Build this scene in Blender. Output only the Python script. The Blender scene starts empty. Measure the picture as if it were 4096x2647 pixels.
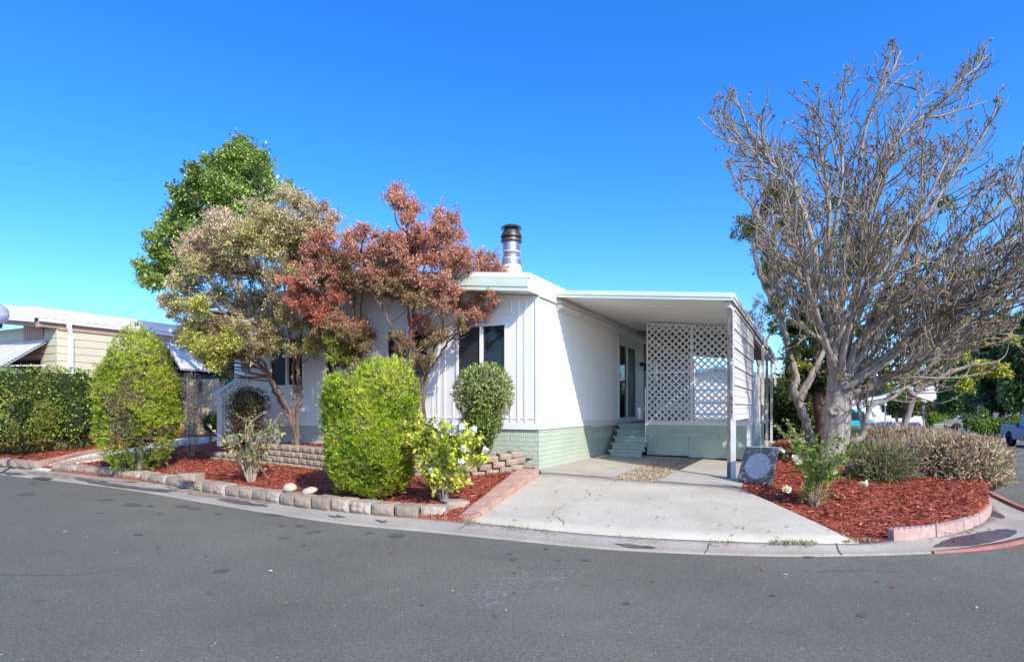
import bpy, math, random
import numpy as np
from mathutils import Vector, Matrix
random.seed(11)
rng = np.random.default_rng(11)
R = math.radians
scene = bpy.context.scene
COL = scene.collection

# ---------------------------------------------------------------- camera model (all measurements were taken on a 2383 px wide print)
F, CX, HY, CZ = 1419.0, 1191.5, 948.0, 1.12
def W(px, py, d):
    return Vector(((px-CX)/F*d, d, CZ+(HY-py)/F*d))
def G(px, py, z):
    d = (CZ-z)*F/(py-HY)
    return Vector(((px-CX)/F*d, d, z))
def GF(px, py, fn):
    z = fn(0, 9)
    for _ in range(12):
        p = G(px, py, z); z = .5*z+.5*fn(p.x, p.y)
    return Vector((p.x, p.y, fn(p.x, p.y)))
UX, UY = .439, .8985           # house side direction (away from the street)
HC = Vector((.48, 11.05, 0))   # front right corner of the home
HROT = math.atan2(-UX, UY)
def H(v, u, z=0):              # home-local -> world
    return Vector((HC.x+UY*v+UX*u, HC.y-UX*v+UY*u, z))
def toH(p):
    x, y = p.x-HC.x, p.y-HC.y
    return UY*x-UX*y, UX*x+UY*y
def s_front(sx):               # photo column -> distance left along the front wall
    k = (sx-2048)/2440
    return (HC.x-k*HC.y)/(UY+k*UX)
def u_side(sx, v=0.0):         # photo column -> distance back along a wall at v
    k = (sx-2048)/2440
    return (k*(HC.y-UX*v)-HC.x-UY*v)/(UX-k*UY)
def sst(a, b, x):
    t = min(1, max(0, (x-a)/(b-a))); return t*t*(3-2*t)
def z_road(x, y):
    return -.38-.82*sst(4, 55, .8*x+.6*y)
def n_bed(x, y): return (x+.65)*.52+(y-7.88)*.854
def z_bed(x, y):
    n = n_bed(x, y)
    return min(.36, -.25+(.085+.04*sst(-1.0, -3.2, x) if x > -3.2 else .125)*max(0, n))
def z_pad(x, y):
    v, u = toH(Vector((x, y, 0)))
    return -.025*max(0, min(4, v))
def z_rbed(x, y):
    v, u = toH(Vector((x, y, 0)))
    base = -.255+.078*max(0, min(3.2, u+1.9))
    return base-.02*max(0, v-5)-.055*(1-sst(4.6, 5.6, x))*(1-sst(-1.4, -.2, u))

# ---------------------------------------------------------------- materials
def new_mat(name):
    m = bpy.data.materials.new(name); m.use_nodes = True
    nt = m.node_tree; b = nt.nodes['Principled BSDF']
    return m, nt, b
def _coord(nt, scale=(1, 1, 1)):
    tc = nt.nodes.new('ShaderNodeTexCoord'); mp = nt.nodes.new('ShaderNodeMapping')
    mp.inputs['Scale'].default_value = scale
    nt.links.new(tc.outputs['Object'], mp.inputs['Vector'])
    return mp.outputs['Vector']
def _noise(nt, vec, scale, detail=4, rough=.55, dist=0):
    n = nt.nodes.new('ShaderNodeTexNoise')
    n.inputs['Scale'].default_value = scale; n.inputs['Detail'].default_value = detail
    n.inputs['Roughness'].default_value = rough; n.inputs['Distortion'].default_value = dist
    nt.links.new(vec, n.inputs['Vector']); return n.outputs['Fac']
def _ramp(nt, fac, stops):
    r = nt.nodes.new('ShaderNodeValToRGB'); e = r.color_ramp.elements
    while len(e) < len(stops): e.new(.5)
    for k, (p, c) in enumerate(stops):
        e[k].position = p; e[k].color = (c[0], c[1], c[2], 1) if hasattr(c, '__len__') else (c, c, c, 1)
    nt.links.new(fac, r.inputs['Fac']); return r.outputs['Color']
def _mix(nt, fac, a, b, mode='MIX'):
    m = nt.nodes.new('ShaderNodeMix'); m.data_type = 'RGBA'; m.blend_type = mode
    for sock, val in ((m.inputs[0], fac), (m.inputs[6], a), (m.inputs[7], b)):
        if hasattr(val, 'is_output'): nt.links.new(val, sock)
        elif hasattr(val, '__len__'): sock.default_value = (*val[:3], 1)
        else: sock.default_value = val
    return m.outputs[2]
def _bump(nt, b, h, strength, dist=.02):
    bp = nt.nodes.new('ShaderNodeBump'); bp.inputs['Strength'].default_value = strength
    bp.inputs['Distance'].default_value = dist
    nt.links.new(h, bp.inputs['Height']); nt.links.new(bp.outputs['Normal'], b.inputs['Normal'])
def paint(name, c, rough=.5, var=.06, scale=3, bump=.0, metal=0, spec=.5, dirt=None, dirt_amt=.5, stretch=(1, 1, 1)):
    m, nt, b = new_mat(name)
    vec = _coord(nt, stretch)
    f = _noise(nt, vec, scale, 5)
    lo = [max(0, x*(1-var)) for x in c]; hi = [min(1, x*(1+var)) for x in c]
    col = _ramp(nt, f, [(.3, lo), (.7, hi)])
    if dirt:
        g = _ramp(nt, _noise(nt, vec, scale*2.3, 8, .65), [(.5, 0), (.75, dirt_amt)])
        col = _mix(nt, g, col, dirt)
    nt.links.new(col, b.inputs['Base Color'])
    b.inputs['Roughness'].default_value = rough; b.inputs['Metallic'].default_value = metal
    b.inputs['Specular IOR Level'].default_value = spec
    if bump: _bump(nt, b, _noise(nt, vec, scale*12, 6, .6), bump, .01)
    return m
def leaf_mat(name, rough=.5, trans=.3, spec=.35):
    m, nt, b = new_mat(name)
    a = nt.nodes.new('ShaderNodeAttribute'); a.attribute_name = 'col'
    nt.links.new(a.outputs['Color'], b.inputs['Base Color'])
    b.inputs['Roughness'].default_value = rough; b.inputs['Specular IOR Level'].default_value = spec
    if trans:
        t = nt.nodes.new('ShaderNodeBsdfTranslucent'); mx = nt.nodes.new('ShaderNodeMixShader')
        hs = nt.nodes.new('ShaderNodeHueSaturation'); hs.inputs['Value'].default_value = 1.25
        nt.links.new(a.outputs['Color'], hs.inputs['Color']); nt.links.new(hs.outputs['Color'], t.inputs['Color'])
        mx.inputs[0].default_value = trans
        out = nt.nodes['Material Output']
        nt.links.new(b.outputs[0], mx.inputs[1]); nt.links.new(t.outputs[0], mx.inputs[2]); nt.links.new(mx.outputs[0], out.inputs['Surface'])
    return m
def asphalt_mat():
    m, nt, b = new_mat('asphalt')
    vec = _coord(nt)
    big = _noise(nt, vec, .35, 4, .6)
    base = _ramp(nt, big, [(.3, (.122, .115, .086)), (.7, (.172, .162, .122))])
    mid = _noise(nt, vec, 3.0, 6, .7)
    base = _mix(nt, _ramp(nt, mid, [(.5, 0), (.8, .35)]), base, (.075, .077, .082))
    # aggregate
    fine = _noise(nt, vec, 55, 3, .75)
    base = _mix(nt, .6, base, _ramp(nt, fine, [(.34, .22), (.5, .5), (.66, .80)]), 'OVERLAY')
    grit = _noise(nt, vec, 24, 4, .8)
    base = _mix(nt, .35, base, _ramp(nt, grit, [(.36, .3), (.5, .5), (.64, .72)]), 'OVERLAY')
    vo = nt.nodes.new('ShaderNodeTexVoronoi'); vo.inputs['Scale'].default_value = 14
    nt.links.new(vec, vo.inputs['Vector'])
    ds = _ramp(nt, vo.outputs['Distance'], [(.09, .8), (.13, 0)])
    rare = _ramp(nt, _noise(nt, vec, 5.3, 2), [(.55, 0), (.62, 1)])
    base = _mix(nt, _mix(nt, 1.0, ds, rare, 'MULTIPLY'), base, (.5, .5, .48))
    vo2 = nt.nodes.new('ShaderNodeTexVoronoi'); vo2.inputs['Scale'].default_value = 1.15; vo2.inputs['Randomness'].default_value = 1
    sv = _coord(nt, (1, 1.0, 1)); nt.links.new(sv, vo2.inputs['Vector'])
    od = nt.nodes.new('ShaderNodeMath'); od.operation = 'ADD'
    nt.links.new(vo2.outputs['Distance'], od.inputs[0])
    sc = nt.nodes.new('ShaderNodeMath'); sc.operation = 'MULTIPLY'; sc.inputs[1].default_value = .14
    nt.links.new(_noise(nt, vec, 9, 4), sc.inputs[0]); nt.links.new(sc.outputs[0], od.inputs[1])
    spots = _ramp(nt, od.outputs[0], [(.13, .55), (.17, 0)])
    base = _mix(nt, spots, base, (.035, .036, .04))
    # pale tyre scuffs, drawn out along the way cars turn
    mp = nt.nodes.new('ShaderNodeMapping'); mp.inputs['Rotation'].default_value = (0, 0, R(-35)); mp.inputs['Scale'].default_value = (1.2, 9, 1)
    tc = nt.nodes.new('ShaderNodeTexCoord'); nt.links.new(tc.outputs['Object'], mp.inputs['Vector'])
    sc2 = _noise(nt, mp.outputs[0], 1.6, 6, .75)
    zone = _ramp(nt, _noise(nt, vec, .32, 2), [(.53, 0), (.63, 1)])
    base = _mix(nt, _mix(nt, 1., _ramp(nt, sc2, [(.58, 0), (.72, .55)]), zone, 'MULTIPLY'), base, (.36, .36, .37))
    nt.links.new(base, b.inputs['Base Color'])
    b.inputs['Roughness'].default_value = .85; b.inputs['Specular IOR Level'].default_value = .25
    _bump(nt, b, _noise(nt, vec, 75, 3, .8), .55, .012)
    return m
def concrete_mat(name, c1, c2, stain, dark=(.13, .12, .11), bump=.25):
    m, nt, b = new_mat(name)
    vec = _coord(nt)
    col = _ramp(nt, _noise(nt, vec, 1.1, 8, .62), [(.3, c1), (.7, c2)])
    col = _mix(nt, _ramp(nt, _noise(nt, _coord(nt, (1, 1, 1)), .55, 5, .6, 1.0), [(.5, 0), (.72, .75)]), col, stain)
    col = _mix(nt, _ramp(nt, _noise(nt, vec, 7, 8, .75), [(.56, 0), (.8, .5)]), col, dark)
    fine = _noise(nt, vec, 60, 4, .8)
    col = _mix(nt, .55, col, _ramp(nt, fine, [(.35, .3), (.65, .7)]), 'OVERLAY')
    nt.links.new(col, b.inputs['Base Color']); b.inputs['Roughness'].default_value = .9
    b.inputs['Specular IOR Level'].default_value = .2
    _bump(nt, b, _noise(nt, vec, 45, 5, .75), bump, .01)
    return m
def embossed_mat():
    m, nt, b = new_mat('green_embossed_skirting')
    tc = nt.nodes.new('ShaderNodeTexCoord'); vec = tc.outputs['Object']
    sx = nt.nodes.new('ShaderNodeSeparateXYZ'); nt.links.new(vec, sx.inputs[0])
    ad = nt.nodes.new('ShaderNodeMath'); ad.operation = 'ADD'
    nt.links.new(sx.outputs[0], ad.inputs[0]); nt.links.new(sx.outputs[1], ad.inputs[1])
    cb = nt.nodes.new('ShaderNodeCombineXYZ'); nt.links.new(ad.outputs[0], cb.inputs[0]); nt.links.new(sx.outputs[2], cb.inputs[1])
    nz = nt.nodes.new('ShaderNodeTexNoise'); nz.inputs['Scale'].default_value = 9; nt.links.new(cb.outputs[0], nz.inputs['Vector'])
    wv = nt.nodes.new('ShaderNodeVectorMath'); wv.operation = 'MULTIPLY_ADD'
    nt.links.new(nz.outputs['Color'], wv.inputs[0]); wv.inputs[1].default_value = (.05, .05, 0); nt.links.new(cb.outputs[0], wv.inputs[2])
    br = nt.nodes.new('ShaderNodeTexBrick'); br.inputs['Scale'].default_value = 1
    br.inputs['Brick Width'].default_value = .27; br.inputs['Row Height'].default_value = .085
    br.inputs['Mortar Size'].default_value = .011; br.inputs['Mortar Smooth'].default_value = .6
    br.squash = .62; br.squash_frequency = 3; br.offset = .37
    nt.links.new(wv.outputs[0], br.inputs['Vector'])
    f2 = _noise(nt, cb.outputs[0], 30, 5, .7)
    hm = nt.nodes.new('ShaderNodeMath'); hm.operation = 'MULTIPLY_ADD'
    nt.links.new(br.outputs['Fac'], hm.inputs[0]); hm.inputs[1].default_value = -.8; nt.links.new(f2, hm.inputs[2])
    col = _ramp(nt, _noise(nt, vec, 1.6, 6), [(.3, (.40, .465, .365)), (.7, (.47, .53, .425))])
    col = _mix(nt, _ramp(nt, f2, [(.55, 0), (.85, .3)]), col, (.60, .64, .58))
    nt.links.new(col, b.inputs['Base Color']); b.inputs['Roughness'].default_value = .7
    _bump(nt, b, hm.outputs[0], .7, .02)
    return m
def glass_mat(name, c=(.012, .014, .016), rough=.03, spec=.5):
    m, nt, b = new_mat(name)
    vec = _coord(nt)
    nt.links.new(_ramp(nt, _noise(nt, vec, 2, 3), [(.3, [x*.7 for x in c]), (.7, [x*1.4 for x in c])]), b.inputs['Base Color'])
    b.inputs['Roughness'].default_value = rough; b.inputs['Specular IOR Level'].default_value = spec
    return m
def bark_mat(name, c1, c2, scale=14, bump=.6, stretch=(1, 1, .25), isl=False):
    m, nt, b = new_mat(name)
    vec = _coord(nt, stretch)
    f = _noise(nt, vec, scale, 8, .65)
    col = _ramp(nt, f, [(.3, c1), (.65, c2)])
    if isl:
        ge = nt.nodes.new('ShaderNodeNewGeometry'); col = _mix(nt, 1.0, col, _ramp(nt, ge.outputs['Random Per Island'], [(0, (.38, .36, .34)), (.5, (.85, .82, .78)), (1, (1., .97, .92))]), 'MULTIPLY')
    nt.links.new(col, b.inputs['Base Color']); b.inputs['Roughness'].default_value = .9; b.inputs['Specular IOR Level'].default_value = .15
    _bump(nt, b, f, bump, .03)
    return m
def chip_mat(name, cols, scale=30):
    m, nt, b = new_mat(name)
    vec = _coord(nt)
    vo = nt.nodes.new('ShaderNodeTexVoronoi'); vo.inputs['Scale'].default_value = scale
    mp = _coord(nt, (1, 2.2, 1)); nt.links.new(mp, vo.inputs['Vector'])
    sp = nt.nodes.new('ShaderNodeSeparateColor'); nt.links.new(vo.outputs['Color'], sp.inputs[0])
    n = len(cols)
    col = _ramp(nt, sp.outputs[0], [((k+.5)/n, c) for k, c in enumerate(cols)])
    col = _mix(nt, .5, col, _ramp(nt, _noise(nt, vec, 50, 4, .7), [(.35, .35), (.65, .65)]), 'OVERLAY')
    nt.links.new(col, b.inputs['Base Color']); b.inputs['Roughness'].default_value = .9; b.inputs['Specular IOR Level'].default_value = .2
    _bump(nt, b, vo.outputs['Distance'], 1., .03)
    return m

M = {}
M['asphalt'] = asphalt_mat()
M['gutter'] = concrete_mat('gutter_concrete', (.28, .25, .20), (.38, .345, .285), (.29, .22, .16), (.13, .105, .085))
M['drive'] = concrete_mat('driveway_concrete', (.40, .365, .28), (.53, .49, .39), (.41, .345, .24), (.24, .21, .18))
M['slab'] = concrete_mat('carport_slab_concrete', (.35, .32, .265), (.47, .435, .37), (.33, .275, .205), (.17, .16, .15))
M['path'] = concrete_mat('pale_path_concrete', (.52, .56, .48), (.64, .67, .58), (.46, .50, .42))
M['terrain'] = paint('dry_soil', (.16, .13, .09), .95, .3, .4, .4)
M['verge'] = paint('verge_soil', (.22, .17, .12), .95, .25, .5, .4)
MUL = [(.33, .075, .040), (.43, .110, .062), (.20, .046, .027), (.52, .155, .092), (.37, .088, .050)]
M['mulch'] = chip_mat('red_bark_mulch', MUL, 26)
M['gravel'] = chip_mat('tan_gravel', [(.34, .26, .16), (.48, .38, .25), (.56, .46, .32), (.30, .23, .15)], 45)
M['redkerb'] = concrete_mat('red_painted_kerb', (.28, .105, .085), (.38, .16, .13), (.36, .29, .26), (.14, .08, .07))
M['white'] = paint('white_paint', (.745, .74, .715), .45, .02, 1.5, .03, dirt=(.62, .60, .55), dirt_amt=.22)
M['white_dirty'] = paint('weathered_white_paint', (.62, .61, .575), .6, .08, 2, .1, dirt=(.34, .32, .29), dirt_amt=.55)
M['lattice'] = paint('lattice_white', (.74, .74, .73), .55, .05, 6)
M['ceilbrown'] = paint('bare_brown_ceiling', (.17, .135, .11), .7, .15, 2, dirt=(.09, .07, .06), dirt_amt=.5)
M['soffit'] = paint('carport_ceiling_white', (.80, .79, .76), .5, .06, 1.2, dirt=(.45, .43, .38), dirt_amt=.35, stretch=(.15, 3, 1))
M['roofwhite'] = paint('white_roof_coating', (.82, .82, .82), .5, .02, 2)
M['sage'] = paint('sage_trim', (.56, .64, .53), .5, .04, 2)
M['sage_dark'] = paint('sage_deck_paint', (.40, .47, .355), .6, .10, 2.5, .15, dirt=(.20, .25, .20), dirt_amt=.4)
M['sage_step'] = paint('sage_step_paint', (.38, .47, .39), .55, .10, 2.5, .1, dirt=(.16, .18, .16), dirt_amt=.5)
M['emboss'] = embossed_mat()
M['glass'] = glass_mat('window_glass')
M['screen'] = glass_mat('dark_insect_screen', (.028, .029, .031), .35, .3)
M['bluescreen'] = glass_mat('door_screen', (.02, .02, .02), .4, .25)
M['steel'] = paint('galvanised_steel', (.42, .43, .44), .38, .25, 6, .1, metal=.85, dirt=(.7, .7, .7), dirt_amt=.6)
M['darksteel'] = paint('sooty_flue_steel', (.075, .065, .055), .45, .4, 5, .1, metal=.5)
M['black'] = paint('black_paint', (.02, .02, .02), .5, .1)
M['blackwood'] = paint('weathered_dark_wood', (.10, .085, .07), .85, .4, 4, .5, dirt=(.5, .48, .45), dirt_amt=.6, stretch=(6, 6, .6))
M['block'] = paint('tan_concrete_block', (.34, .265, .19), .95, .16, 4, .9, dirt=(.25, .20, .16), dirt_amt=.5)
M['block2'] = paint('grey_brown_concrete_block', (.28, .225, .17), .95, .18, 4, .9, dirt=(.18, .15, .13), dirt_amt=.5)
M['blockw'] = paint('lime_stained_block', (.36, .285, .21), .95, .16, 4, .9, dirt=(.70, .67, .61), dirt_amt=.75)
M['paver'] = paint('faded_red_paver', (.42, .25, .18), .9, .16, 3, .4, dirt=(.50, .40, .31), dirt_amt=.7)
M['scallop'] = paint('pink_scalloped_edging', (.43, .29, .25), .95, .15, 5, .7, dirt=(.52, .43, .38), dirt_amt=.8)
M['stone'] = paint('river_stone', (.45, .38, .30), .8, .15, 9, .3, dirt=(.3, .25, .2), dirt_amt=.4)
M['tan'] = paint('tan_siding', (.53, .50, .36), .6, .03, 1)
M['tanfence'] = paint('tan_fence_mesh', (.66, .55, .37), .85, .08, 3, .2)
M['brown'] = paint('brown_trim', (.42, .28, .21), .6, .08, 2)
M['awning'] = paint('white_awning_slat', (.76, .77, .78), .4, .03, 2)
M['awngap'] = paint('slat_shadow_grey', (.30, .31, .32), .6, .1)  # dark tone painted in for the shadows between awning slats
M['chrome'] = paint('chrome', (.7, .7, .72), .15, .05, 3, metal=1)
M['rubber'] = paint('tyre_rubber', (.02, .02, .02), .85, .2)
M['tail'] = paint('red_lamp_lens', (.45, .02, .03), .2, .1)
M['barkgrey'] = bark_mat('pale_grey_bark', (.13, .112, .095), (.41, .36, .305), 13, 1.0)
M['barkdark'] = bark_mat('dark_grey_bark', (.14, .115, .10), (.28, .24, .21), 12)
M['barkred'] = bark_mat('brown_smooth_bark', (.085, .055, .042), (.21, .15, .115), 8, .4)
M['twig'] = bark_mat('grey_twigs', (.20, .165, .125), (.42, .36, .29), 20, .3, isl=True)
M['twigdry'] = bark_mat('dry_twigs', (.25, .19, .14), (.44, .36, .28), 20, .3)
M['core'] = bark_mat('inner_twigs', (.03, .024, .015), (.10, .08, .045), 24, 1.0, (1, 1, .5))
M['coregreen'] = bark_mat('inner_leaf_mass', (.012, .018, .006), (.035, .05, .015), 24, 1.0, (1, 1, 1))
M['leaf'] = leaf_mat('leaf_matte', .55, .3, .3)
M['leafgloss'] = leaf_mat('leaf_glossy', .35, .22, .45)
M['needle'] = leaf_mat('needle_spray', .65, .28, .2)
M['dry'] = leaf_mat('dry_leaf', .8, .15, .1)
M['chips'] = leaf_mat('mulch_chip', .85, 0, .2)
M['petal'] = leaf_mat('petal', .6, .35, .2)

# ---------------------------------------------------------------- mesh builders
def tag(o, label=None, cat=None, group=None, kind=None):
    if label: o['label'] = label
    if cat: o['category'] = cat
    if group: o['group'] = group
    if kind: o['kind'] = kind
    return o
def empty(name, loc=(0, 0, 0), rz=0, label=None, cat=None, group=None):
    o = bpy.data.objects.new(name, None); COL.objects.link(o)
    o.location = loc; o.rotation_euler = (0, 0, rz); o.empty_display_size = .2
    return tag(o, label, cat, group)
class MB:
    def __init__(s): s.v = []; s.f = []
    def add(s, vs, fs):
        n = len(s.v); s.v += [tuple(p) for p in vs]; s.f += [tuple(i+n for i in q) for q in fs]; return s
    def box(s, x0, y0, z0, x1, y1, z1):
        return s.hexa([(x0, y0, z0), (x1, y0, z0), (x1, y1, z0), (x0, y1, z0), (x0, y0, z1), (x1, y0, z1), (x1, y1, z1), (x0, y1, z1)])
    def hexa(s, p):
        return s.add(p, [(3, 2, 1, 0), (4, 5, 6, 7), (0, 1, 5, 4), (1, 2, 6, 5), (2, 3, 7, 6), (3, 0, 4, 7)])
    def beam(s, a, b, w, h, up=(0, 0, 1)):
        a = Vector(a); b = Vector(b); t = (b-a).normalized(); sd = t.cross(Vector(up))
        if sd.length < 1e-4: sd = Vector((1, 0, 0))
        sd.normalize(); n = sd.cross(t).normalized()
        q = []
        for c in (a, b):
            q += [c-sd*w/2-n*h/2, c+sd*w/2-n*h/2, c+sd*w/2+n*h/2, c-sd*w/2+n*h/2]
        return s.add(q, [(3, 2, 1, 0), (4, 5, 6, 7), (0, 1, 5, 4), (1, 2, 6, 5), (2, 3, 7, 6), (3, 0, 4, 7)])
    def lathe(s, prof, c=(0, 0, 0), n=24):
        c = Vector(c); k = len(prof); vs = []
        for i in range(n):
            a = 2*math.pi*i/n
            vs += [c+Vector((r*math.cos(a), r*math.sin(a), z)) for r, z in prof]
        fs = [(i*k+j, ((i+1) % n)*k+j, ((i+1) % n)*k+j+1, i*k+j+1) for i in range(n) for j in range(k-1)]
        return s.add(vs, fs)
    def prism(s, poly, z0, z1):
        n = len(poly)
        z = (lambda q, zz: zz(q[0], q[1]) if callable(zz) else zz)
        vs = [(q[0], q[1], z(q, z0)) for q in poly]+[(q[0], q[1], z(q, z1)) for q in poly]
        return s.add(vs, [tuple(range(n))[::-1], tuple(range(n, 2*n))]+[(i, (i+1) % n, n+(i+1) % n, n+i) for i in range(n)])
    def tube(s, pts, rad, n=8):
        P, Q = tubes([np.array([tuple(p) for p in pts], float)], [np.array(rad if hasattr(rad, '__len__') else [rad]*len(pts), float)], n)
        return s.add(P.tolist(), Q.tolist())
    def extr_y(s, poly, y0, y1):      # polygon in xz, extruded along y
        n = len(poly)
        vs = [(x, y0, z) for x, z in poly]+[(x, y1, z) for x, z in poly]
        return s.add(vs, [tuple(range(n)), tuple(range(n, 2*n))[::-1]]+[(i, n+i, n+(i+1) % n, (i+1) % n) for i in range(n)])
    def build(s, name, m, parent=None, bevel=0, smooth=False):
        me = bpy.data.meshes.new(name); me.from_pydata(s.v, [], s.f); me.update()
        o = bpy.data.objects.new(name, me); COL.objects.link(o); me.materials.append(m)
        if parent: o.parent = parent
        if smooth:
            me.polygons.foreach_set('use_smooth', [True]*len(me.polygons))
            try: me.set_sharp_from_angle(angle=R(40))
            except Exception: pass
        if bevel:
            b = o.modifiers.new('bevel', 'BEVEL'); b.width = bevel; b.segments = 2; b.limit_method = 'ANGLE'
        return o
def np_obj(name, V, Q, m, col=None, parent=None, smooth=False):
    V = np.asarray(V, np.float32); Q = np.asarray(Q, np.int32)
    me = bpy.data.meshes.new(name); k = Q.shape[1]
    me.vertices.add(len(V)); me.vertices.foreach_set('co', V.ravel())
    me.loops.add(Q.size); me.loops.foreach_set('vertex_index', Q.ravel())
    me.polygons.add(len(Q)); me.polygons.foreach_set('loop_start', np.arange(0, Q.size, k, dtype=np.int32))
    try: me.polygons.foreach_set('loop_total', np.full(len(Q), k, np.int32))
    except Exception: pass
    if smooth: me.polygons.foreach_set('use_smooth', np.ones(len(Q), bool))
    me.update(calc_edges=True)
    if col is not None:
        a = me.color_attributes.new('col', 'FLOAT_COLOR', 'POINT')
        c4 = np.ones((len(V), 4), np.float32); c4[:, :3] = col
        a.data.foreach_set('color', c4.ravel())
    me.materials.append(m)
    o = bpy.data.objects.new(name, me); COL.objects.link(o)
    if parent: o.parent = parent
    return o
def nrm(a): return a/np.maximum(np.linalg.norm(a, axis=-1, keepdims=True), 1e-9)
def tubes(lines, rads, n=5):
    VS = []; QS = []; off = 0
    ang = np.arange(n)*2*np.pi/n; ca, sa = np.cos(ang), np.sin(ang)
    for P, r in zip(lines, rads):
        k = len(P); T = nrm(np.gradient(P, axis=0))
        m = np.abs(T.mean(0)); ref = np.zeros(3); ref[np.argmin(m)] = 1
        A = nrm(np.cross(T, ref)); B = np.cross(T, A)
        V = P[:, None, :]+r[:, None, None]*(A[:, None, :]*ca[None, :, None]+B[:, None, :]*sa[None, :, None])
        VS.append(V.reshape(-1, 3))
        i = np.arange(k-1)[:, None]*n; j = np.arange(n)[None, :]; j2 = (j+1) % n
        q = np.stack([i+j, i+j2, i+n+j2, i+n+j], -1).reshape(-1, 4)
        QS.append(q+off); off += k*n
    return np.concatenate(VS), np.concatenate(QS)
def catmull(pts, per=5):
    P = np.array([tuple(p) for p in pts], float)
    if len(P) < 3: return np.array([P[0]+(P[-1]-P[0])*t for t in np.linspace(0, 1, per+1)])
    P = np.vstack([2*P[0]-P[1], P, 2*P[-1]-P[-2]]); out = []
    for i in range(1, len(P)-2):
        for t in np.linspace(0, 1, per, endpoint=False):
            a, b, c, d = P[i-1:i+3]
            out.append(.5*((2*b)+(-a+c)*t+(2*a-5*b+4*c-d)*t*t+(-a+3*b-3*c+d)*t**3))
    out.append(P[-2]); return np.array(out)
_nw = rng.normal(size=(8, 3)); _nph = rng.uniform(0, 6.28, 8)
def snoise(P, f):
    return np.sin((P*f)@_nw.T+_nph).mean(-1)*1.8
def rdir(n): return nrm(rng.normal(size=(n, 3)))
def leaves(P, D, N, L, Wd):
    n = len(P); D = nrm(D); S = nrm(np.cross(D, N)); N2 = np.cross(S, D)
    L = np.broadcast_to(L, (n,))[:, None]; Wd = np.broadcast_to(Wd, (n,))[:, None]
    a = P; b = P+D*L*.45+S*Wd*.5+N2*Wd*.12; c = P+D*L-N2*L*.12; d = P+D*L*.45-S*Wd*.5+N2*Wd*.12
    V = np.stack([a, b, c, d], 1).reshape(-1, 3)
    return V, np.arange(4*n, dtype=np.int32).reshape(-1, 4)
def pick(pal, n, jit=.18, field=None):
    pal = np.array(pal, float)
    if field is None: i = rng.integers(0, len(pal), n)
    else: i = np.clip((field*.5+.5+rng.normal(0, .22, n))*len(pal), 0, len(pal)-1).astype(int)
    return np.clip(pal[i]*(1+rng.normal(0, jit, (n, 1)))*(1+rng.normal(0, .05, (n, 3))), .002, 1)
def leaf_obj(name, P, D, N, L, Wd, col, m, parent=None):
    V, Q = leaves(P, D, N, L, Wd)
    return np_obj(name, V, Q, m, np.repeat(col, 4, 0), parent)
def in_poly(P, poly):
    poly = np.array([(q[0], q[1]) for q in poly]); x, y = P[:, 0], P[:, 1]
    r = np.zeros(len(P), bool); j = len(poly)-1
    for i in range(len(poly)):
        xi, yi = poly[i]; xj, yj = poly[j]
        c = ((yi > y) != (yj > y)) & (x < (xj-xi)*(y-yi)/(yj-yi+1e-12)+xi)
        r ^= c; j = i
    return r
def shell(n, c, r, p=2., thick=.3, bump=.1, freq=2.2):
    d = rdir(n); r = np.array(r, float); c = np.array(c, float)
    t = (np.abs(d/r)**p).sum(1)**(-1/p)
    base = d*t[:, None]
    k = (1-thick*rng.uniform(0, 1, n)**1.6)*(1+bump*snoise(base+c, freq))
    N = nrm(np.sign(d)*np.abs(base/r)**(p-1)/r)
    return c+base*k[:, None], N
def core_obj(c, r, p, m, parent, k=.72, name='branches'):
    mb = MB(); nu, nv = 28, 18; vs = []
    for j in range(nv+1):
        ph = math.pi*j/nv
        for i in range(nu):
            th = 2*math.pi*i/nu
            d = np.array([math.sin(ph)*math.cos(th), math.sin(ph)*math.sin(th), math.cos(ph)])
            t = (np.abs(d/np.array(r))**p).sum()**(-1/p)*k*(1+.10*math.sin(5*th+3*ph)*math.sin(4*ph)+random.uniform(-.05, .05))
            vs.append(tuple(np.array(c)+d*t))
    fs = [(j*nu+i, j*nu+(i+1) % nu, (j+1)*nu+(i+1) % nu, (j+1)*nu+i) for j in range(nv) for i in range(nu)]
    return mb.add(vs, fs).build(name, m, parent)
ORD = ('first second third fourth fifth sixth seventh eighth ninth tenth eleventh twelfth thirteenth fourteenth fifteenth sixteenth seventeenth eighteenth nineteenth twentieth').split()
def ordinal(n):
    if n < 20: return ORD[n]
    if n == 29: return 'thirtieth'
    if n == 39: return 'fortieth'
    return ('twenty-', 'thirty-', 'forty-')[(n+1)//10-2]+ORD[(n+1) % 10-1]
# ================================================================= GROUND
def grid_sheet(name, x0, x1, y0, y1, step, zf, m, kind='structure'):
    xs = np.arange(x0, x1+step*.5, step); ys = np.arange(y0, y1+step*.5, step)
    V = [(x, y, zf(x, y)) for y in ys for x in xs]; nx = len(xs)
    Q = [(j*nx+i, j*nx+i+1, (j+1)*nx+i+1, (j+1)*nx+i) for j in range(len(ys)-1) for i in range(nx-1)]
    return tag(np_obj(name, V, Q, m, smooth=True), kind=kind)
grid_sheet('ground', -420, 420, -60, 700, 20, lambda x, y: -1.6, M['terrain'])
grid_sheet('road', -60, 90, -14, 110, 1.0, z_road, M['asphalt'])

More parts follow.
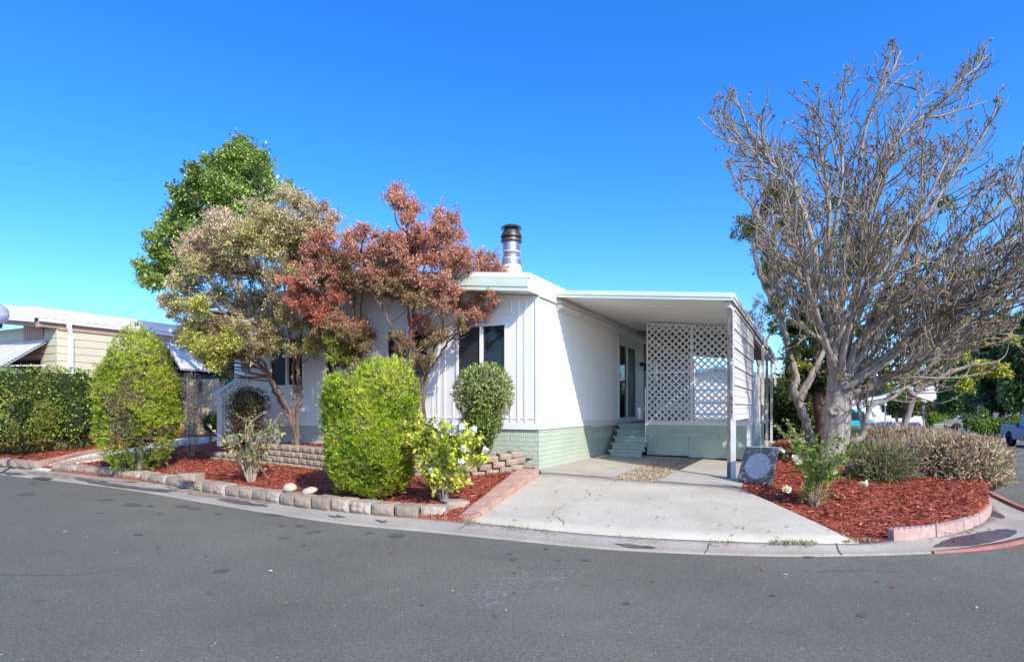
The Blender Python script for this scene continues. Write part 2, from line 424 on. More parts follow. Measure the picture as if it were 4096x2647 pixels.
def EG(px, py): return GF(px, py, z_road)
E = [EG(*p) for p in ((-420, 1052), (-200, 1078), (0, 1104), (130, 1118), (300, 1140), (450, 1165), (600, 1190), (800, 1219), (1000, 1238), (1200, 1258), (1400, 1277), (1600, 1288), (1800, 1294), (2000, 1293), (2170, 1287), (2300, 1277), (2383, 1262), (2455, 1240), (2470, 1220), (2440, 1200), (2383, 1183), (2300, 1145))]
du = Vector((UX, UY, 0))
for t in (3, 8, 14, 22, 32, 45, 60):
    q = E[21]+du*t; q.z = z_road(q.x, q.y); E.append(q)
def zb(x, y): return z_road(x, y)+.07
Bk = [GF(px, py, zb) for px, py in ((-420, 1032), (-200, 1056), (0, 1080), (130, 1096), (330, 1119), (500, 1147), (640, 1168), (800, 1188), (940, 1202), (1100, 1217), (1300, 1238), (1480, 1252), (1700, 1262), (1850, 1266), (2000, 1266), (2090, 1254), (2170, 1248), (2235, 1234), (2285, 1212), (2303, 1190), (2290, 1165), (2262, 1148))]
for t in (3, 8, 14, 22, 32, 45, 60):
    q = Bk[21]+du*t; q.z = zb(q.x, q.y); Bk.append(q)
Ec = catmull(E, 6); Bc = catmull(Bk, 6)
def resample(P, n):
    s = np.concatenate([[0], np.cumsum(np.linalg.norm(np.diff(P, axis=0), axis=1))]); s /= s[-1]
    t = np.linspace(0, 1, n)
    return np.stack([np.interp(t, s, P[:, k]) for k in range(3)], 1)
def strip(name, A, B, m, rows=3, lift=0, prof=None, skirt=.4, kind='structure'):
    n = len(A); V = []; Q = []
    for j in range(rows+1):
        t = j/rows
        for i in range(n):
            p = A[i]*(1-t)+B[i]*t
            V.append((p[0], p[1], p[2]+lift+(prof(t) if prof else 0)))
    for j in range(rows):
        for i in range(n-1):
            Q.append((j*n+i, j*n+i+1, (j+1)*n+i+1, (j+1)*n+i))
    k = len(V)
    for row in (0, rows):
        for i in range(n): p = V[row*n+i]; V.append((p[0], p[1], p[2]-skirt))
    for i in range(n-1):
        Q.append((k+i, k+i+1, i+1, i)); Q.append((rows*n+i, rows*n+i+1, k+n+i+1, k+n+i))
    return tag(np_obj(name, V, Q, m), kind=kind)
# a shallow concrete gutter along the kerb: matching points of both curves (same knot count, same pace)
strip('gutter', Ec, Bc, M['gutter'], 5, .012, lambda t: -.03*math.sin(math.pi*min(1, t*1.1))*.6, .3)
# red painted lip at the corner
i0, i1 = 14*6, 16*6+2
Tn = nrm(np.gradient(Ec, axis=0)); Nn = np.stack([-Tn[:, 1], Tn[:, 0], 0*Tn[:, 0]], 1)
red = [Ec[i]+Nn[i]*.10*min(1, (i-i0)/8+.15) for i in range(i0, i1+1)]; redo = [Ec[i]-Nn[i]*.02 for i in range(i0, i1+1)]
strip('red_kerb_paint', np.array(redo), np.array(red), M['redkerb'], 1, .022, None, .03)
i0, i1 = 19*6, 26*6
red = [Ec[i]*.70+Bc[i]*.30 for i in range(i0, i1+1)]; redo = [Ec[i]*1.02-Bc[i]*.02 for i in range(i0, i1+1)]
strip('red_kerb_paint', np.array(redo), np.array(red), M['redkerb'], 1, .03, None, .05)
# wet patches in the gutter
m_, nt_, b_ = new_mat('wet_puddle')
vv = _coord(nt_); nt_.links.new(_ramp(nt_, _noise(nt_, vv, 3, 5), [(.35, (.06, .04, .035)), (.7, (.12, .085, .07))]), b_.inputs['Base Color'])
b_.inputs['Roughness'].default_value = .4; b_.inputs['Specular IOR Level'].default_value = .18; M['wet'] = m_
m_, nt_, b_ = new_mat('damp_stain')
vv = _coord(nt_); nt_.links.new(_ramp(nt_, _noise(nt_, vv, 6, 6), [(.35, (.07, .062, .06)), (.7, (.13, .115, .105))]), b_.inputs['Base Color'])
b_.inputs['Roughness'].default_value = .7; M['damp'] = m_
m_, nt_, b_ = new_mat('oil_stain')
vv = _coord(nt_); nt_.links.new(_ramp(nt_, _noise(nt_, vv, 14, 6), [(.35, (.060, .060, .058)), (.7, (.125, .122, .112))]), b_.inputs['Base Color']); b_.inputs['Roughness'].default_value = .7; M['oil'] = m_
def blob(name, pts, zf, m, jag=.02, label=None):
    P = catmull([GF(px, py, zf) for px, py in pts]+[GF(*pts[0], zf)], 5)[:-1]
    c = P.mean(0); V = [(c[0], c[1], zf(c[0], c[1])+.005)]
    for p in P:
        q = c+(p-c)*(1+random.uniform(-jag, jag)); V.append((q[0], q[1], zf(q[0], q[1])+.004))
    n = len(P); o = np_obj(name, V, [(0, 1+i, 1+(i+1) % n) for i in range(n)], m)
    return tag(o, kind='stuff', label=label)
GSP = np.concatenate([Ec*(1-t)+Bc*t+np.array((0, 0, .012-.018*math.sin(math.pi*min(1, t*1.1)))) for t in np.linspace(0, 1, 31)])
def zg(x, y):
    k = int(np.argmin((GSP[:, 0]-x)**2+(GSP[:, 1]-y)**2)); return float(GSP[k, 2])+.003
blob('puddle', ((2170, 1272), (2200, 1256), (2260, 1243), (2310, 1233), (2350, 1231), (2370, 1237), (2345, 1250), (2290, 1264), (2230, 1271)), zg, M['wet'], .05, 'brown puddle lying in the gutter at the street corner')
m_, nt_, b_ = new_mat('silt'); vv = _coord(nt_); nt_.links.new(_ramp(nt_, _noise(nt_, vv, 5, 8, .7), [(.3, (.17, .10, .07)), (.7, (.30, .225, .165))]), b_.inputs['Base Color']); b_.inputs['Roughness'].default_value = .95; M['silt'] = m_
for pts in (((60, 1098), (110, 1099), (190, 1109), (280, 1118), (330, 1126), (240, 1119), (150, 1111), (90, 1105)), ((380, 1131), (470, 1149), (560, 1160), (640, 1173), (540, 1163), (440, 1149))):
    blob('silt_stain', pts, lambda x, y: zg(x, y)-.002, M['silt'], .10, 'reddish silt washed along the gutter')
OIL = ((247, 1163, 16), (311, 1175, 20), (350, 1177, 11), (426, 1178, 18), (454, 1183, 16), (372, 1195, 7), (508, 1196, 9), (737, 1237, 12), (655, 1223, 8), (590, 1239, 4), (322, 1243, 11), (486, 1381, 6), (1193, 1301, 12), (1363, 1303, 12), (1188, 1288, 6), (1270, 1277, 7), (1300, 1304, 6), (1152, 1434, 7), (860, 1240, 10), (925, 1246, 22), (1458, 1404, 10), (60, 1150, 18), (75, 1124, 12), (720, 1240, 6), (700, 1224, 12), (640, 1197, 26), (1880, 1295, 14), (2010, 1430, 16), (1800, 1385, 9))
for px, py, r in OIL:
    h_ = r*(py-HY)/1419*2.2+.6; blob('oil_stain', [(px+r*math.cos(a)*random.uniform(.7, 1.25), py+h_*.5*math.sin(a)*random.uniform(.7, 1.25)) for a in np.linspace(0, 2*math.pi, 9, endpoint=False)], z_road, M['oil'], .12)
blob('puddle', ((2288, 1190), (2310, 1188), (2330, 1196), (2338, 1205), (2318, 1203)), zg, M['wet'], .05, 'small dark puddle in the gutter beside the pink edging')
for pts in (((165, 1112), (240, 1120), (330, 1131), (420, 1143), (330, 1140), (230, 1127)), ((500, 1160), (560, 1165), (625, 1177), (600, 1178), (540, 1170)), ((760, 1197), (790, 1199), (806, 1204), (775, 1204)), ((0, 1103-5), (40, 1099), (57, 1104), (20, 1105)), ((75, 1111), (100, 1109), (125, 1113), (100, 1116)), ((870, 1210), (900, 1211), (890, 1216)), ((1430, 1266), (1480, 1268), (1530, 1275), (1470, 1274))):
    blob('damp_stain', pts, zg, M['damp'], .12, 'dark damp stain in the concrete gutter')

def merge(prefix, label):
    obs = [o for o in COL.objects if o.name.split('.')[0] == prefix]; mb = MB()
    for o in obs: mb.add([tuple(v.co) for v in o.data.vertices], [tuple(p.vertices) for p in o.data.polygons])
    m = obs[0].data.materials[0]
    for o in obs: bpy.data.objects.remove(o, do_unlink=True)
    tag(mb.build(prefix, m), kind='stuff', label=label)
merge('oil_stain', 'dark oil drips scattered over the asphalt'); merge('damp_stain', 'dark damp stains along the concrete gutter'); merge('silt_stain', 'reddish silt washed along the gutter by the kerbside blocks')
# driveway apron: ruled between the gutter and the joint of the carport slab
JL, JR = GF(1263, 1099, z_pad), GF(1713, 1133, z_pad)
fb = resample(Bc[9*6:14*6+1], 26); jl = np.array([tuple(JL.lerp(JR, t)) for t in np.linspace(0, 1, 26)])
strip('driveway', fb+np.array((0, 0, .012)), jl, M['drive'], 8, 0, lambda t: .03*math.sin(math.pi*t)*.5, .3)
def pt_drive(px, py):
    # solve on the apron surface
    z = -.2
    for _ in range(25):
        p = G(px, py, z)
        best = None
        k = np.argmin(np.linalg.norm(fb[:, :2]-np.array((p.x, p.y)), axis=1)*0+np.abs((jl[:, 0]-fb[:, 0])*(p.y-fb[:, 1])-(jl[:, 1]-fb[:, 1])*(p.x-fb[:, 0])))
        a, b = fb[k], jl[k]; ab = b-a
        t = min(1.1, max(-.1, ((p.x-a[0])*ab[0]+(p.y-a[1])*ab[1])/(ab[0]**2+ab[1]**2)))
        z = .5*z+.5*(a[2]+.012+ab[2]*t+.015*math.sin(math.pi*min(1, max(0, t))))
    return Vector((p.x, p.y, z))
vl, ul = toH(JL); vr, ur = toH(JR)
padpoly = [(H(vl-.03, ul+.01)), H(vr, ur+.01), H(3.46, ur+.3), H(3.42, 5.2), H(3.4, 16.5), H(0.0, 16.5), H(0.0, .02)]
mb = MB(); mb.prism([(p.x, p.y) for p in padpoly], -.5, z_pad); tag(mb.build('carport_slab', M['slab']), kind='structure')
# gravel strip
gp = [GF(px, py, z_pad) for px, py in ((1420, 1113.5), (1528, 1121), (1622, 1070), (1545, 1066))]
mb = MB(); mb.prism([(p.x, p.y) for p in gp], -.3, lambda x, y: z_pad(x, y)+.008); tag(mb.build('gravel_strip', M['gravel']), kind='structure')
n = 5200; P = np.array([tuple(gp[0].lerp(gp[1], a).lerp(gp[3].lerp(gp[2], a), b)) for a, b in rng.uniform(-.015, 1.015, (n, 2))])
P[:, 2] += .010
a = rng.uniform(0, 6.28, n); D = np.stack([np.cos(a), np.sin(a), rng.uniform(.1, .9, n)], 1)
GRV = [(.42, .32, .20), (.56, .45, .31), (.64, .54, .40), (.34, .26, .17), (.48, .37, .24)]
tag(leaf_obj('gravel_stones', P, D, rdir(n)*.5+np.array((0, 0, .6)), rng.uniform(.012, .03, n), rng.uniform(.012, .022, n), pick(GRV, n), M['chips']), kind='stuff', label='loose tan gravel in the strip between the carport slabs')
# hairline cracks on the driveway
def crack(pts, w=.0035):
    L = []
    for a, b in zip(pts[:-1], pts[1:]):
        for t in np.linspace(0, 1, 5, endpoint=False): L.append((a[0]+(b[0]-a[0])*t+random.uniform(-3, 3), a[1]+(b[1]-a[1])*t+random.uniform(-1.2, 1.2)))
    V = []; Q = []
    for i, (x, y) in enumerate(L):
        p = pt_drive(x, y); ww = w*random.uniform(.3, 1.3); V += [(p.x-ww, p.y-ww*.3, p.z+.005), (p.x+ww, p.y+ww*.3, p.z+.005)]
        if i: Q.append((2*i-2, 2*i-1, 2*i+1, 2*i))
    return V, Q
Vs, Qs = [], []
for pts in (((1285, 1196), (1300, 1182), (1330, 1168), (1375, 1153), (1368, 1146), (1390, 1140), (1420, 1130), (1440, 1112)), ((1285, 1196), (1310, 1212), (1316, 1228)), ((1375, 1153), (1365, 1143), (1378, 1136))):
    V, Q = crack(pts); Qs += [tuple(i+len(Vs) for i in q) for q in Q]; Vs += V
tag(np_obj('driveway_crack', Vs, Qs, M['damp']), kind='structure')
# joint between apron and slab
mb = MB(); mb.beam(JL+Vector((0, 0, .003)), JR+Vector((0, 0, .003)), .007, .006); tag(mb.build('slab_joint', M['damp']), kind='structure')

# ---- left garden bed
bedfront = Bc[0:9*6+1]
back = np.array([H(0.05, 3)]); 
fr = resample(bedfront, 60)
bk = np.array([np.array(tuple(GF(1215, 1092, z_bed))) if i > 57 else np.array((fr[i][0]*1.0+7.5, fr[i][1]+13.5, 0)) for i in range(60)])
bk[-3:] = np.array(tuple(H(-.1, .1)))
for i in range(57): bk[i] = fr[i]+(np.array((5.5, 14.0, 0)) if fr[i][0] < -6 else np.array((1.2, 4.5+8*max(0, (-fr[i][0]-2)/4), 0)))
def bed_sheet(name, A, B, zf, m, rows=24, bump=.012):
    V = []; n = len(A)
    for j in range(rows+1):
        t = j/rows
        for i in range(n):
            p = A[i]*(1-t)+B[i]*t; z = zf(p[0], p[1])+(0 if j == 0 else bump*math.sin(p[0]*7.1+p[1]*3)*math.sin(p[1]*6.3-p[0]*2))
            V.append((p[0], p[1], z))
    Q = [(j*n+i, j*n+i+1, (j+1)*n+i+1, (j+1)*n+i) for j in range(rows) for i in range(n-1)]
    k = len(V); V += [(V[i][0], V[i][1], V[i][2]-.4) for i in range(n)]
    Q += [(k+i, k+i+1, i+1, i) for i in range(n-1)]
    return tag(np_obj(name, V, Q, m, smooth=True), kind='structure')
bed_sheet('mulch_bed', fr, bk, z_bed, M['mulch'])
# ---- retaining wall line and raised bed
RW = [Vector(p) for p in ((-6.75, 13.75, 0), (-5.2, 12.75, 0), (-3.95, 11.85, 0), (-3.0, 11.1, 0), (-2.0, 10.75, 0), (-1.0, 10.62, 0), (-.35, 10.75, 0), (.16, 10.98, 0))]
RWc = resample(catmull(RW, 8), 60)
def z_up(x, y):
    k = int(np.argmin((RWc[:, 0]-x)**2+(RWc[:, 1]-y)**2)); t = k/59
    return (.22+(.10 if t < .5 else .10-.12*(t-.5)*2))*sst(-.05, .14, t)+.05*(1-sst(-.05, .14, t))
hb = np.array([tuple(H(-7.6+7.5*t, .03)) for t in np.linspace(0, 1, 60)])
upA = RWc+np.array((.03, .06, 0))
bed_sheet('raised_mulch_bed', upA, hb, lambda x, y: z_up(x, y), M['mulch'], 10, .02)
# ---- right garden bed
rf = resample(Bc[14*6:27*6], 70)
RP = [(JR.x, JR.y)]+[(H(3.47, ur+.3).x, H(3.47, ur+.3).y), (H(3.43, 5.2).x, H(3.43, 5.2).y), (H(3.41, 16.5).x, H(3.41, 16.5).y), (H(3.41, 30).x, H(3.41, 30).y)]
rb = resample(np.array([(x, y, 0) for x, y in RP]), 70)
bed_sheet('mulch_bed', rf, rb, z_rbed, M['mulch'], 30)
# ---- path of pale concrete from the kerb to the entry stair
def path_poly(pts, z): return [(p.x, p.y) for p in (GF(px, py, lambda x, y: z_bed(x, y)+.015) for px, py in pts)]
mb = MB(); mb.prism(path_poly(((74, 1084.5), (112, 1088), (150, 1080), (238, 1069.5), (340, 1048), (420, 1036), (520, 1024), (530, 1016), (440, 1018), (360, 1028), (300, 1042), (206, 1057), (122, 1078)), 0), lambda x, y: z_bed(x, y)-.3, lambda x, y: z_bed(x, y)+.025-.075*(1-sst(-.1, .15, n_bed(x, y))))
tag(mb.build('garden_path', M['path']), kind='structure')

# ---- loose bark chips over the beds
def chips(name, poly, zf, dens, label, size=(.02, .11)):
    P = np.array([(q[0], q[1]) for q in poly]); lo, hi = P.min(0), P.max(0)
    n = int(np.prod(hi-lo)*dens); X = rng.uniform(lo, hi, (n, 2)); X = X[in_poly(X, poly)]; n = len(X)
    z = np.array([zf(x, y) for x, y in X])+rng.uniform(.0, .018, n)
    a = rng.uniform(0, 6.28, n); D = np.stack([np.cos(a), np.sin(a), rng.normal(.08, .25, n)], 1)
    N = rng.normal(0, .45, (n, 3))+np.array((0, 0, 1))
    c = pick(MUL+[(.52, .17, .12), (.10, .022, .016), (.13, .03, .02)], n, .22)
    tag(leaf_obj(name, np.column_stack([X, z]), D, N, rng.uniform(*size, n), rng.uniform(.008, .024, n), c, M['chips']), kind='stuff', label=label)
pathp = path_poly(((74, 1084.5), (112, 1088), (150, 1080), (238, 1069.5), (340, 1048), (420, 1036), (520, 1024), (530, 1016), (440, 1018), (360, 1028), (300, 1042), (206, 1057), (122, 1078)), 0)
lowpoly = [tuple(p[:2]) for p in fr[20:]]+[tuple(H(-.02, -.05)[:2])]+[tuple(p[:2]) for p in RWc[::-1]]+[(-9.3, 17), (-14, 19.5)]
chips('bark_mulch', lowpoly, lambda x, y: z_bed(x, y), 520, 'red bark chips covering the low bed behind the kerbside blocks')
uppoly = [tuple(p[:2]) for p in upA]+[tuple(p[:2]) for p in hb[::-1]]
chips('bark_mulch', uppoly, z_up, 420, 'red bark chips in the raised bed below the windows')
rpoly = [tuple(p[:2]) for p in rf]+[tuple(p[:2]) for p in rb[::-1]]
rp2 = [q for q in rpoly]
X0 = [tuple(JR[:2])]+[tuple(p[:2]) for p in rf[:26]]+[(10.2, 14.5), (11.0, 20), (8.5, 19)]+[tuple(H(3.45, 7)[:2]), tuple(H(3.44, 4)[:2]), tuple(H(3.48, ur+.3)[:2])]
chips('bark_mulch', X0, z_rbed, 800, 'red bark chips round the bare tree in the corner bed', (.022, .13))
# stray chips and leaves on concrete and road
def litter(name, pxs, fn, cols, label, size=(.03, .07)):
    P = np.array([tuple(fn(*p)) for p in pxs]); n = len(P); P[:, 2] += .012
    a = rng.uniform(0, 6.28, n); D = np.stack([np.cos(a), np.sin(a), rng.uniform(0, .15, n)], 1)
    tag(leaf_obj(name, P, D, rng.normal(0, .2, (n, 3))+np.array((0, 0, 1)), rng.uniform(*size, n), rng.uniform(.012, .03, n), pick(cols, n), M['chips']), kind='stuff', label=label)
pk = []
while len(pk) < 70:
    x, y = random.uniform(1120, 1980), random.uniform(1115, 1255)
    if y > 1105+(1240-1105)*0 and y < 1215+(x-1100)*.055: pk.append((x, y))
litter('fallen_leaves', pk, lambda x, y: pt_drive(x, y), [(.22, .09, .05), (.30, .16, .09), (.16, .06, .03)], 'small dry leaves scattered on the concrete driveway')
pk = [(random.gauss(1450, 620), random.uniform(1245, 1420)) for _ in range(26)]+[(random.uniform(100, 900), random.uniform(1215, 1300)) for _ in range(22)]+[(270, 1215), (280, 1220), (361, 1278), (365, 1283), (458, 1268), (374, 1281), (636, 1331), (631, 1332), (640, 1329), (176, 1228), (180, 1230)]
pk = [p for p in pk if p[1] > 1215+60*sst(300, 1200, p[0])+15]
litter('road_litter', pk, EG, [(.40, .12, .07), (.25, .07, .05), (.55, .45, .30), (.62, .6, .55)], 'bark chips and straw bits blown onto the asphalt')
n = 420; t_ = rng.uniform(0, 1, n); P = np.array([tuple(EG(1340-250*t+random.gauss(0, 34), 1316+80*t+random.gauss(0, 16))) for t in t_]); P[:, 2] += .004; d_ = np.array(tuple(EG(1340, 1316)))-np.array(tuple(EG(1090, 1396))); D = nrm(d_[None]*np.array((1, 1, 0)))+rng.normal(0, .12, (n, 3))*np.array((1, 1, 0))
tag(leaf_obj('tyre_scuffs', P, D, np.array((0, 0, 1.))+np.zeros((n, 3)), rng.uniform(.02, .16, n)*rng.uniform(.3, 1, n), rng.uniform(.003, .012, n), pick([(.32, .32, .33), (.42, .42, .43), (.26, .26, .27)], n), M['chips']), kind='stuff', label='pale scuff marks worn into the asphalt')
for a_, b_2 in (((1066, 1236), (1102, 1216)), ((413, 1151), (452, 1140)), ((1640, 1290), (1655, 1259)), ((1960, 1294), (1945, 1266))):
    L_ = [EG(*a_).lerp(GF(*b_2, zb), t) for t in np.linspace(0, 1, 7)]; mb = MB()
    for p, q in zip(L_[:-1], L_[1:]):
        p, q = p.copy(), q.copy(); p.z = zg(p.x, p.y)+.003; q.z = zg(q.x, q.y)+.003; mb.beam(p, q, .007, .005)
    tag(mb.build('gutter_joint', M['damp']), kind='structure')
Vs, Qs = [], []
for L_ in (((0, 1337), (150, 1338), (240, 1330), (312, 1322), (318, 1334)), ((1900, 1330), (2010, 1326), (2100, 1332))):
    for k in range(len(L_)-1):
        for t0 in np.linspace(0, 1, 6, endpoint=False):
            for t in (t0, t0+1/6):
                p = EG(L_[k][0]+(L_[k+1][0]-L_[k][0])*t, L_[k][1]+(L_[k+1][1]-L_[k][1])*t+math.sin(t*40+k)*1.0); Vs += [(p.x, p.y-.004, p.z+.004), (p.x, p.y+.004, p.z+.004)]
            n_ = len(Vs); Qs.append((n_-4, n_-2, n_-1, n_-3))
tag(np_obj('road_crack', Vs, Qs, M['oil']), kind='structure')
pk = [(random.gauss(2230, 50), random.uniform(1225, 1262)) for _ in range(46)]+[(lambda t: (330+t*740+random.gauss(0, 6), 1119+t*86-8*math.sin(3.1*t)+random.gauss(3, 3.5)))(random.random()) for _ in range(90)]+[(lambda t: (1100+t*150+random.gauss(4, 6), 1216-t*116+random.gauss(0, 4)))(random.random()*.0) for _ in range(4)]
litter('gutter_litter', pk, lambda x, y: GF(x, y, zg), [(.30, .06, .04), (.2, .05, .03), (.3, .2, .12)], 'bark chips and dead leaves washed into the gutter')
# weeds along the joints
def weeds(name, segs, n, fn, label, cols, h=(.015, .04)):
    P = []
    for _ in range(n):
        a, b = random.choice(segs); t = random.random(); P.append(tuple(fn(a[0]+(b[0]-a[0])*t+random.gauss(0, 3), a[1]+(b[1]-a[1])*t+random.gauss(0, 1.3))))
    P = np.array(P); D = rng.normal(0, .6, (n, 3)); D[:, 2] = 1
    tag(leaf_obj(name, P, D, rdir(n), rng.uniform(*h, n), .012, pick(cols, n), M['leaf']), kind='stuff', label=label)
zbf = lambda x, y: GF(x, y, lambda a, b: zb(a, b)+.015)
GRS = [(.10, .18, .03), (.16, .24, .05), (.22, .24, .08), (.35, .32, .16)]
weeds('kerb_weeds', [((1105, 1217), (1200, 1229)), ((1060, 1212), (1105, 1219)), ((1060, 1212), (1120, 1185)), ((1230, 1233), (1300, 1240)), ((1430, 1250), (1560, 1259)), ((1650, 1262), (1720, 1263)), ((960, 1200), (1060, 1210)), ((1180, 1226), (1230, 1232))], 300, zbf, 'green weeds growing in the joint along the driveway edge', GRS)
weeds('dry_grass_tuft', [((1790, 1264), (1900, 1266)), ((1800, 1262), (1890, 1264)), ((1960, 1262), (2040, 1258)), ((1925, 1240), (1990, 1256))], 420, zbf, 'pale dry grass at the foot of the driveway', [(.42, .38, .24), (.36, .33, .18), (.2, .26, .08)], (.02, .055))

# ================================================================= EDGING BLOCKS AND STONES
def block_mesh(seed, w, d, h, m):
    rs = random.Random(seed); mb = MB(); nx, nz = 6, 4
    pts = {}
    vs = []; fs = []
    def v(x, y, z): vs.append((x, y, z)); return len(vs)-1
    fr_ = [[v(-w/2+w*i/nx, -d/2-(.018*rs.random()+.012 if 0 < i < nx and 0 < j < nz else -.006*rs.random()), h*j/nz) for i in range(nx+1)] for j in range(nz+1)]
    tb = .88
    bkv = [[v((-w/2+w*i/nx)*tb, d/2, h*j/nz) for i in range(nx+1)] for j in range(nz+1)]
    for j in range(nz):
        for i in range(nx):
            fs.append((fr_[j][i], fr_[j][i+1], fr_[j+1][i+1], fr_[j+1][i])); fs.append((bkv[j][i+1], bkv[j][i], bkv[j+1][i], bkv[j+1][i+1]))
        fs.append((bkv[j][0], fr_[j][0], fr_[j+1][0], bkv[j+1][0])); fs.append((fr_[j][nx], bkv[j][nx], bkv[j+1][nx], fr_[j+1][nx]))
    for i in range(nx):
        fs.append((fr_[nz][i], fr_[nz][i+1], bkv[nz][i+1], bkv[nz][i])); fs.append((bkv[0][i], bkv[0][i+1], fr_[0][i+1], fr_[0][i]))
    mb.add(vs, fs); o = mb.build('edging_block', m, None, .008)
    return o
protos = [block_mesh(k, .345, .25, .165, M[('block', 'block2', 'blockw')[k % 3]]) for k in range(6)]
def place_copy(src, loc, rz, label, cat, group, sc=(1, 1, 1), first=set()):
    if id(src) not in first: first.add(id(src)); o = src
    else:
        o = src.copy(); COL.objects.link(o)
    o.location = loc; o.rotation_euler = (random.uniform(-.03, .03), random.uniform(-.03, .03), rz); o.scale = sc
    return tag(o, label, cat, group)
row = resample(catmull([GF(px, py, lambda x, y: z_road(x, y)+.085) for px, py in ((112, 1092), (190, 1100), (330, 1116), (430, 1133), (500, 1146), (600, 1160), (700, 1176), (800, 1187), (900, 1197), (1000, 1203), (1072, 1202))], 8), 800)
# drop blocks side by side along the row
pos = []; i = 0
while i < 799:
    pos.append(i); j = i
    while j < 799 and np.linalg.norm(row[j]-row[i]) < .362: j += 1
    i = j
pos = pos[:-1]
white_at = {2, 9, 12, 14, 18, 22, 26, 27, 30, 33, 34, 35, 36}
nb = len(pos)
for k, i in enumerate(pos):
    a = row[i]; b = row[min(799, i+30)]; ang = math.atan2(b[1]-a[1], b[0]-a[0])
    wst = k in white_at
    src = protos[2+3*(k % 2)] if wst else protos[(0, 1, 3, 4)[(k*7) % 4]]
    mid = row[min(799, i+25)]
    place_copy(src, (mid[0]-math.sin(ang)*.10, mid[1]+math.cos(ang)*.10, z_road(mid[0], mid[1])+.068), ang+random.uniform(-.07, .07),
               ('lime-stained pale' if wst else 'tan split-face')+' concrete block in the low kerbside row, '+ordinal(nb-1-k)+' from the driveway', 'edging block', 'edging blocks along the kerb', (random.uniform(.9, 1.0), 1, random.uniform(.9, 1.06)))
# last two blocks turning the corner by the driveway
pe = GF(1052, 1190, lambda x, y: z_road(x, y)+.10)
place_copy(protos[0], (pe.x+.02, pe.y+.12, z_road(pe.x, pe.y)+.07), .55, 'tan split-face concrete block turned in at the driveway end of the kerbside row', 'edging block', 'edging blocks along the kerb')
for k, (px, py) in enumerate(((8, 1083), (32, 1086), (58, 1088), (84, 1090))):
    p = GF(px, py, lambda x, y: z_road(x, y)+.085)
    place_copy(protos[(0, 1, 4, 3)[k]], (p.x, p.y+.08, p.z), -.52, 'brown concrete edging block left of the pale path, '+ordinal(3-k)+' from the path', 'edging block', 'edging blocks along the kerb', (1.12, 1, 1))
p = GF(443, 1122, lambda x, y: z_road(x, y)+.20)
place_copy(protos[3], (p.x, p.y+.05, z_road(p.x, p.y)+.215), -.35, 'loose tan block lying on top of the kerbside row', 'edging block', None, (1.15, .95, .85))
# retaining wall of dry-laid blocks: blocks are its parts
rwall = empty('retaining_wall', RW[2], 0, 'low dry-laid retaining wall of tan split-face blocks below the windows', 'retaining wall')
wp = [block_mesh(20+k, .235, .2, .115, M[('block', 'block2', 'block')[k]]) for k in range(3)]
for o in wp: o.name = 'wall_block'; o.data.name = 'wall_block'
used_ = set(); RWd = resample(RWc, 1400)
for c in range(4):
    i = 0 if c % 2 == 0 else 22; prev = None
    while i < 1390:
        j = i
        while j < 1399 and np.linalg.norm(RWd[j]-RWd[i]) < .243: j += 1
        t = i/1400; mid = RWd[(i+j)//2]; ang = math.atan2(RWd[j][1]-RWd[i][1], RWd[j][0]-RWd[i][0])
        base = -.10-.03*sst(.2, .6, t)+.12*sst(.85, 1, t); top = (.17 if t < .22 else .34) if t < .62 else .31
        z = base+.118*c
        if z+.06 < top:
            src = random.choice(wp)
            if id(src) not in used_: used_.add(id(src)); o = src
            else: o = src.copy(); COL.objects.link(o)
            o.parent = rwall; o.location = Vector((mid[0]-math.sin(ang)*(.04+.012*c), mid[1]+math.cos(ang)*(.04+.012*c), z))-RW[2]
            o.rotation_euler = (0, 0, ang+random.uniform(-.05, .05)); o.scale = (random.uniform(.93, 1.0), 1, 1)
        i = j
def boulder(name, p, r, label, m):
    mb = MB(); V = []; nu, nv = 18, 12
    for j in range(nv+1):
        for i in range(nu):
            ph = math.pi*j/nv; th = 2*math.pi*i/nu
            k = 1+.05*math.sin(3*th+ph*2)+.04*math.sin(5*ph+th)
            V.append((r[0]*k*math.sin(ph)*math.cos(th), r[1]*k*math.sin(ph)*math.sin(th), r[2]*(1+k*math.cos(ph))))
    mb.add(V, [(j*nu+i, (j+1)*nu+i, (j+1)*nu+(i+1) % nu, j*nu+(i+1) % nu) for j in range(nv) for i in range(nu)])
    o = mb.build(name, m, None, 0, True); o.location = p; return tag(o, label, 'stone', 'river stones on the edging')
q = GF(672, 1150, lambda x, y: z_road(x, y)+.20); boulder('river_stone', (q.x, q.y+.05, z_road(q.x, q.y)+.215), (.105, .09, .075), 'smooth round tan stone resting on the kerbside blocks', M['stone'])
q = GF(719, 1153, lambda x, y: z_road(x, y)+.20); o = boulder('river_stone', (q.x, q.y+.06, z_road(q.x, q.y)+.21), (.115, .08, .055), 'flatter grey-brown stone right of the round one on the kerbside blocks', M['stone']); o.rotation_euler = (.1, -.2, .3)
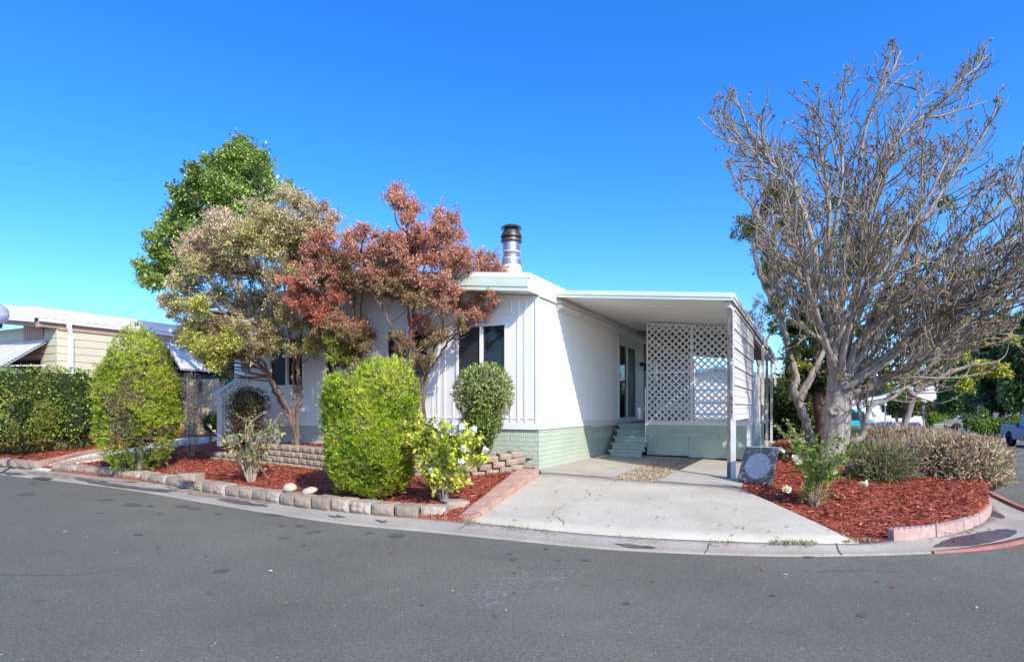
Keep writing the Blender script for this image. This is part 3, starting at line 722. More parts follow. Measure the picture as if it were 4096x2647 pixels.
# pink scalloped edging of the corner bed
sc = resample(catmull([GF(px, py, lambda x, y: z_road(x, y)+.085) for px, py in ((2072, 1254), (2140, 1248), (2200, 1240), (2250, 1226), (2286, 1208), (2300, 1188), (2296, 1170), (2268, 1152))], 10), 8*11+1)
nblk = 8
for b in range(nblk):
    seg = sc[b*11:(b+1)*11+1]; mb = MB()
    c0 = Vector(seg[5]); 
    for i in range(11):
        p, q = Vector(seg[i])-c0, Vector(seg[i+1])-c0
        if i == 0: p = p.lerp(q, .15)
        if i == 10: q = q.lerp(p, .15)
        t = (q-p).normalized(); nn = Vector((-t.y, t.x, 0))*.042; dz_ = Vector((0, 0, 1))
        hh_ = lambda s_: .086+.034*math.sqrt(abs(math.sin(math.pi*8*s_/11)))
        for k in range(5):
            a_, b_2 = p.lerp(q, k/5), p.lerp(q, (k+1)/5); ha, hb_ = hh_(i+k/5), hh_(i+(k+1)/5)
            mb.hexa([a_-nn-dz_*.12, b_2-nn-dz_*.12, b_2+nn-dz_*.12, a_+nn-dz_*.12, a_-nn*.75+dz_*ha, b_2-nn*.75+dz_*hb_, b_2+nn*.75+dz_*hb_, a_+nn*.75+dz_*ha])
    o = mb.build('scalloped_edging_block', M['scallop']); o.location = c0
    tag(o, 'pink scallop-topped concrete edging, '+ordinal(b)+' piece from the driveway round the corner bed', 'edging block', 'scalloped edging round the corner bed')
# red pavers along the driveway
PL = [GF(1064, 1211, lambda x, y: zb(x, y)+.01), GF(1207, 1095, lambda x, y: .05)]; PR = [GF(1099, 1216, lambda x, y: zb(x, y)+.01), GF(1256, 1097, lambda x, y: .045)]
cuts = (0, .10, .24, .45, .62, .78, .90, 1)
for k in range(7):
    t0, t1 = cuts[k], cuts[k+1]-.006
    q = [PL[0].lerp(PL[1], t0), PR[0].lerp(PR[1], t0), PR[0].lerp(PR[1], t1), PL[0].lerp(PL[1], t1)]
    c0 = (q[0]+q[2])/2; up = Vector((0, 0, .05+.008*(k % 2)))
    mb = MB(); mb.hexa([p-c0-Vector((0, 0, .2)) for p in q]+[p-c0+up for p in q])
    o = mb.build('paving_slab', M['paver'], None, .008); o.location = c0
    tag(o, 'faded red paving slab between mulch and driveway, '+ordinal(k)+' from the street', 'paving slab', 'red slabs beside the driveway')

# low terracotta edging on both sides of the path
def path_edge(pts, label, grp):
    L = resample(catmull([GF(px, py, z_bed) for px, py in pts], 6), 400); i = 0; k = 0
    while i < 395:
        j = i
        while j < 399 and np.linalg.norm(L[j]-L[i]) < .60: j += 1
        if j-i < 20: break
        a, b = Vector(L[i]), Vector(L[j]); t = (b-a).normalized(); c0 = (a+b)/2; nn = Vector((-t.y, t.x, 0)).normalized()*.035; mb = MB()
        for q in range(8):
            p0, p1 = a.lerp(b, (q+.04)/8)-c0, a.lerp(b, (q+.96)/8)-c0; m_ = (p0+p1)/2
            for u_, v_, h0, h1 in ((p0, m_, .085, .115), (m_, p1, .115, .085)):
                mb.hexa([u_-nn-Vector((0, 0, .15)), v_-nn-Vector((0, 0, .15)), v_+nn-Vector((0, 0, .15)), u_+nn-Vector((0, 0, .15)), u_-nn+Vector((0, 0, h0)), v_-nn+Vector((0, 0, h1)), v_+nn+Vector((0, 0, h1)), u_+nn+Vector((0, 0, h0))])
        o = mb.build('path_edging', M['scallop2']); o.location = c0; tag(o, label+', '+ordinal(k)+' piece from the kerb', 'edging block', grp); i = j; k += 1
M['scallop2'] = paint('brown_terracotta_edging', (.36, .22, .16), .95, .15, 5, .6, dirt=(.45, .34, .26), dirt_amt=.7)
path_edge(((84, 1083), (122, 1077), (206, 1056), (258, 1048)), 'brown scallop-topped edging on the hedge side of the pale path', 'edging along the path')
path_edge(((130, 1084.5), (150, 1080.5), (236, 1070), (300, 1060)), 'brown scallop-topped edging on the conifer side of the pale path', 'edging along the path')
# ================================================================= MOBILE HOME (local: x along the front, 0 at the right corner; y back; z up)
WH, LH = 7.43, 16.6
home = empty('mobile_home', HC, HROT, 'white single-storey mobile home with sage green trim and a low gable', 'house')
ZB, ZT = .75, 3.13
SL = .105
def ridge(x): return SL*(min(-x, WH+x))
# --- skirting
mb = MB(); mb.box(-WH, .02, -.4, 0, .12, ZB-.03); mb.box(-.10, .121, -.4, 0, 2.97, ZB-.03); mb.box(-WH, .121, -.4, -WH+.1, LH, ZB)
mb.build('skirting', M['emboss'], home)
mb = MB(); mb.box(-.10, 2.972, -.4, -.012, LH, ZB-.05)
for k in range(9):   # triangular vent cut-outs
    y = 3.12+k*.16
    mb.hexa([(-.012, y, .40), (-.012, y+.012, .40), (-.004, y+.012, .40), (-.004, y, .40), (-.012, y+.05, .58), (-.012, y+.062, .58), (-.004, y+.062, .58), (-.004, y+.05, .58)])
    mb.hexa([(-.012, y+.10, .40), (-.012, y+.112, .40), (-.004, y+.112, .40), (-.004, y+.10, .40), (-.012, y+.05, .58), (-.012, y+.062, .58), (-.004, y+.062, .58), (-.004, y+.05, .58)])
mb.build('skirting', M['sage_dark'], home)
# --- front wall built round its window openings, shallow vertical ribs
def fx(sx): return -s_front(sx)
win = [(fx(1826), fx(2029), 1.58, 2.70), (fx(1545), fx(1718), 1.58, 2.70), (fx(1300), fx(1430), 1.58, 2.70), (fx(1080), fx(1218), 1.58, 2.70)]
mb = MB()
xs = sorted([-WH, 0]+[x for w in win for x in w[:2]])
for a, b in zip(xs[:-1], xs[1:]):
    w = [q for q in win if abs(q[0]-a) < 1e-6 and abs(q[1]-b) < 1e-6]
    if w: mb.box(a, 0, ZB, b, .11, w[0][2]); mb.box(a, 0, w[0][3], b, .11, ZT)
    else: mb.box(a, 0, ZB, b, .11, ZT)
mb.build('front_wall', M['white'], home)
# gable triangle above
mb = MB(); mb.extr_y([(-WH, ZT), (0, ZT), (0, ZT+.02), (-WH/2, ZT+.02+ridge(-WH/2)), (-WH, ZT+.02)], .002, .11); mb.build('gable_wall', M['white'], home)
# ribs / trim on the front
mb = MB()
x = -.26
ribs = []
while x > -WH+.2:
    if all(not (w[0]-.14 < x < w[1]+.14) for w in win): ribs.append(x)
    x -= .145 if (len(ribs) % 2) else .20
for x in ribs: mb.hexa([(x-.022, -.014, ZB+.10), (x+.022, -.014, ZB+.10), (x+.03, 0, ZB+.10), (x-.03, 0, ZB+.10), (x-.022, -.014, ZT-.05), (x+.022, -.014, ZT-.05), (x+.03, 0, ZT-.05), (x-.03, 0, ZT-.05)])
for w in win:
    for z0, z1 in ((ZB+.10, w[2]-.20), (w[3]+.16, ZT-.05)):
        mb.box(w[0]-.09, -.012, z0, w[0]-.055, 0, z1); mb.box(w[1]+.055, -.012, z0, w[1]+.09, 0, z1)
    mb.box(w[0]-.12, -.024, w[2]-.19, w[1]+.12, 0, w[2]-.155)
    mb.box(w[0]-.12, -.02, w[3]+.14, w[1]+.12, 0, w[3]+.165)
mb.build('rib_trim', M['white'], home)
mb = MB(); mb.box(-WH-.01, -.022, ZB-.03, .022, 0, ZB+.07); mb.box(.0, .0005, ZB-.03, .022, 2.99, ZB+.07); mb.box(.0, 2.99, ZB-.07, .022, 5.0, ZB+.085)
mb.box(-WH-.01, -.012, ZB+.16, -.001, 0, ZB+.175)
mb.build('sill_band', M['white'], home)
mb = MB(); mb.box(-WH, -.016, ZB+.071, -WH+.09, 0, ZT); mb.build('corner_trim', M['white'], home)
mb = MB(); mb.box(-.06, -.016, ZB+.071, .018, 0, ZT-.04); mb.box(.0, -.0, ZB+.071, .018, .62, ZT-.04)
mb.build('corner_trim', M['white'], home)
M['greywall'] = paint('grey_brown_side_wall', (.24, .225, .215), .7, .1, 2)  # darker grey-brown colour for the rear stretch of the side wall
# --- side wall (right): fine vertical corrugation
y0, y1 = .62, 5.0; mb = MB(); pr = []; y = y0
while y < y1-.05:
    pr += [(0.0, y), (0.0, y+.050), (.015, y+.060), (.015, y+.085), (0, y+.095)]; y += .096
pr.append((0, y1)); n = len(pr)
V = [(a, b, ZB+.085) for a, b in pr]+[(a, b, ZT) for a, b in pr]
mb.add(V, [(i, i+1, n+i+1, n+i) for i in range(n-1)])
mb.build('side_siding', M['white'], home)
dy0, dy1 = 5.06, 6.82
SWN = [(8.3, 10.1, 1.45, 2.55)]
mb = MB(); mb.box(-.11, .111, ZB, -.003, dy0, ZT); mb.box(-.11, dy0, ZB-.02, -.003, dy1, ZB+.06); mb.box(-.11, dy0, 2.80, -.003, dy1, ZT)
mb.box(-.11, dy1, ZB, -.003, 7.75, ZT)
mb.build('side_wall', M['white'], home)
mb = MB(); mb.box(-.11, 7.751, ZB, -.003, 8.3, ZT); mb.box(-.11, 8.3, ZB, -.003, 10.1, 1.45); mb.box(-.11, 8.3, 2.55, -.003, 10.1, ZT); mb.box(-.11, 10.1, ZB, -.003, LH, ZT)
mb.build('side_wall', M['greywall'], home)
mb = MB(); mb.box(0, 4.98, ZB+.06, .06, 5.055, 2.93); mb.build('corner_post', M['white'], home)
# beam and roll gutter along the wall under the carport
mb = MB(); mb.box(0.001, .0, ZT-.005, .05, LH, ZT+.16); mb.box(.05, .85, ZT-.10, .11, LH, ZT-.02); mb.box(.05, .85, ZT+.01, .085, LH, ZT+.055); mb.box(.0, .85, ZT-.13, .05, LH, ZT-.006)
mb.build('wall_beam', M['soffit'], home)
mb = MB(); mb.box(-WH, .112, ZB, -WH+.1, LH, ZT+.1); mb.box(-WH, LH, -.4, 0, LH+.1, ZT+.15); mb.build('rear_wall', M['white'], home)
# --- roof with overhanging gable
OV = .43
def roofpoly(z0, th, ext=0):
    return [(-WH-ext, z0), (-WH/2, z0+ridge(-WH/2)), (0+ext, z0), (0+ext, z0+th), (-WH/2, z0+th+ridge(-WH/2)), (-WH-ext, z0+th)]
mb = MB(); mb.extr_y(roofpoly(ZT+.255, .085, .03), -OV-.03, LH+.3); mb.build('roof', M['roofwhite'], home)
mb = MB(); mb.extr_y(roofpoly(ZT+.03, .222, 0), -OV, 0); mb.extr_y(roofpoly(ZT+.165, .088, 0), .0005, LH+.1); mb.build('soffit', M['white'], home)
# fascia: three stepped sage courses following the gable
for (a, b, dy) in ((0.03, .10, .020), (.10, .19, .034), (.19, .252, .026)):
    pass
mb = MB()
mb.extr_y(roofpoly(ZT+.02, .075, 0), -OV-.022, -OV-.001); mb.extr_y(roofpoly(ZT+.096, .08, 0), -OV-.036, -OV-.001); mb.extr_y(roofpoly(ZT+.177, .076, 0), -OV-.028, -OV-.001)
mb.build('gable_fascia', M['sage'], home)
mb = MB(); mb.box(.001, -OV, ZT+.02, .022, 0, ZT+.253); mb.box(.001, 0, ZT+.156, .022, .75, ZT+.253); mb.build('bargeboard', M['white'], home)
# --- windows
def window(parent, x0, x1, z0, z1, y=0.0, split=.5, axis='x', screen_left=True):
    fr = MB(); w = .045
    def bx(a, b, c, d, y0, y1):
        if axis == 'x': fr.box(a, y0, c, b, y1, d)
        else: fr.box(-y1, a, c, -y0, b, d)
    bx(x0, x1, z0, z0+w, -.03, .07); bx(x0, x1, z1-w, z1, -.03, .07); bx(x0, x0+w, z0+w, z1-w, -.03, .07); bx(x1-w, x1, z0+w, z1-w, -.03, .07)
    xm = x0+(x1-x0)*split; bx(xm-.028, xm+.028, z0+w, z1-w, -.024, .06)
    f = fr.build('window', M['white'], parent)
    for k, (a, b) in enumerate(((x0+w, xm-.028), (xm+.028, x1-w))):
        g = MB(); dark = (k == 0) == screen_left
        if axis == 'x': g.box(a, .012 if dark else .03, z0+w, b, .038, z1-w)
        else: g.box(-.038, a, z0+w, -.012 if dark else -.03, b, z1-w)
        o = g.build('insect_screen' if dark else 'pane', M['screen'] if dark else M['glass'], f)
    return f
for w in win: window(home, w[0], w[1], w[2], w[3])
window(home, 8.3, 10.1, 1.45, 2.55, axis='y')
# --- sliding glass door in the side wall
fr = MB(); w = .05
fr.box(-.06, dy0, ZB+.061, .03, dy1, ZB+.11); fr.box(-.06, dy0, 2.74, .03, dy1, 2.80); fr.box(-.06, dy0, ZB+.11, .03, dy0+w, 2.74); fr.box(-.06, dy1-w, ZB+.11, .03, dy1, 2.74)
ym = (dy0+dy1)/2; fr.box(-.05, ym-.04, ZB+.11, .022, ym+.04, 2.74)
door = fr.build('sliding_door', M['white'], home)
g = MB(); g.box(-.03, dy0+w, ZB+.11, -.015, ym-.04, 2.74); g.build('door_pane', M['glass'], door)
g = MB(); g.box(-.015, ym+.04, ZB+.11, .0, dy1-w, 2.74); g.build('door_screen', M['bluescreen'], door)
g = MB(); g.box(.022, ym+.05, 1.65, .045, ym+.07, 1.95); g.build('door_handle', M['black'], door)
# --- wall lamp beside the door
lp = MB(); lp.lathe([(0, -.05), (.05, -.05), (.05, .05), (0, .05)], (.03, 7.42, 2.36), 12); lp.box(0, 7.37, 2.33, .05, 7.47, 2.43)
lp.tube([(.05, 7.42, 2.40), (.12, 7.36, 2.38), (.16, 7.34, 2.28)], .02, 8); lp.tube([(.05, 7.42, 2.40), (.12, 7.52, 2.38), (.16, 7.56, 2.28)], .02, 8)
lp.lathe([(.02, .08), (.045, .06), (.06, -.03), (.05, -.05), (0, -.04)], (.16, 7.34, 2.22), 14); lp.lathe([(.02, .08), (.045, .06), (.06, -.03), (.05, -.05), (0, -.04)], (.16, 7.56, 2.22), 14)
lpo = lp.build('wall_lamp', M['black'], home)
for yy in (7.34, 7.56):
    b = MB(); b.lathe([(0, -.05), (.035, -.03), (.04, .01), (0, .03)], (.165, yy, 2.17), 12); b.build('bulb', M['white'], lpo, 0, True)
# --- house number reading down the corner
nb_ = MB()
def seg(x, z, pts, t=.012):
    for a, b in zip(pts[:-1], pts[1:]): nb_.beam((x+a[0], -.020, z+a[1]), (x+b[0], -.020, z+b[1]), .006, .018, (0, 1, 0)) if False else nb_.beam((x+a[0], -.020, z+a[1]), (x+b[0], -.020, z+b[1]), .022, .008, (0, 1, 0))
def digit(ch, x, z, s=.13):
    P = {'4': [[(.62, 0), (.62, 1), (.1, .36), (.9, .36)]], '1': [[(.3, .8), (.55, 1), (.55, 0)]], '3': [[(.12, .86), (.35, 1), (.68, .97), (.82, .76), (.66, .56), (.36, .52), (.7, .46), (.86, .26), (.7, .05), (.36, 0), (.1, .14)]]}[ch]
    for pl in P: seg(x, z, [(a*s*.7, b*s*1.25) for a, b in pl])
for k, ch in enumerate('413'): digit(ch, -WH+.005, 1.93-.235*k)
nb_.build('house_number', M['black'], home)
# --- entry vestibule on the left side
mb = MB(); mb.box(-9.35, 1.2, .1, -WH-.002, 3.6, 3.2); mb.build('entry_wall', M['white'], home)
mb = MB(); mb.box(-9.5, 1.05, 3.2, -WH-.002, 3.75, 3.32); mb.build('entry_roof', M['roofwhite'], home)
fr = MB(); a, b, c, d = -9.12, -7.7, 2.02, 2.75
fr.box(a, 1.17, c, b, 1.199, c+.05); fr.box(a, 1.17, d-.05, b, 1.199, d); fr.box(a, 1.17, c+.05, a+.05, 1.199, d-.05); fr.box(b-.05, 1.17, c+.05, b, 1.199, d-.05); fr.box(a-.2, 1.18, c-.12, b+.1, 1.199, c-.08)
f = fr.build('window', M['white'], home); g = MB(); g.box(a+.05, 1.185, c+.05, b-.05, 1.195, d-.05); g.build('pane', M['glass'], f)
# --- flue on the roof
fx_, fy_ = -1.12, 1.05
d_ = (HC.y-UX*fx_+UY*fy_)
k_ = None
# place it on the photographed sight line x=1190 (print), 11.6 m away
pf = W(1190, 700, 12.2); fx_, fy_ = toH(pf)
zr = ZT+.255+.085+ridge(fx_); S = 12.2/1419
def zz(py): return CZ+(HY-py)*S
mb = MB(); mb.lathe([(.30, zr-.12), (.27, zr+.02), (.175, zz(613))], (fx_, fy_, 0), 28)
cone = mb.build('flue_flashing', M['roofwhite'], home, 0, True)
mb = MB(); mb.lathe([(.195, zz(617)), (.19, zz(604)), (.172, zz(603.5)), (.172, zz(590)), (.178, zz(589)), (.178, zz(586)), (.170, zz(585)), (.170, zz(562)), (.160, zz(557)), (.150, zz(545))], (fx_, fy_, 0), 32)
flue = mb.build('flue_pipe', M['steel'], home, 0, True)
mb = MB(); mb.lathe([(.173, zz(605)), (.178, zz(605.5)), (.178, zz(602.5)), (.173, zz(602))], (fx_, fy_, 0), 32); mb.build('flue_seal', M['white_dirty'], flue, 0, True); mb = MB(); mb.lathe([(.179, zz(588.5)), (.1805, zz(588.5)), (.1805, zz(586)), (.179, zz(586))], (fx_, fy_, 0), 32)
mb.build('flue_seal', M['white_dirty'], flue, 0, True)
mb = MB(); mb.lathe([(.15, zz(560)), (.212, zz(564)), (.214, zz(561.5)), (.158, zz(549)), (.15, zz(552))], (fx_, fy_, 0), 32)
mb.lathe([(.14, zz(551)), (.215, zz(554)), (.217, zz(551)), (.15, zz(536)), (.13, zz(537))], (fx_, fy_, 0), 32)
mb.lathe([(.13, zz(545)), (.13, zz(529)), (.0, zz(529))], (fx_, fy_, 0), 32)
mb.lathe([(.0, zz(532)), (.21, zz(533)), (.214, zz(531)), (.15, zz(526)), (0, zz(523.5))], (fx_, fy_, 0), 32)
mb.build('flue_cap', M['darksteel'], flue, 0, True)

# ================================================================= CARPORT
cp = empty('carport', HC, HROT, 'long sloping carport roof with sage fascia on slim white posts', 'carport')
VE, U0, U1 = 3.24, .72, 15.7
def zu(v): return 3.245-.098*v
ribn = []; v = .0; pr = []
L_ = 26
mb = MB()
# pan roof: ribs run along x, seen from below as fine lines
y = U0+.03; V = []; k = 0; prof = []
while y < U1:
    prof += [(y, 0), (y+.11, 0), (y+.122, .022), (y+.138, .022), (y+.15, 0)]; y += .15
n = len(prof)
for vv_ in (.086, VE-.03):
    V += [(vv_, a, zu(vv_)+.02+b) for a, b in prof]
mb.add(V, [(i, i+1, n+i+1, n+i) for i in range(n-1)])
mb.build('ceiling_pan', M['soffit'], cp)
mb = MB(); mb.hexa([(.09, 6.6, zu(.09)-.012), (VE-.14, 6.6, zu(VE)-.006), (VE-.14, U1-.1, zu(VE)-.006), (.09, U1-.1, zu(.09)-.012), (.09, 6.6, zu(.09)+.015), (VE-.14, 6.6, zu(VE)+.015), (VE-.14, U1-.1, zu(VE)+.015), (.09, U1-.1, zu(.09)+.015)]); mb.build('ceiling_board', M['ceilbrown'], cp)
mb = MB(); mb.hexa([(.03, U0+.02, zu(0)+.06), (VE, U0+.02, zu(VE)+.06), (VE, U1, zu(VE)+.06), (.03, U1, zu(0)+.06), (.03, U0+.02, zu(0)+.115), (VE, U0+.02, zu(VE)+.115), (VE, U1, zu(VE)+.115), (.03, U1, zu(0)+.115)]); mb.build('roof_panel', M['soffit'], cp)
mb = MB()
for z0, z1, t in ((-.005, .045, .02), (.045, .10, .034), (.10, .125, .028)):
    mb.hexa([(-.03, U0-t, zu(0)+z0), (VE, U0-t, zu(VE)+z0), (VE, U0+.02, zu(VE)+z0), (-.03, U0+.02, zu(0)+z0), (-.03, U0-t, zu(0)+z1), (VE, U0-t, zu(VE)+z1), (VE, U0+.02, zu(VE)+z1), (-.03, U0+.02, zu(0)+z1)])
mb.build('front_fascia', M['sage'], cp)
mb = MB()
for z0, z1, t in ((-.005, .05, .02), (.05, .125, .035)):
    mb.box(VE+.001, U0-.02, zu(VE)+z0, VE+t, U1, zu(VE)+z1)
mb.build('side_fascia', M['white_dirty'], cp)
mb = MB(); mb.box(VE-.13, U0+.1, zu(VE)-.11, VE-.03, U1-.05, zu(VE)+.0); mb.build('side_beam', M['white_dirty'], cp)
# front corner post: dark weathered timber strip with a white metal channel
zp = -.10
mb = MB(); mb.box(VE-.085, U0+.04, zp, VE-.03, U0+.10, zu(VE)-.11); mb.build('post', M['blackwood'], cp)
mb = MB(); mb.box(VE-.028, U0+.05, zp, VE+.05, U0+.11, .92); mb.build('post', M['white_dirty'], cp)
mb = MB(); mb.box(VE-.04, 3.85, zp, VE+.03, 3.92, .95); mb.build('post', M['white_dirty'], cp)
mb = MB()   # iron scroll between the posts
for c_, s_, ph in ((.62, .13, 0), (.22, .15, 1)):
    mb.tube([(VE-.01, 4.08+s_*(1-t*.75)*math.cos(4.5*t+ph*3.1)*.8, c_+s_*(1-t*.75)*math.sin(4.5*t+ph*3.1)) for t in np.linspace(0, 1.4, 22)], .011, 6)
mb.tube([(VE-.01, 4.2, .66), (VE-.01, 4.02, .42), (VE-.01, 4.2, .2)], .011, 6)
mb.box(VE-.03, 4.28, -.1, VE+.03, 4.33, .95)
mb.build('iron_scroll', M['white_dirty'], cp)
for k, u in enumerate((8.6, 10.3, 12.8, 15.45)):
    mb = MB(); lean = .28 if k == 0 else 0
    mb.beam((VE-.02+ (0 if not lean else 0), u-lean*.9, -.12), (VE-.02, u, zu(VE)-.02), .075, .075, (1, 0, 0)); mb.build('post', M['white_dirty'], cp)
# lapped side screen with horizontal ribs
mb = MB(); zt = zu(VE)-.12
NR = 6
for k in range(NR):
    z0 = .90+(zt-.90)*k/NR; z1 = .90+(zt-.90)*(k+1)/NR
    mb.hexa([(VE+.0, U0+.1, z0), (VE+.034, U0+.1, z0), (VE+.034, 4.75, z0), (VE+.0, 4.75, z0), (VE+.0, U0+.1, z1), (VE+.02, U0+.1, z1), (VE+.02, 4.75, z1), (VE+.0, 4.75, z1)])
    for q in (1, 2): 
        zq = z0+(z1-z0)*q/3; mb.box(VE+.02, U0+.1, zq, VE+.046-.008*q, 4.75, zq+.006)
    mb.hexa([(VE+.02, U0+.1, z1-.035), (VE+.05, U0+.1, z1-.03), (VE+.05, 4.75, z1-.03), (VE+.02, 4.75, z1-.035), (VE+.02, U0+.1, z1+.012), (VE+.042, U0+.1, z1+.0), (VE+.042, 4.75, z1+.0), (VE+.02, 4.75, z1+.012)])
mb.build('side_screen', M['white_dirty'], cp)

# ================================================================= DECK, LATTICE AND STEPS
dk = empty('porch_deck', H(0, 0), HROT, 'raised porch deck with green board skirt and white lattice screen', 'porch')
DU, DZ, V0, V1 = 4.35, .73, .93, 3.17
mb = MB(); mb.box(V0+.05, DU+.05, DZ-.09, V1, 12.5, DZ-.002); mb.box(.06, 5.0, DZ-.09, V0+.049, 12.5, DZ-.002); mb.build('deck_floor', M['sage_dark'], dk)
mb = MB(); mb.box(V0, DU-.035, .545, V1+.02, DU+.02, DZ-.02); mb.box(V0, DU-.02, .0, V0+.14, DU+.02, .543); mb.box(V0+.142, DU-.022, .42, 2.56, DU+.02, .543); mb.box(2.566, DU-.022, .42, V1+.02, DU+.02, .543)
mb.build('skirt_frame', M['sage_dark'], dk)
mb = MB()
for a, b in ((V0+.145, 1.9), (1.906, 2.72), (2.723, V1)): mb.box(a, DU-.006, -.03 if a > 1.8 else .0, b, DU+.02, .418)
mb.box(V1+.0, DU+.022, -.1, V1+.03, 8.2, DZ-.05)
mb.build('skirt_board', M['sage_dark'], dk)
mb = MB(); mb.box(V0-.01, DU-.045, DZ-.018, V1+.03, DU+.03, DZ+.03); mb.box(V0, DU-.03, DZ+.031, V1+.0, DU-.012, DZ+.075); mb.build('base_rail', M['lattice'], dk)
VM = 1.97
def lattice(name, v0, v1, z0, ztop):
    mb = MB(); pitch = .158; w = .027
    for sgn, off in ((1, 0.0), (-1, .007)):
        c = -6
        lo = (z0-v1) if sgn > 0 else (z0+v0); hi = (ztop(v0)-v0) if sgn > 0 else (ztop(v1)+v1)
        k = lo
        while k < hi+pitch:
            # line z = sgn*v + k, clipped to the panel
            a, b = v0, v1
            if sgn > 0: a = max(a, z0-k); b2 = b
            else: b = min(b, k-z0); 
            # top clip
            f = lambda v: sgn*v+k-ztop(v)
            if sgn > 0 and f(b) > 0:
                l, h = a, b
                for _ in range(30):
                    m_ = (l+h)/2
                    if f(m_) > 0: h = m_
                    else: l = m_
                b = l
            if sgn < 0 and f(a) > 0:
                l, h = a, b
                for _ in range(30):
                    m_ = (l+h)/2
                    if f(m_) > 0: l = m_
                    else: h = m_
                a = h
            if b-a > .012:
                y = DU-.012+off
                za, zb_ = sgn*a+k, sgn*b+k
                mb.hexa([(a, y, za-w), (b, y, zb_-w), (b, y+.006, zb_-w), (a, y+.006, za-w), (a, y, za+w), (b, y, zb_+w), (b, y+.006, zb_+w), (a, y+.006, za+w)])
            k += pitch
    return mb.build(name, M['lattice'], dk)
zl = lambda v: zu(v)-.02
lattice('lattice_panel', V0+.03, VM-.03, DZ+.07, zl); lattice('lattice_panel', VM+.03, V1-.02, DZ+.07, zl)
mb = MB()
for a, b in ((V0-.01, V0+.03), (VM-.035, VM+.035), (V1-.02, V1+.02)):
    mb = MB(); mb.box(a, DU-.03, DZ+.076, b, DU-.0125, zl(b)+.0); mb.build('lattice_frame', M['lattice'], dk)
mb = MB(); mb.box(V0+.031, DU-.024, 1.93, VM-.036, DU-.0128, 1.965); mb.build('lattice_rail', M['lattice'], dk); mb = MB()
mb.hexa([(V0+.031, DU-.028, zl(V0)-.04), (VM-.036, DU-.028, zl(VM)-.04), (VM-.036, DU-.014, zl(VM)-.04), (V0+.031, DU-.014, zl(V0)-.04), (V0+.031, DU-.028, zl(V0)), (VM-.036, DU-.028, zl(VM)), (VM-.036, DU-.014, zl(VM)), (V0+.031, DU-.014, zl(V0))])
mb.build('lattice_top_rail', M['lattice'], dk)
# white rail behind the lattice and side railing with slats
mb = MB(); mb.box(V0+.1, DU+.5, 1.05, VM-.1, DU+.54, 1.22); mb.box(V0-.03, DU-.1, .18, V0-.004, DU+.0, 1.6)
mb.beam((.80, DU+.9, 1.13), (.80, DU-.2, 1.05), .07, .10); mb.box(.77, DU-.26, .98, .83, DU-.18, 1.12); mb.box(.785, DU-.22, .85, .815, DU-.18, .98); mb.build('stair_rail', M['white'], dk)
mb = MB(); y = 5.05
while y < 7.95:
    mb.box(V1+.005, y, .74, V1+.022, y+.085, 1.96+.02*math.sin(y*9)); y += .092
mb.box(V1-.03, 5.0, 1.86, V1+.004, 7.95, 1.93); mb.box(V1-.03, 5.0, .80, V1+.004, 7.95, .87)
mb.build('side_railing', M['white_dirty'], dk)
# steps
st = empty('porch_steps', H(0, 0), HROT, 'five sage green wooden steps climbing beside the skirting to the sliding door', 'steps')
su = [3.72, 3.98, 4.24, 4.50, 4.78]; sz = [.135, .285, .435, .585, .715]
for k in range(5):
    a = .16-.02*k+(.0 if k else 0); b = .97-.0*k
    mb = MB(); mb.box(a, su[k], sz[k]-.045, b, su[k]+.32, sz[k]); mb.build('tread', M['sage_step'], st, .006)
    mb = MB(); mb.box(a+.035, su[k]+.035, sz[k]-.18 if k else -.05, b-.03, su[k]+.06, sz[k]-.046); mb.build('riser', M['sage_step'], st)
# leaning square table top beside the post
tb = empty('tabletop', (0, 0, 0), 0, 'square dark marbled tabletop with a pale round centre, propped against the carport post', 'tabletop')
bl, br = GF(1716, 1121, lambda x, y: z_pad(x, y)), GF(1797, 1128, lambda x, y: z_pad(x, y)+.02)
ex = (br-bl); wd = ex.length; ex.normalize()
nb2 = Vector((-ex.y, ex.x, 0)); ez = (Vector((0, 0, 1))+nb2*.42).normalized(); ey = ex.cross(ez)*-1
def tbp(a, b, c): return bl+ex*a+ez*b+ey*c
hh = .60
mb = MB(); mb.hexa([tbp(*q) for q in ((0, 0, -.03), (wd, 0, -.03), (wd, 0, .0), (0, 0, .0), (.03, hh, -.03), (wd+.0, hh, -.03), (wd+.0, hh, 0), (.03, hh, 0))])
m_, nt_, b_ = new_mat('dark_marble'); vv = _coord(nt_)
v1 = _noise(nt_, vv, 2.6, 5, .5, 2.0); vein = _ramp(nt_, v1, [(.492, 0), (.5, .8), (.508, 0)]); v2 = _ramp(nt_, _noise(nt_, vv, 5, 4, .6, 1.2), [(.495, 0), (.5, .5), (.505, 0)])
c_ = _ramp(nt_, _noise(nt_, vv, 14, 7, .7), [(.3, (.034, .039, .046)), (.7, (.065, .073, .082))]); c_ = _mix(nt_, vein, c_, (.7, .74, .8)); c_ = _mix(nt_, v2, c_, (.6, .64, .7))
nt_.links.new(c_, b_.inputs['Base Color']); b_.inputs['Roughness'].default_value = .6; b_.inputs['Specular IOR Level'].default_value = .25; M['marble'] = m_
slab = mb.build('slab', M['marble'], tb)
m_, nt_, b_ = new_mat('worn_disc'); vv = _coord(nt_); v1 = _noise(nt_, vv, 3, 5, .55, 2); 
c_ = _ramp(nt_, _noise(nt_, vv, 22, 6, .7), [(.3, (.10, .135, .195)), (.7, (.18, .23, .31))]); c_ = _mix(nt_, _ramp(nt_, v1, [(.493, 0), (.5, .7), (.507, 0)]), c_, (.6, .65, .7))
nt_.links.new(c_, b_.inputs['Base Color']); b_.inputs['Roughness'].default_value = .5; M['disc'] = m_
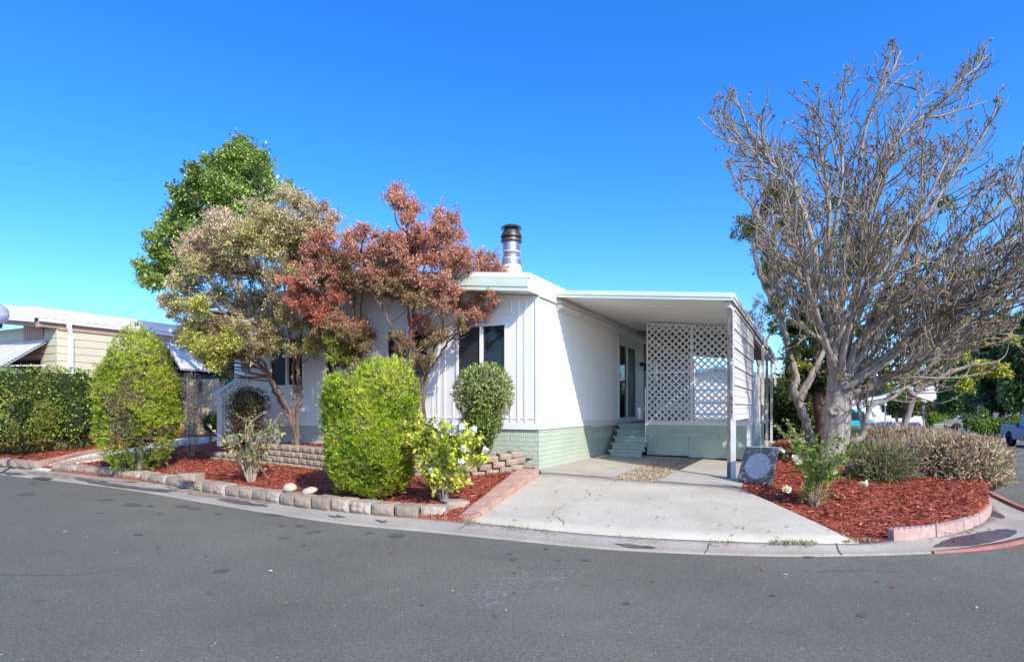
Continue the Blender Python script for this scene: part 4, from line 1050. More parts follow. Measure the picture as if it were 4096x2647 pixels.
mb = MB(); vs = [tbp(wd*.52, hh*.47, -.033)]+[tbp(wd*.52+.205*(1+random.uniform(-.03, .03))*math.cos(t), hh*.47+.215*(1+random.uniform(-.03, .03))*math.sin(t), -.0335) for t in np.linspace(0, 2*math.pi, 48, endpoint=False)]
mb.add(vs, [(0, 1+(i+1) % 48, 1+i) for i in range(48)]); mb.build('disc', M['disc'], tb)
mb = MB(); mb.hexa([tbp(*q) for q in ((.06, hh-.03, .001), (wd+.03, hh-.03, .001), (wd+.03, hh-.03, .14), (.06, hh-.03, .14), (.06, hh+.02, .001), (wd+.03, hh+.02, .001), (wd+.03, hh+.02, .14), (.06, hh+.02, .14))]); mb.build('frame', M['white_dirty'], tb)
# entry stair railing at the left end of the home
er = empty('entry_stair', W(513, 1012, 14.3), 0, 'white boarded handrail with sloping cap climbing to the left entry', 'stair railing')
o0 = W(513, 1012, 14.3)
A0, A1 = W(508, 921, 14.3)-o0, W(574, 868, 14.9)-o0
mb = MB(); mb.beam(A0+Vector((-.12, -.02, 0)), A1, .16, .045); mb.build('handrail', M['white'], er)
mb = MB(); mb.beam((0, 0, -.25), (A0.x+.05, 0, A0.z-.01), .11, .11, (0, 1, 0)); mb.beam((A1.x-.02, A1.y, -.1), (A1.x-.02, A1.y, A1.z-.03), .09, .09, (0, 1, 0)); mb.build('post', M['white'], er)
for k in range(5):
    t = .18+.16*k; q = A0.lerp(A1, t); mb = MB(); mb.beam((q.x, q.y, -.1+.55*t), (q.x, q.y, q.z-.03), .085, .02, (0, 1, 0)); mb.build('slat', M['white'], er)
mb = MB(); 
for k in range(4): mb.box(.1+.2*k, .15, -.25, .32+.2*k+.3, 1.3, .0+.17*k)
mb.build('step', M['sage_step'], er)

# ================================================================= NEIGHBOUR ON THE LEFT
NB = W(133, 1000, 19.0); NB.z = 0
nh = empty('neighbour_home', NB, HROT, 'tan lap-sided neighbouring mobile home with white roof and brown trim', 'house')
# local: y back along the long wall, x=0 wall plane facing us, front wall runs to -x
zE = CZ+(HY-752)/1419*19.0
mb = MB(); nbd = 14; z = .2; bh = .238
while z < zE-.15:
    z1 = min(z+bh, zE-.15)
    mb.hexa([(-.05, -.02, z), (.022, -.02, z), (.022, 15, z), (-.05, 15, z), (-.05, -.02, z1), (.004, -.02, z1), (.004, 15, z1), (-.05, 15, z1)])
    mb.hexa([(-9, -.022, z), (.0, -.022, z), (.0, .05, z), (-9, .05, z), (-9, -.004, z1), (0, -.004, z1), (0, .05, z1), (-9, .05, z1)])
    z = z1
mb.build('siding', M['tan'], nh)
mb = MB(); mb.box(-.5, .05, .0, -.06, 15, zE-.02); mb.box(-9, .051, 0, -.501, 15, zE-.02); mb.build('wall_core', M['tan'], nh)
mb = MB(); mb.box(-.02, -.02, .1, .035, .12, zE-.15) if False else None
mb.box(.005, 0, zE-.2, .05, 15, zE); mb.hexa([(-.0, -.5, zE-.16), (.05, -.5, zE-.16), (.05, .0, zE-.16), (0, 0, zE-.16), (0, -.5, zE), (.05, -.5, zE), (.05, 0, zE), (0, 0, zE)])
mb.hexa([(-9, -.52, zE+.75), (0, -.52, zE-.18), (0, -.47, zE-.18), (-9, -.47, zE+.75), (-9, -.52, zE+.95), (0, -.52, zE+.02), (0, -.47, zE+.02), (-9, -.47, zE+.95)])
mb.build('fascia', M['brown'], nh)
mb = MB(); mb.box(.06, -.55, zE-.02, .17, 15, zE+.10); mb.box(.05, -.56, zE+.10, .19, 15, zE+.14); mb.build('gutter', M['awning'], nh, .02)
mb = MB(); mb.hexa([(-9, -.70, zE+.90), (-.0, -.70, zE-.04), (-.0, -.625, zE-.04), (-9, -.625, zE+.90), (-9, -.70, zE+1.08), (-.0, -.70, zE+.14), (-.0, -.625, zE+.14), (-9, -.625, zE+1.08)]); mb.build('verge_gutter', M['awning'], nh)
mb = MB(); mb.add([(.05, -.62, zE+.10), (.05, 15.2, zE+.10), (-9, 15.2, zE+1.06), (-9, -.62, zE+1.06), (.05, -.62, zE+.42), (.05, 15.2, zE+.42), (-9, 15.2, zE+1.38), (-9, -.62, zE+1.38)], [(0, 3, 2, 1), (4, 5, 6, 7), (0, 1, 5, 4), (1, 2, 6, 5), (2, 3, 7, 6), (3, 0, 4, 7)]); mb.build('roof', M['roofwhite'], nh)
mb = MB(); mb.beam((.12, .32, .3), (.12, .32, zE-.32), .12, .12, (0, 1, 0)); mb.beam((.12, .32, zE-.36), (.19, .25, zE-.12), .11, .11, (0, 1, 0)); mb.beam((.19, .25, zE-.16), (.14, .25, zE+.02), .11, .11, (0, 1, 0)); mb.build('downspout', M['white'], nh, .01)
mb = MB(); 
for k in range(9): mb.box(-1.82+.125*k, -.05, zE-.9, -1.72+.125*k, -.023, zE-.15+.9*(1.8-.125*k)/9)
mb.box(-1.86, -.034, zE-.95, -.70, -.0225, zE-.12); mb.build('brown_panel', M['brown'], nh)
def slat_awning(parent, x0, x1, z0, z1, out, axis, n=15):
    a = empty('awning'); a.parent = parent; a = None
def awning_part(parent, fn, n, back=None):
    mb = MB()
    for k in range(n):
        t0, t1 = k/n, (k+.60)/n
        q = fn(t0, -.012)+fn(t1, .01)
        a0, a1 = fn(t0, 0); b0, b1 = fn(t1, 0)
        up = Vector((0, 0, .008))
        mb.hexa([a0, a1, b1, b0, a0+up, a1+up, b1+up*.3, b0+up*.3])
    return mb
def fnA(t, o):   # awning on the street-facing wall
    y = -.06-1.25*t; z = (zE-.50)-.92*t
    return [Vector((-4.2, y, z)), Vector((-.42, y, z))]
aw = awning_part(nh, fnA, 13).build('window_awning', M['awning'], nh)
mb = MB(); q_ = fnA(0, 0)+fnA(1, 0); dn = Vector((0, .03, -.03)); mb.hexa([q_[0]+dn*1.6, q_[1]+dn*1.6, q_[3]+dn*1.6, q_[2]+dn*1.6, q_[0]+dn, q_[1]+dn, q_[3]+dn, q_[2]+dn]); mb.build('slat_shadow_backing', M['awngap'], aw)  # dark backing sheet stands in for shadow between the slats
mb = MB(); 
for px in (-.5, -2.4): mb = MB(); mb.beam((px, -.03, zE-1.30), (px, -1.2, zE-1.38), .035, .035); mb.build('awning_arm', M['white'], aw)
mb = MB(); mb.box(-3.9, -.03, zE-2.6, -.75, -.0225, zE-1.05); wo = mb.build('window', M['brown'], nh)
mb = MB(); mb.box(-3.8, -.035, zE-2.5, -.85, -.031, zE-1.1); mb.build('pane', M['glass'], wo)
def fnB(t, o):
    x = .07+.9*t; z = (zE-.25)-1.0*t
    return [Vector((x, 3.5, z)), Vector((x, 6.3, z))]
aw = awning_part(nh, fnB, 14).build('window_awning', M['awning'], nh)
mb = MB(); q_ = fnB(0, 0)+fnB(1, 0); dn = Vector((-.03, 0, -.03)); mb.hexa([q_[0]+dn*1.6, q_[1]+dn*1.6, q_[3]+dn*1.6, q_[2]+dn*1.6, q_[0]+dn, q_[1]+dn, q_[3]+dn, q_[2]+dn]); mb.build('slat_shadow_backing', M['awngap'], aw)  # same dark sheet, painted shadow lines behind the side awning's slats
mb = MB(); mb.box(.023, 3.7, zE-2.5, .04, 6.1, zE-.35); wo = mb.build('window', M['brown'], nh)
mb = MB(); mb.box(.041, 3.8, zE-2.4, .046, 6.0, zE-.45); mb.build('pane', M['glass'], wo)
# chain-link fence with tan mesh, closing the gap between the homes
f0, f1 = W(438, 940, 18.6), W(560, 940, 18.0); f0.z = f1.z = .22
fc = empty('mesh_fence', f0, 0, 'tan screened chain-link fence with grey pipe frame between the two homes', 'fence')
d0 = f1-f0; mb = MB(); mb.beam((0, 0, .9), d0+Vector((0, 0, .9)), .01, 1.75); mb.build('screen_cloth', M['tanfence'], fc)
mb = MB()
for k in range(-12, 30):
    a = k*.11
    for s_ in (1, -1):
        p0 = max(0, a) ; 
        q0, q1 = (a, 0.02) if s_ > 0 else (a, 1.78), None
        x0, z0 = (a, .02) if s_ > 0 else (a, 1.78); x1, z1 = a+1.76, (1.78 if s_ > 0 else .02)
        L = d0.length
        if x1 < 0 or x0 > L: continue
        if x0 < 0: z0 += s_*(-x0); x0 = 0
        if x1 > L: z1 -= s_*(x1-L); x1 = L
        e = d0.normalized(); mb.beam(e*x0+Vector((0, -.015, z0)), e*x1+Vector((0, -.015, z1)), .006, .006)
mb.build('wire_mesh', M['steel'], fc)
mb = MB(); mb.tube([(0, -.02, 1.8), tuple(d0+Vector((0, -.02, 1.8)))], .03, 8)
mb.build('top_rail', M['black'], fc)
for t in (.0, .62, 1.0): mb = MB(); mb.tube([tuple(d0*t+Vector((0, -.03, -.1))), tuple(d0*t+Vector((0, -.03, 1.84)))], .032, 8); mb.build('post', M['steel'], fc)
# globe lamp just entering the frame on the left
gp_ = W(-9, 730, 13.5); gl = empty('globe_lamp', (gp_.x, gp_.y, z_bed(gp_.x, gp_.y)), 0, 'frosted globe garden lamp cut by the left edge', 'lamp')
mb = MB(); rr = .235; mb.lathe([(rr*math.sin(math.pi*j/16), -rr*math.cos(math.pi*j/16)) for j in range(17)], (0, 0, gp_.z-gl.location.z), 32)
gm, nt_, b_ = new_mat('frosted_globe'); nt_.links.new(_ramp(nt_, _noise(nt_, _coord(nt_), 3, 2), [(.3, (.62, .63, .66)), (.7, (.68, .69, .72))]), b_.inputs['Base Color']); b_.inputs['Roughness'].default_value = .15; b_.inputs['Transmission Weight'].default_value = .55
mb.build('globe', gm, gl, 0, True)
mb = MB(); mb.tube([(0, 0, -.1), (0, 0, gp_.z-gl.location.z-rr-.05)], .045, 10); mb.lathe([(.1, -.08), (.12, 0), (.06, .04)], (0, 0, gp_.z-gl.location.z-rr), 16); mb.build('pole', M['black'], gl)
# ================================================================= PLANTS
def ground_at(px, py, fn): return GF(px, py, fn)
LIME = [(.12, .19, .018), (.26, .37, .026), (.39, .51, .036), (.50, .59, .055), (.44, .46, .09)]
def cypress(name, label, c, r, p, n, flat, brown, group=None, base=None, cat='shrub', taper=0.):
    """dense golden conifer: feathery upright sprays over a twiggy inside"""
    rt = empty(name, base, 0, label, cat, group)
    b = np.array(base); c = np.array(c)-b
    P, N = shell(n, c, r, p, .22, .085, 3.0)
    cl = snoise(P+b, 7.5); P = c+(P-c)*(1+.075*cl+.05*snoise(P+b, 14))[:, None]
    tz = 1-taper*(P[:, 2]-c[2])/r[2]; P[:, 0] = c[0]+(P[:, 0]-c[0])*tz; P[:, 1] = c[1]+(P[:, 1]-c[1])*tz
    br = brown(P); P = c+(P-c)*(1-.10*(br > .5)+.09*(rng.uniform(0, 1, n) < .07))[:, None]
    keep = P[:, 2] > .0; P, N, cl = P[keep], N[keep], cl[keep]; n = len(P)
    up = np.array((0, 0, 1.))
    f1 = snoise(P+c, 2.1)*.8+snoise(P*1.7, 5)*.4
    br = brown(P) if brown else np.zeros(n)
    D0 = nrm(N*.75+up*(.35+.5*flat)+rng.normal(0, .28, (n, 3)))
    K = 6; PP = np.repeat(P, K, 0); DD = np.repeat(D0, K, 0); NN = np.repeat(N, K, 0)
    off = np.tile(np.linspace(-1, 1, K), n)[:, None]; side = nrm(np.cross(DD, NN))
    DD = nrm(DD+side*off*.75+rng.normal(0, .2, DD.shape)); PP = PP+np.repeat(D0, K, 0)*rng.uniform(0, .05, (n*K, 1))+side*off*.012
    isb = rng.uniform(0, 1, n) < br
    col = pick(LIME, n, .12, f1*.45+cl*.75+.1)
    cb = pick([(.26, .20, .13), (.36, .30, .21), (.18, .14, .085), (.27, .26, .10)], n, .18); col[isb] = cb[isb]
    col = np.repeat(col, K, 0)*(1+rng.normal(0, .10, (n*K, 1)))
    L = rng.uniform(.03, .08, n*K); Wd = rng.uniform(.009, .020, n*K)
    leaf_obj('foliage', PP, DD, NN+rng.normal(0, .5, NN.shape), L, Wd, np.clip(col, .003, 1), M['needle'], rt)
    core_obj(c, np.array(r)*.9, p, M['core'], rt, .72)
    # bare inner twigs that show through gaps
    m = 700; Q, NQ = shell(m, c, np.array(r)*.97, p, .2, .08)
    Q = Q[Q[:, 2] > .05]; m = len(Q)
    T = [np.array([q*.86+c*.14, q+np.array((0, 0, .03))+rng.normal(0, .03, 3)]) for q in Q]
    V, F_ = tubes(T, [np.array((.006, .003))]*m, 3); np_obj('twigs', V, F_, M['twigdry'], None, rt)['kind'] = 'stuff'
    mb = MB(); mb.tube([(0, 0, -.15), (.02, 0, .3), (c[0], c[1], c[2])], [.07, .055, .03], 8); mb.build('trunk', M['barkdark'], rt)
    return rt
# big golden conifer left
bL = ground_at(325, 1096, lambda x, y: z_bed(x, y)+.02); dL = bL.y; sL = dL/1419
cL = W(322, 931, dL)
def brL(P):
    g = 0
    for px, py, s_, w_ in ((345, 915, 30, 1.), (310, 930, 22, .9), (335, 985, 34, 1.0), (375, 945, 22, .9), (295, 890, 18, .8), (350, 1040, 40, .7), (385, 1000, 24, .7), (260, 905, 14, .6)):
        g = g+w_*np.exp(-(((P[:, 0]-(px-325)*sL)/(s_*sL))**2+((P[:, 2]-(1096-py)*sL)/(s_*sL))**2))*(P[:, 1] < .2)
    return np.where(.75*g+.6*snoise(P, 8)+.35*snoise(P, 19) > .47, .75, .10)
    q = (P-np.array((0, 0, 0))); return np.where(snoise(P*np.array((1, 1, .75))+.3, 3.4)+.35*snoise(P, 11)-.30*np.abs(P[:, 0]/.9)+.10*(1.8-P[:, 2]) > .02, .72, .10)
cypress('golden_conifer', 'tall egg-shaped golden conifer with brown inner patches beside the pale path', cL, (82*sL, 80*sL, 164*sL), 2.1, 12000, .35, brL, 'golden conifer shrubs', bL, taper=.20)
bC = ground_at(866, 1156, lambda x, y: z_bed(x, y)+.02); dC = bC.y; sC = dC/1419
cC = W(866, 994, dC)
def brC(P):
    g = 0
    for px, py, s_, w_ in ((830, 850, 22, 1.), (880, 845, 16, .7), (960, 900, 14, .8), (965, 960, 13, .7), (880, 890, 10, .6), (800, 860, 14, .7), (905, 1090, 16, .6)):
        g = g+w_*np.exp(-(((P[:, 0]-(px-866)*sC)/(s_*sC))**2+((P[:, 2]-(1156-py)*sC)/(1.6*s_*sC))**2))
    return np.where(g+.5*snoise(P*np.array((1, 1, .5)), 10)+.2*snoise(P, 21) > .62, .7, .07)
    return np.where(snoise(P*np.array((3.0, 3.0, .8)), 2.6)+.3*snoise(P, 12)+.9*np.clip(P[:, 2]-1.85, 0, 1) > .45, .55, .06)
cypress('golden_conifer', 'barrel-shaped bright golden conifer leaning over the kerbside blocks in front of the windows', cC, (96*sC, 93*sC, 150*sC), 3.2, 14500, .95, brC, 'golden conifer shrubs', bC, taper=-.10)

def leafy_shrub(name, label, cat, base, parts, pal, n, leaf, m, core=M['coregreen'], group=None, thick=.35, bump=.08, upb=.3, freq=3, twigs=0, twigmat=None, trunk=True, corek=.74, field=.8):
    rt = empty(name, base, 0, label, cat, group); b = np.array(base)
    A = [np.prod(np.array(q[1]))**.66 for q in parts]; tot = sum(A); Ps = []; Ns = []
    for (c, r, p), a in zip(parts, A):
        P, N = shell(int(n*a/tot), np.array(c)-b, r, p, thick, bump, freq); Ps.append(P); Ns.append(N)
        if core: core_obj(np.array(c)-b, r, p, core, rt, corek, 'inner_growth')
    P = np.concatenate(Ps); N = np.concatenate(Ns); k = P[:, 2] > -.02; P, N = P[k], N[k]; n = len(P)
    D = nrm(N*.5+rng.normal(0, .55, (n, 3))+np.array((0, 0, upb)))
    f = snoise(P+b, freq)*field
    leaf_obj('foliage', P, D, N+rng.normal(0, .45, (n, 3)), rng.uniform(.5, 1.45, n)*leaf[0], rng.uniform(.6, 1.35, n)*leaf[1], pick(pal, n, .2, f), m, rt)
    if twigs:
        T = []; 
        for _ in range(twigs):
            i = rng.integers(0, n); q = P[i]; d = nrm(N[i]*.9+rng.normal(0, .45, 3)+np.array((0, 0, .3))); l = rng.uniform(.06, .22)
            T.append(np.array([q-N[i]*.06, q+d*l*.5, q+d*l+rng.normal(0, .02, 3)]))
        V, F_ = tubes(T, [np.array((.0055, .0045, .003))]*len(T), 3); np_obj('twigs', V, F_, twigmat or M['twig'], None, rt)['kind'] = 'stuff'
    if trunk:
        c0 = np.array(parts[0][0])-b; mb = MB()
        for s_ in (-1, 0, 1): mb.tube([(c0[0]+s_*.03, c0[1], -.25), (c0[0]+s_*.06, c0[1]+.01, c0[2]*.4), (c0[0]+s_*.15, c0[1], c0[2]*.8)], [.022, .02, .014], 6)
        mb.build('stems', M['barkdark'], rt)
    return rt
# clipped round shrub beside the right window
dT = 10.45; cT = W(1126, 917, dT); sT = dT/1419; bT = Vector((cT.x, cT.y, z_up(cT.x, cT.y)))
leafy_shrub('round_topiary', 'clipped egg-shaped green shrub below the right-hand window', 'shrub', bT, [(cT, (67*sT, 66*sT, 72*sT), 2.2), (W(1122, 985, dT), (46*sT, 44*sT, 46*sT), 2), (W(1122, 1030, dT), (22*sT, 22*sT, 36*sT), 2)], [(.08, .13, .022), (.14, .22, .035), (.22, .32, .05), (.30, .39, .07), (.30, .28, .13)], 9500, (.062, .021), M['leafgloss'], freq=4, bump=.05, upb=.5, trunk=False)
# clipped box hedge on the far left, two runs
sH = 16.6/1419
def hp(px, py, d): return W(px, py, d)
hb1 = Vector((W(60, 950, 16.7).x, 16.7, -.05))
HG = [(.05, .09, .012), (.11, .18, .022), (.19, .28, .032), (.28, .36, .045), (.36, .40, .08)]
leafy_shrub('box_hedge', 'dark green clipped hedge in front of the tan home', 'hedge', hb1, [(W(150, 945, 16.9), (1.0, .55, 1.06), 6), (W(20, 948, 16.4), (1.15, .55, 1.10), 6), (W(-130, 950, 16.0), (1.1, .55, 1.15), 6)], HG, 15000, (.075, .042), M['leafgloss'], freq=2.5, thick=.3, bump=.10, corek=.80, twigs=200, twigmat=M['twigdry'])
bb = GF(70, 1049, lambda x, y: .0)
leafy_shrub('yellow_shrub', 'yellow-green bushy shrub with dry patches growing into the dark hedge', 'shrub', Vector((W(75, 960, 15.8).x, 15.8, -.02)), [(W(78, 905, 16.25), (.42, .3, .28), 2.2), (W(55, 945, 16.2), (.45, .3, .35), 2.2), (W(100, 965, 16.2), (.4, .3, .35), 2.2), (W(60, 1000, 16.1), (.6, .32, .35), 2.4)], [(.12, .10, .05), (.16, .16, .04), (.18, .23, .03), (.25, .30, .04)], 4200, (.07, .032), M['leaf'], core=None, thick=.5, freq=2.8, twigs=90, twigmat=M['twigdry'], trunk=False)
# grey dead vine by the mesh fence
leafy_shrub('dry_vine', 'grey dried vine column hanging on the mesh fence', 'vine', Vector((W(445, 950, 17.9).x, 17.9, .2)), [(W(445, 900, 17.9), (.30, .25, .42), 2.5), (W(440, 955, 17.9), (.22, .2, .5), 2.5), (W(443, 990, 17.9), (.18, .18, .3), 2.2)], [(.16, .14, .11), (.24, .21, .17), (.12, .12, .07), (.30, .27, .23)], 2600, (.06, .02), M['dry'], core=None, twigs=350)
leafy_shrub('climbing_vine', 'leafy green climber hanging between the mesh fence and the white entry', 'vine', Vector((W(530, 900, 16.6).x, 16.6, .25)), [(W(524, 830, 16.6), (.26, .25, .5), 2), (W(528, 870, 16.6), (.2, .2, .4), 2), (W(500, 800, 17), (.5, .4, .45), 2)], [(.07, .12, .02), (.12, .18, .03), (.2, .24, .06), (.36, .38, .28)], 2600, (.09, .05), M['leaf'], core=None, twigs=60)
leafy_shrub('low_shrub', 'low dark bush at the foot of the mesh fence', 'shrub', Vector((W(492, 1005, 16.4).x, 16.4, .28)), [(W(492, 985, 16.4), (.28, .25, .3), 2)], [(.05, .07, .02), (.12, .13, .05), (.2, .2, .1)], 900, (.06, .025), M['leaf'])
# purple-leaved shrub by the entry rail
dP = 13.0; bP = Vector((W(578, 1000, dP).x, dP, z_up(W(578, 1000, dP).x, dP)))
leafy_shrub('purple_shrub', 'clipped dark purple-leaved shrub in front of the entry handrail', 'shrub', bP, [(W(578, 945, dP), (.40, .36, .40), 2.8), (W(575, 985, dP), (.36, .34, .35), 2.5)], [(.035, .035, .03), (.06, .07, .03), (.10, .035, .035), (.20, .06, .05), (.16, .15, .12)], 3000, (.07, .022), M['leafgloss'], freq=4, twigs=160, twigmat=M['barkdark'])

def stem_shrub(name, label, cat, base, h, spread, nst, leaf, nleaf, pal, bark, r0=.018, start=.3, m=M['leaf'], flowers=None, group=None, side=7, fl_pos=None, upright=1., lseed=None):
    rt = empty(name, base, 0, label, cat, group); L_ = []; R_ = []; ends = []
    for k in range(nst):
        a = 2*math.pi*(k+random.random()*.6)/nst; sp = spread*random.uniform(.35, 1.0); hh = h*random.uniform(.65, 1.0)
        tip = np.array((math.cos(a)*sp, math.sin(a)*sp, hh)); st_ = np.array((math.cos(a)*.04, math.sin(a)*.04, -.05))
        mid = st_*.5+tip*np.array((.38, .38, .55))+rng.normal(0, .035, 3)
        P = catmull([st_, mid, tip], 7); L_.append(P); R_.append(np.linspace(r0*random.uniform(.7, 1.2), r0*.22, len(P)))
        for s_ in range(side):
            i = random.randint(3, len(P)-1); d = nrm(rng.normal(0, .6, 3)+np.array((math.cos(a)*.4, math.sin(a)*.4, .65*upright))); l = h*random.uniform(.12, .3)
            q = np.array([P[i], P[i]+d*l*.5+rng.normal(0, .012, 3), P[i]+d*l]); L_.append(q); R_.append(np.array((r0*.35, r0*.28, r0*.16)))
    V, F_ = tubes(L_, R_, 5); np_obj('stems', V, F_, bark, None, rt, True)
    seg = [l for l in L_]; ids = rng.integers(0, len(seg), nleaf); P = []; D = []
    for i in ids:
        l = seg[i]; t = rng.uniform(start if len(l) > 3 else .1, 1)*(len(l)-1); j = min(int(t), len(l)-2); P.append(l[j]+(l[j+1]-l[j])*(t-j)+rng.normal(0, .02, 3)); D.append(l[j+1]-l[j])
    P = np.array(P); D = nrm(np.array(D))*.5+rng.normal(0, .6, (nleaf, 3))+np.array((0, 0, .2)); k = P[:, 2] > .06; P, D = P[k], D[k]; n = len(P)
    leaf_obj('foliage', P, D, rng.normal(0, .5, (n, 3))+np.array((0, -.2, .8)), rng.uniform(.7, 1.3, n)*leaf[0], rng.uniform(.8, 1.2, n)*leaf[1], pick(pal, n, .15, snoise(P, 4)*.8), m, rt)
    if fl_pos:
        for q in fl_pos:
            np_ = 26; Dp = rdir(np_); Dp[:, 1] -= .4; Dp[:, 2] += .35
            c = np.array(q)-np.array(base)
            leaf_obj('flower', np.repeat(c[None], np_, 0)+rng.normal(0, .006, (np_, 3)), Dp, rdir(np_), rng.uniform(.04, .065, np_), .055, pick(flowers, np_, .03), M['petal'], rt)
    return rt
RO = [(.22, .28, .03), (.42, .48, .05), (.58, .64, .07), (.66, .66, .11), (.58, .48, .2)]
bR = ground_at(1034, 1164, lambda x, y: z_bed(x, y)+.02); dR = bR.y
stem_shrub('rose_bush', 'yellow-green rose bush with white blooms at the driveway corner', 'rose bush', bR, 1.12, .56, 16, (.072, .045), 4800, RO, M['barkdark'], .014, .28, M['leaf'], [(.85, .85, .82), (.80, .80, .74)], 'rose bushes', 9,
           [tuple(W(px, py, dR-.25+random.uniform(-.15, .15))) for px, py in ((1068, 1005), (1052, 1005), (1102, 998), (1074, 993), (1129, 1047), (1072, 1075), (1032, 1106), (1003, 1096), (1078, 1044), (1036, 1066), (1057, 987), (1018, 990))], .9)
bD = ground_at(585, 1118, lambda x, y: z_bed(x, y)+.02)
stem_shrub('rose_bush', 'sparse leggy rose bush with bare woody stems left of the barrel-shaped conifer', 'rose bush', bD, 1.1, .55, 14, (.075, .045), 760, [(.12, .15, .05), (.26, .30, .06), (.38, .38, .12), (.46, .38, .25), (.12, .19, .03)], M['twigdry'], .024, .45, M['leaf'], None, 'rose bushes', 8)
bQ = ground_at(1893, 1176, z_rbed); dQ = bQ.y
stem_shrub('rose_bush', 'open rose bush with pale yellow-white blooms in the right-hand mulch', 'rose bush', bQ, 1.0, .56, 15, (.055, .032), 1900, [(.10, .18, .02), (.18, .27, .035), (.26, .34, .05), (.16, .2, .06)], M['twigdry'], .010, .3, M['leaf'], [(.85, .84, .70), (.82, .78, .50)], 'rose bushes', 8,
           [tuple(W(px, py, dQ-.12)) for px, py in ((1848, 1066), (1857, 1072), (1942, 1098), (1832, 1140), (1829, 1138), (2012, 1126))])
bS = ground_at(447, 1062, z_bed)
stem_shrub('dry_twig_plant', 'small leafless tan twig clump between the path and the rose bush', 'plant', bS, .62, .30, 16, (.05, .01), 160, [(.35, .26, .17), (.28, .2, .13)], M['twigdry'], .008, .4, M['dry'])
bS = ground_at(414, 1112, z_bed)
stem_shrub('dry_twig_plant', 'tiny sprig of dry stalks behind the kerbside blocks', 'plant', bS, .25, .18, 7, (.04, .01), 40, [(.3, .28, .12), (.28, .2, .13)], M['twigdry'], .005, .4, M['dry'])
# right bed: dry hedge and grey shrub
DH = [(.17, .105, .055), (.32, .21, .115), (.47, .335, .21), (.58, .47, .33), (.34, .25, .13), (.22, .25, .07)]
bh = ground_at(2200, 1150, z_rbed); 
leafy_shrub('dry_hedge', 'large mostly dead brown hedge at the street corner', 'hedge', bh, [(W(2210, 1086, 10.3), (.76, .85, .53), 3.0), (W(2150, 1066, 12.0), (.80, 1.1, .50), 3.0), (W(2090, 1046, 14.0), (.6, 1.0, .46), 3)], DH, 36000, (.08, .017), M['dry'], core=M['core'], thick=.35, bump=.10, freq=3.2, twigs=1500, twigmat=M['twigdry'], field=.55)
leafy_shrub('green_shrub', 'yellow-green leafy shrub at the back end of the dry hedge', 'shrub', Vector((W(2045, 1000, 15).x, 15, -.3)), [(W(2045, 1022, 15), (.5, .5, .28), 2.4)], [(.07, .11, .02), (.16, .2, .03), (.25, .28, .05)], 2200, (.07, .035), M['leaf'])
leafy_shrub('dry_hedge', 'low lighter dry brush between the grey shrub and the big dead hedge', 'hedge', Vector((W(2120, 1120, 10.6).x, 10.6, z_rbed(7, 10.6))), [(W(2125, 1075, 11.0), (.40, .4, .42), 2.5)], DH[1:], 2600, (.08, .017), M['dry'], core=M['core'], twigs=220, twigmat=M['twig'])
bg = ground_at(2045, 1138, z_rbed)
leafy_shrub('grey_shrub', 'grey twiggy shrub with small green leaves at the foot of the bare tree', 'shrub', bg, [(W(2048, 1085, 9.9), (.52, .46, .40), 2.2), (W(2040, 1112, 9.8), (.42, .4, .26), 2.2)], [(.05, .08, .02), (.12, .16, .03), (.22, .27, .045), (.33, .37, .08)], 7000, (.05, .024), M['leaf'], core=None, thick=.7, freq=4, twigs=1500, twigmat=M['twig'])
leafy_shrub('round_shrub', 'small green sprig at the back of the bare tree trunk', 'shrub', Vector((W(1992, 1060, 12.5).x, 12.5, -.2)), [(W(1995, 1050, 12.5), (.16, .16, .2), 2)], [(.06, .10, .02), (.14, .2, .04)], 300, (.07, .04), M['leaf'], core=None)

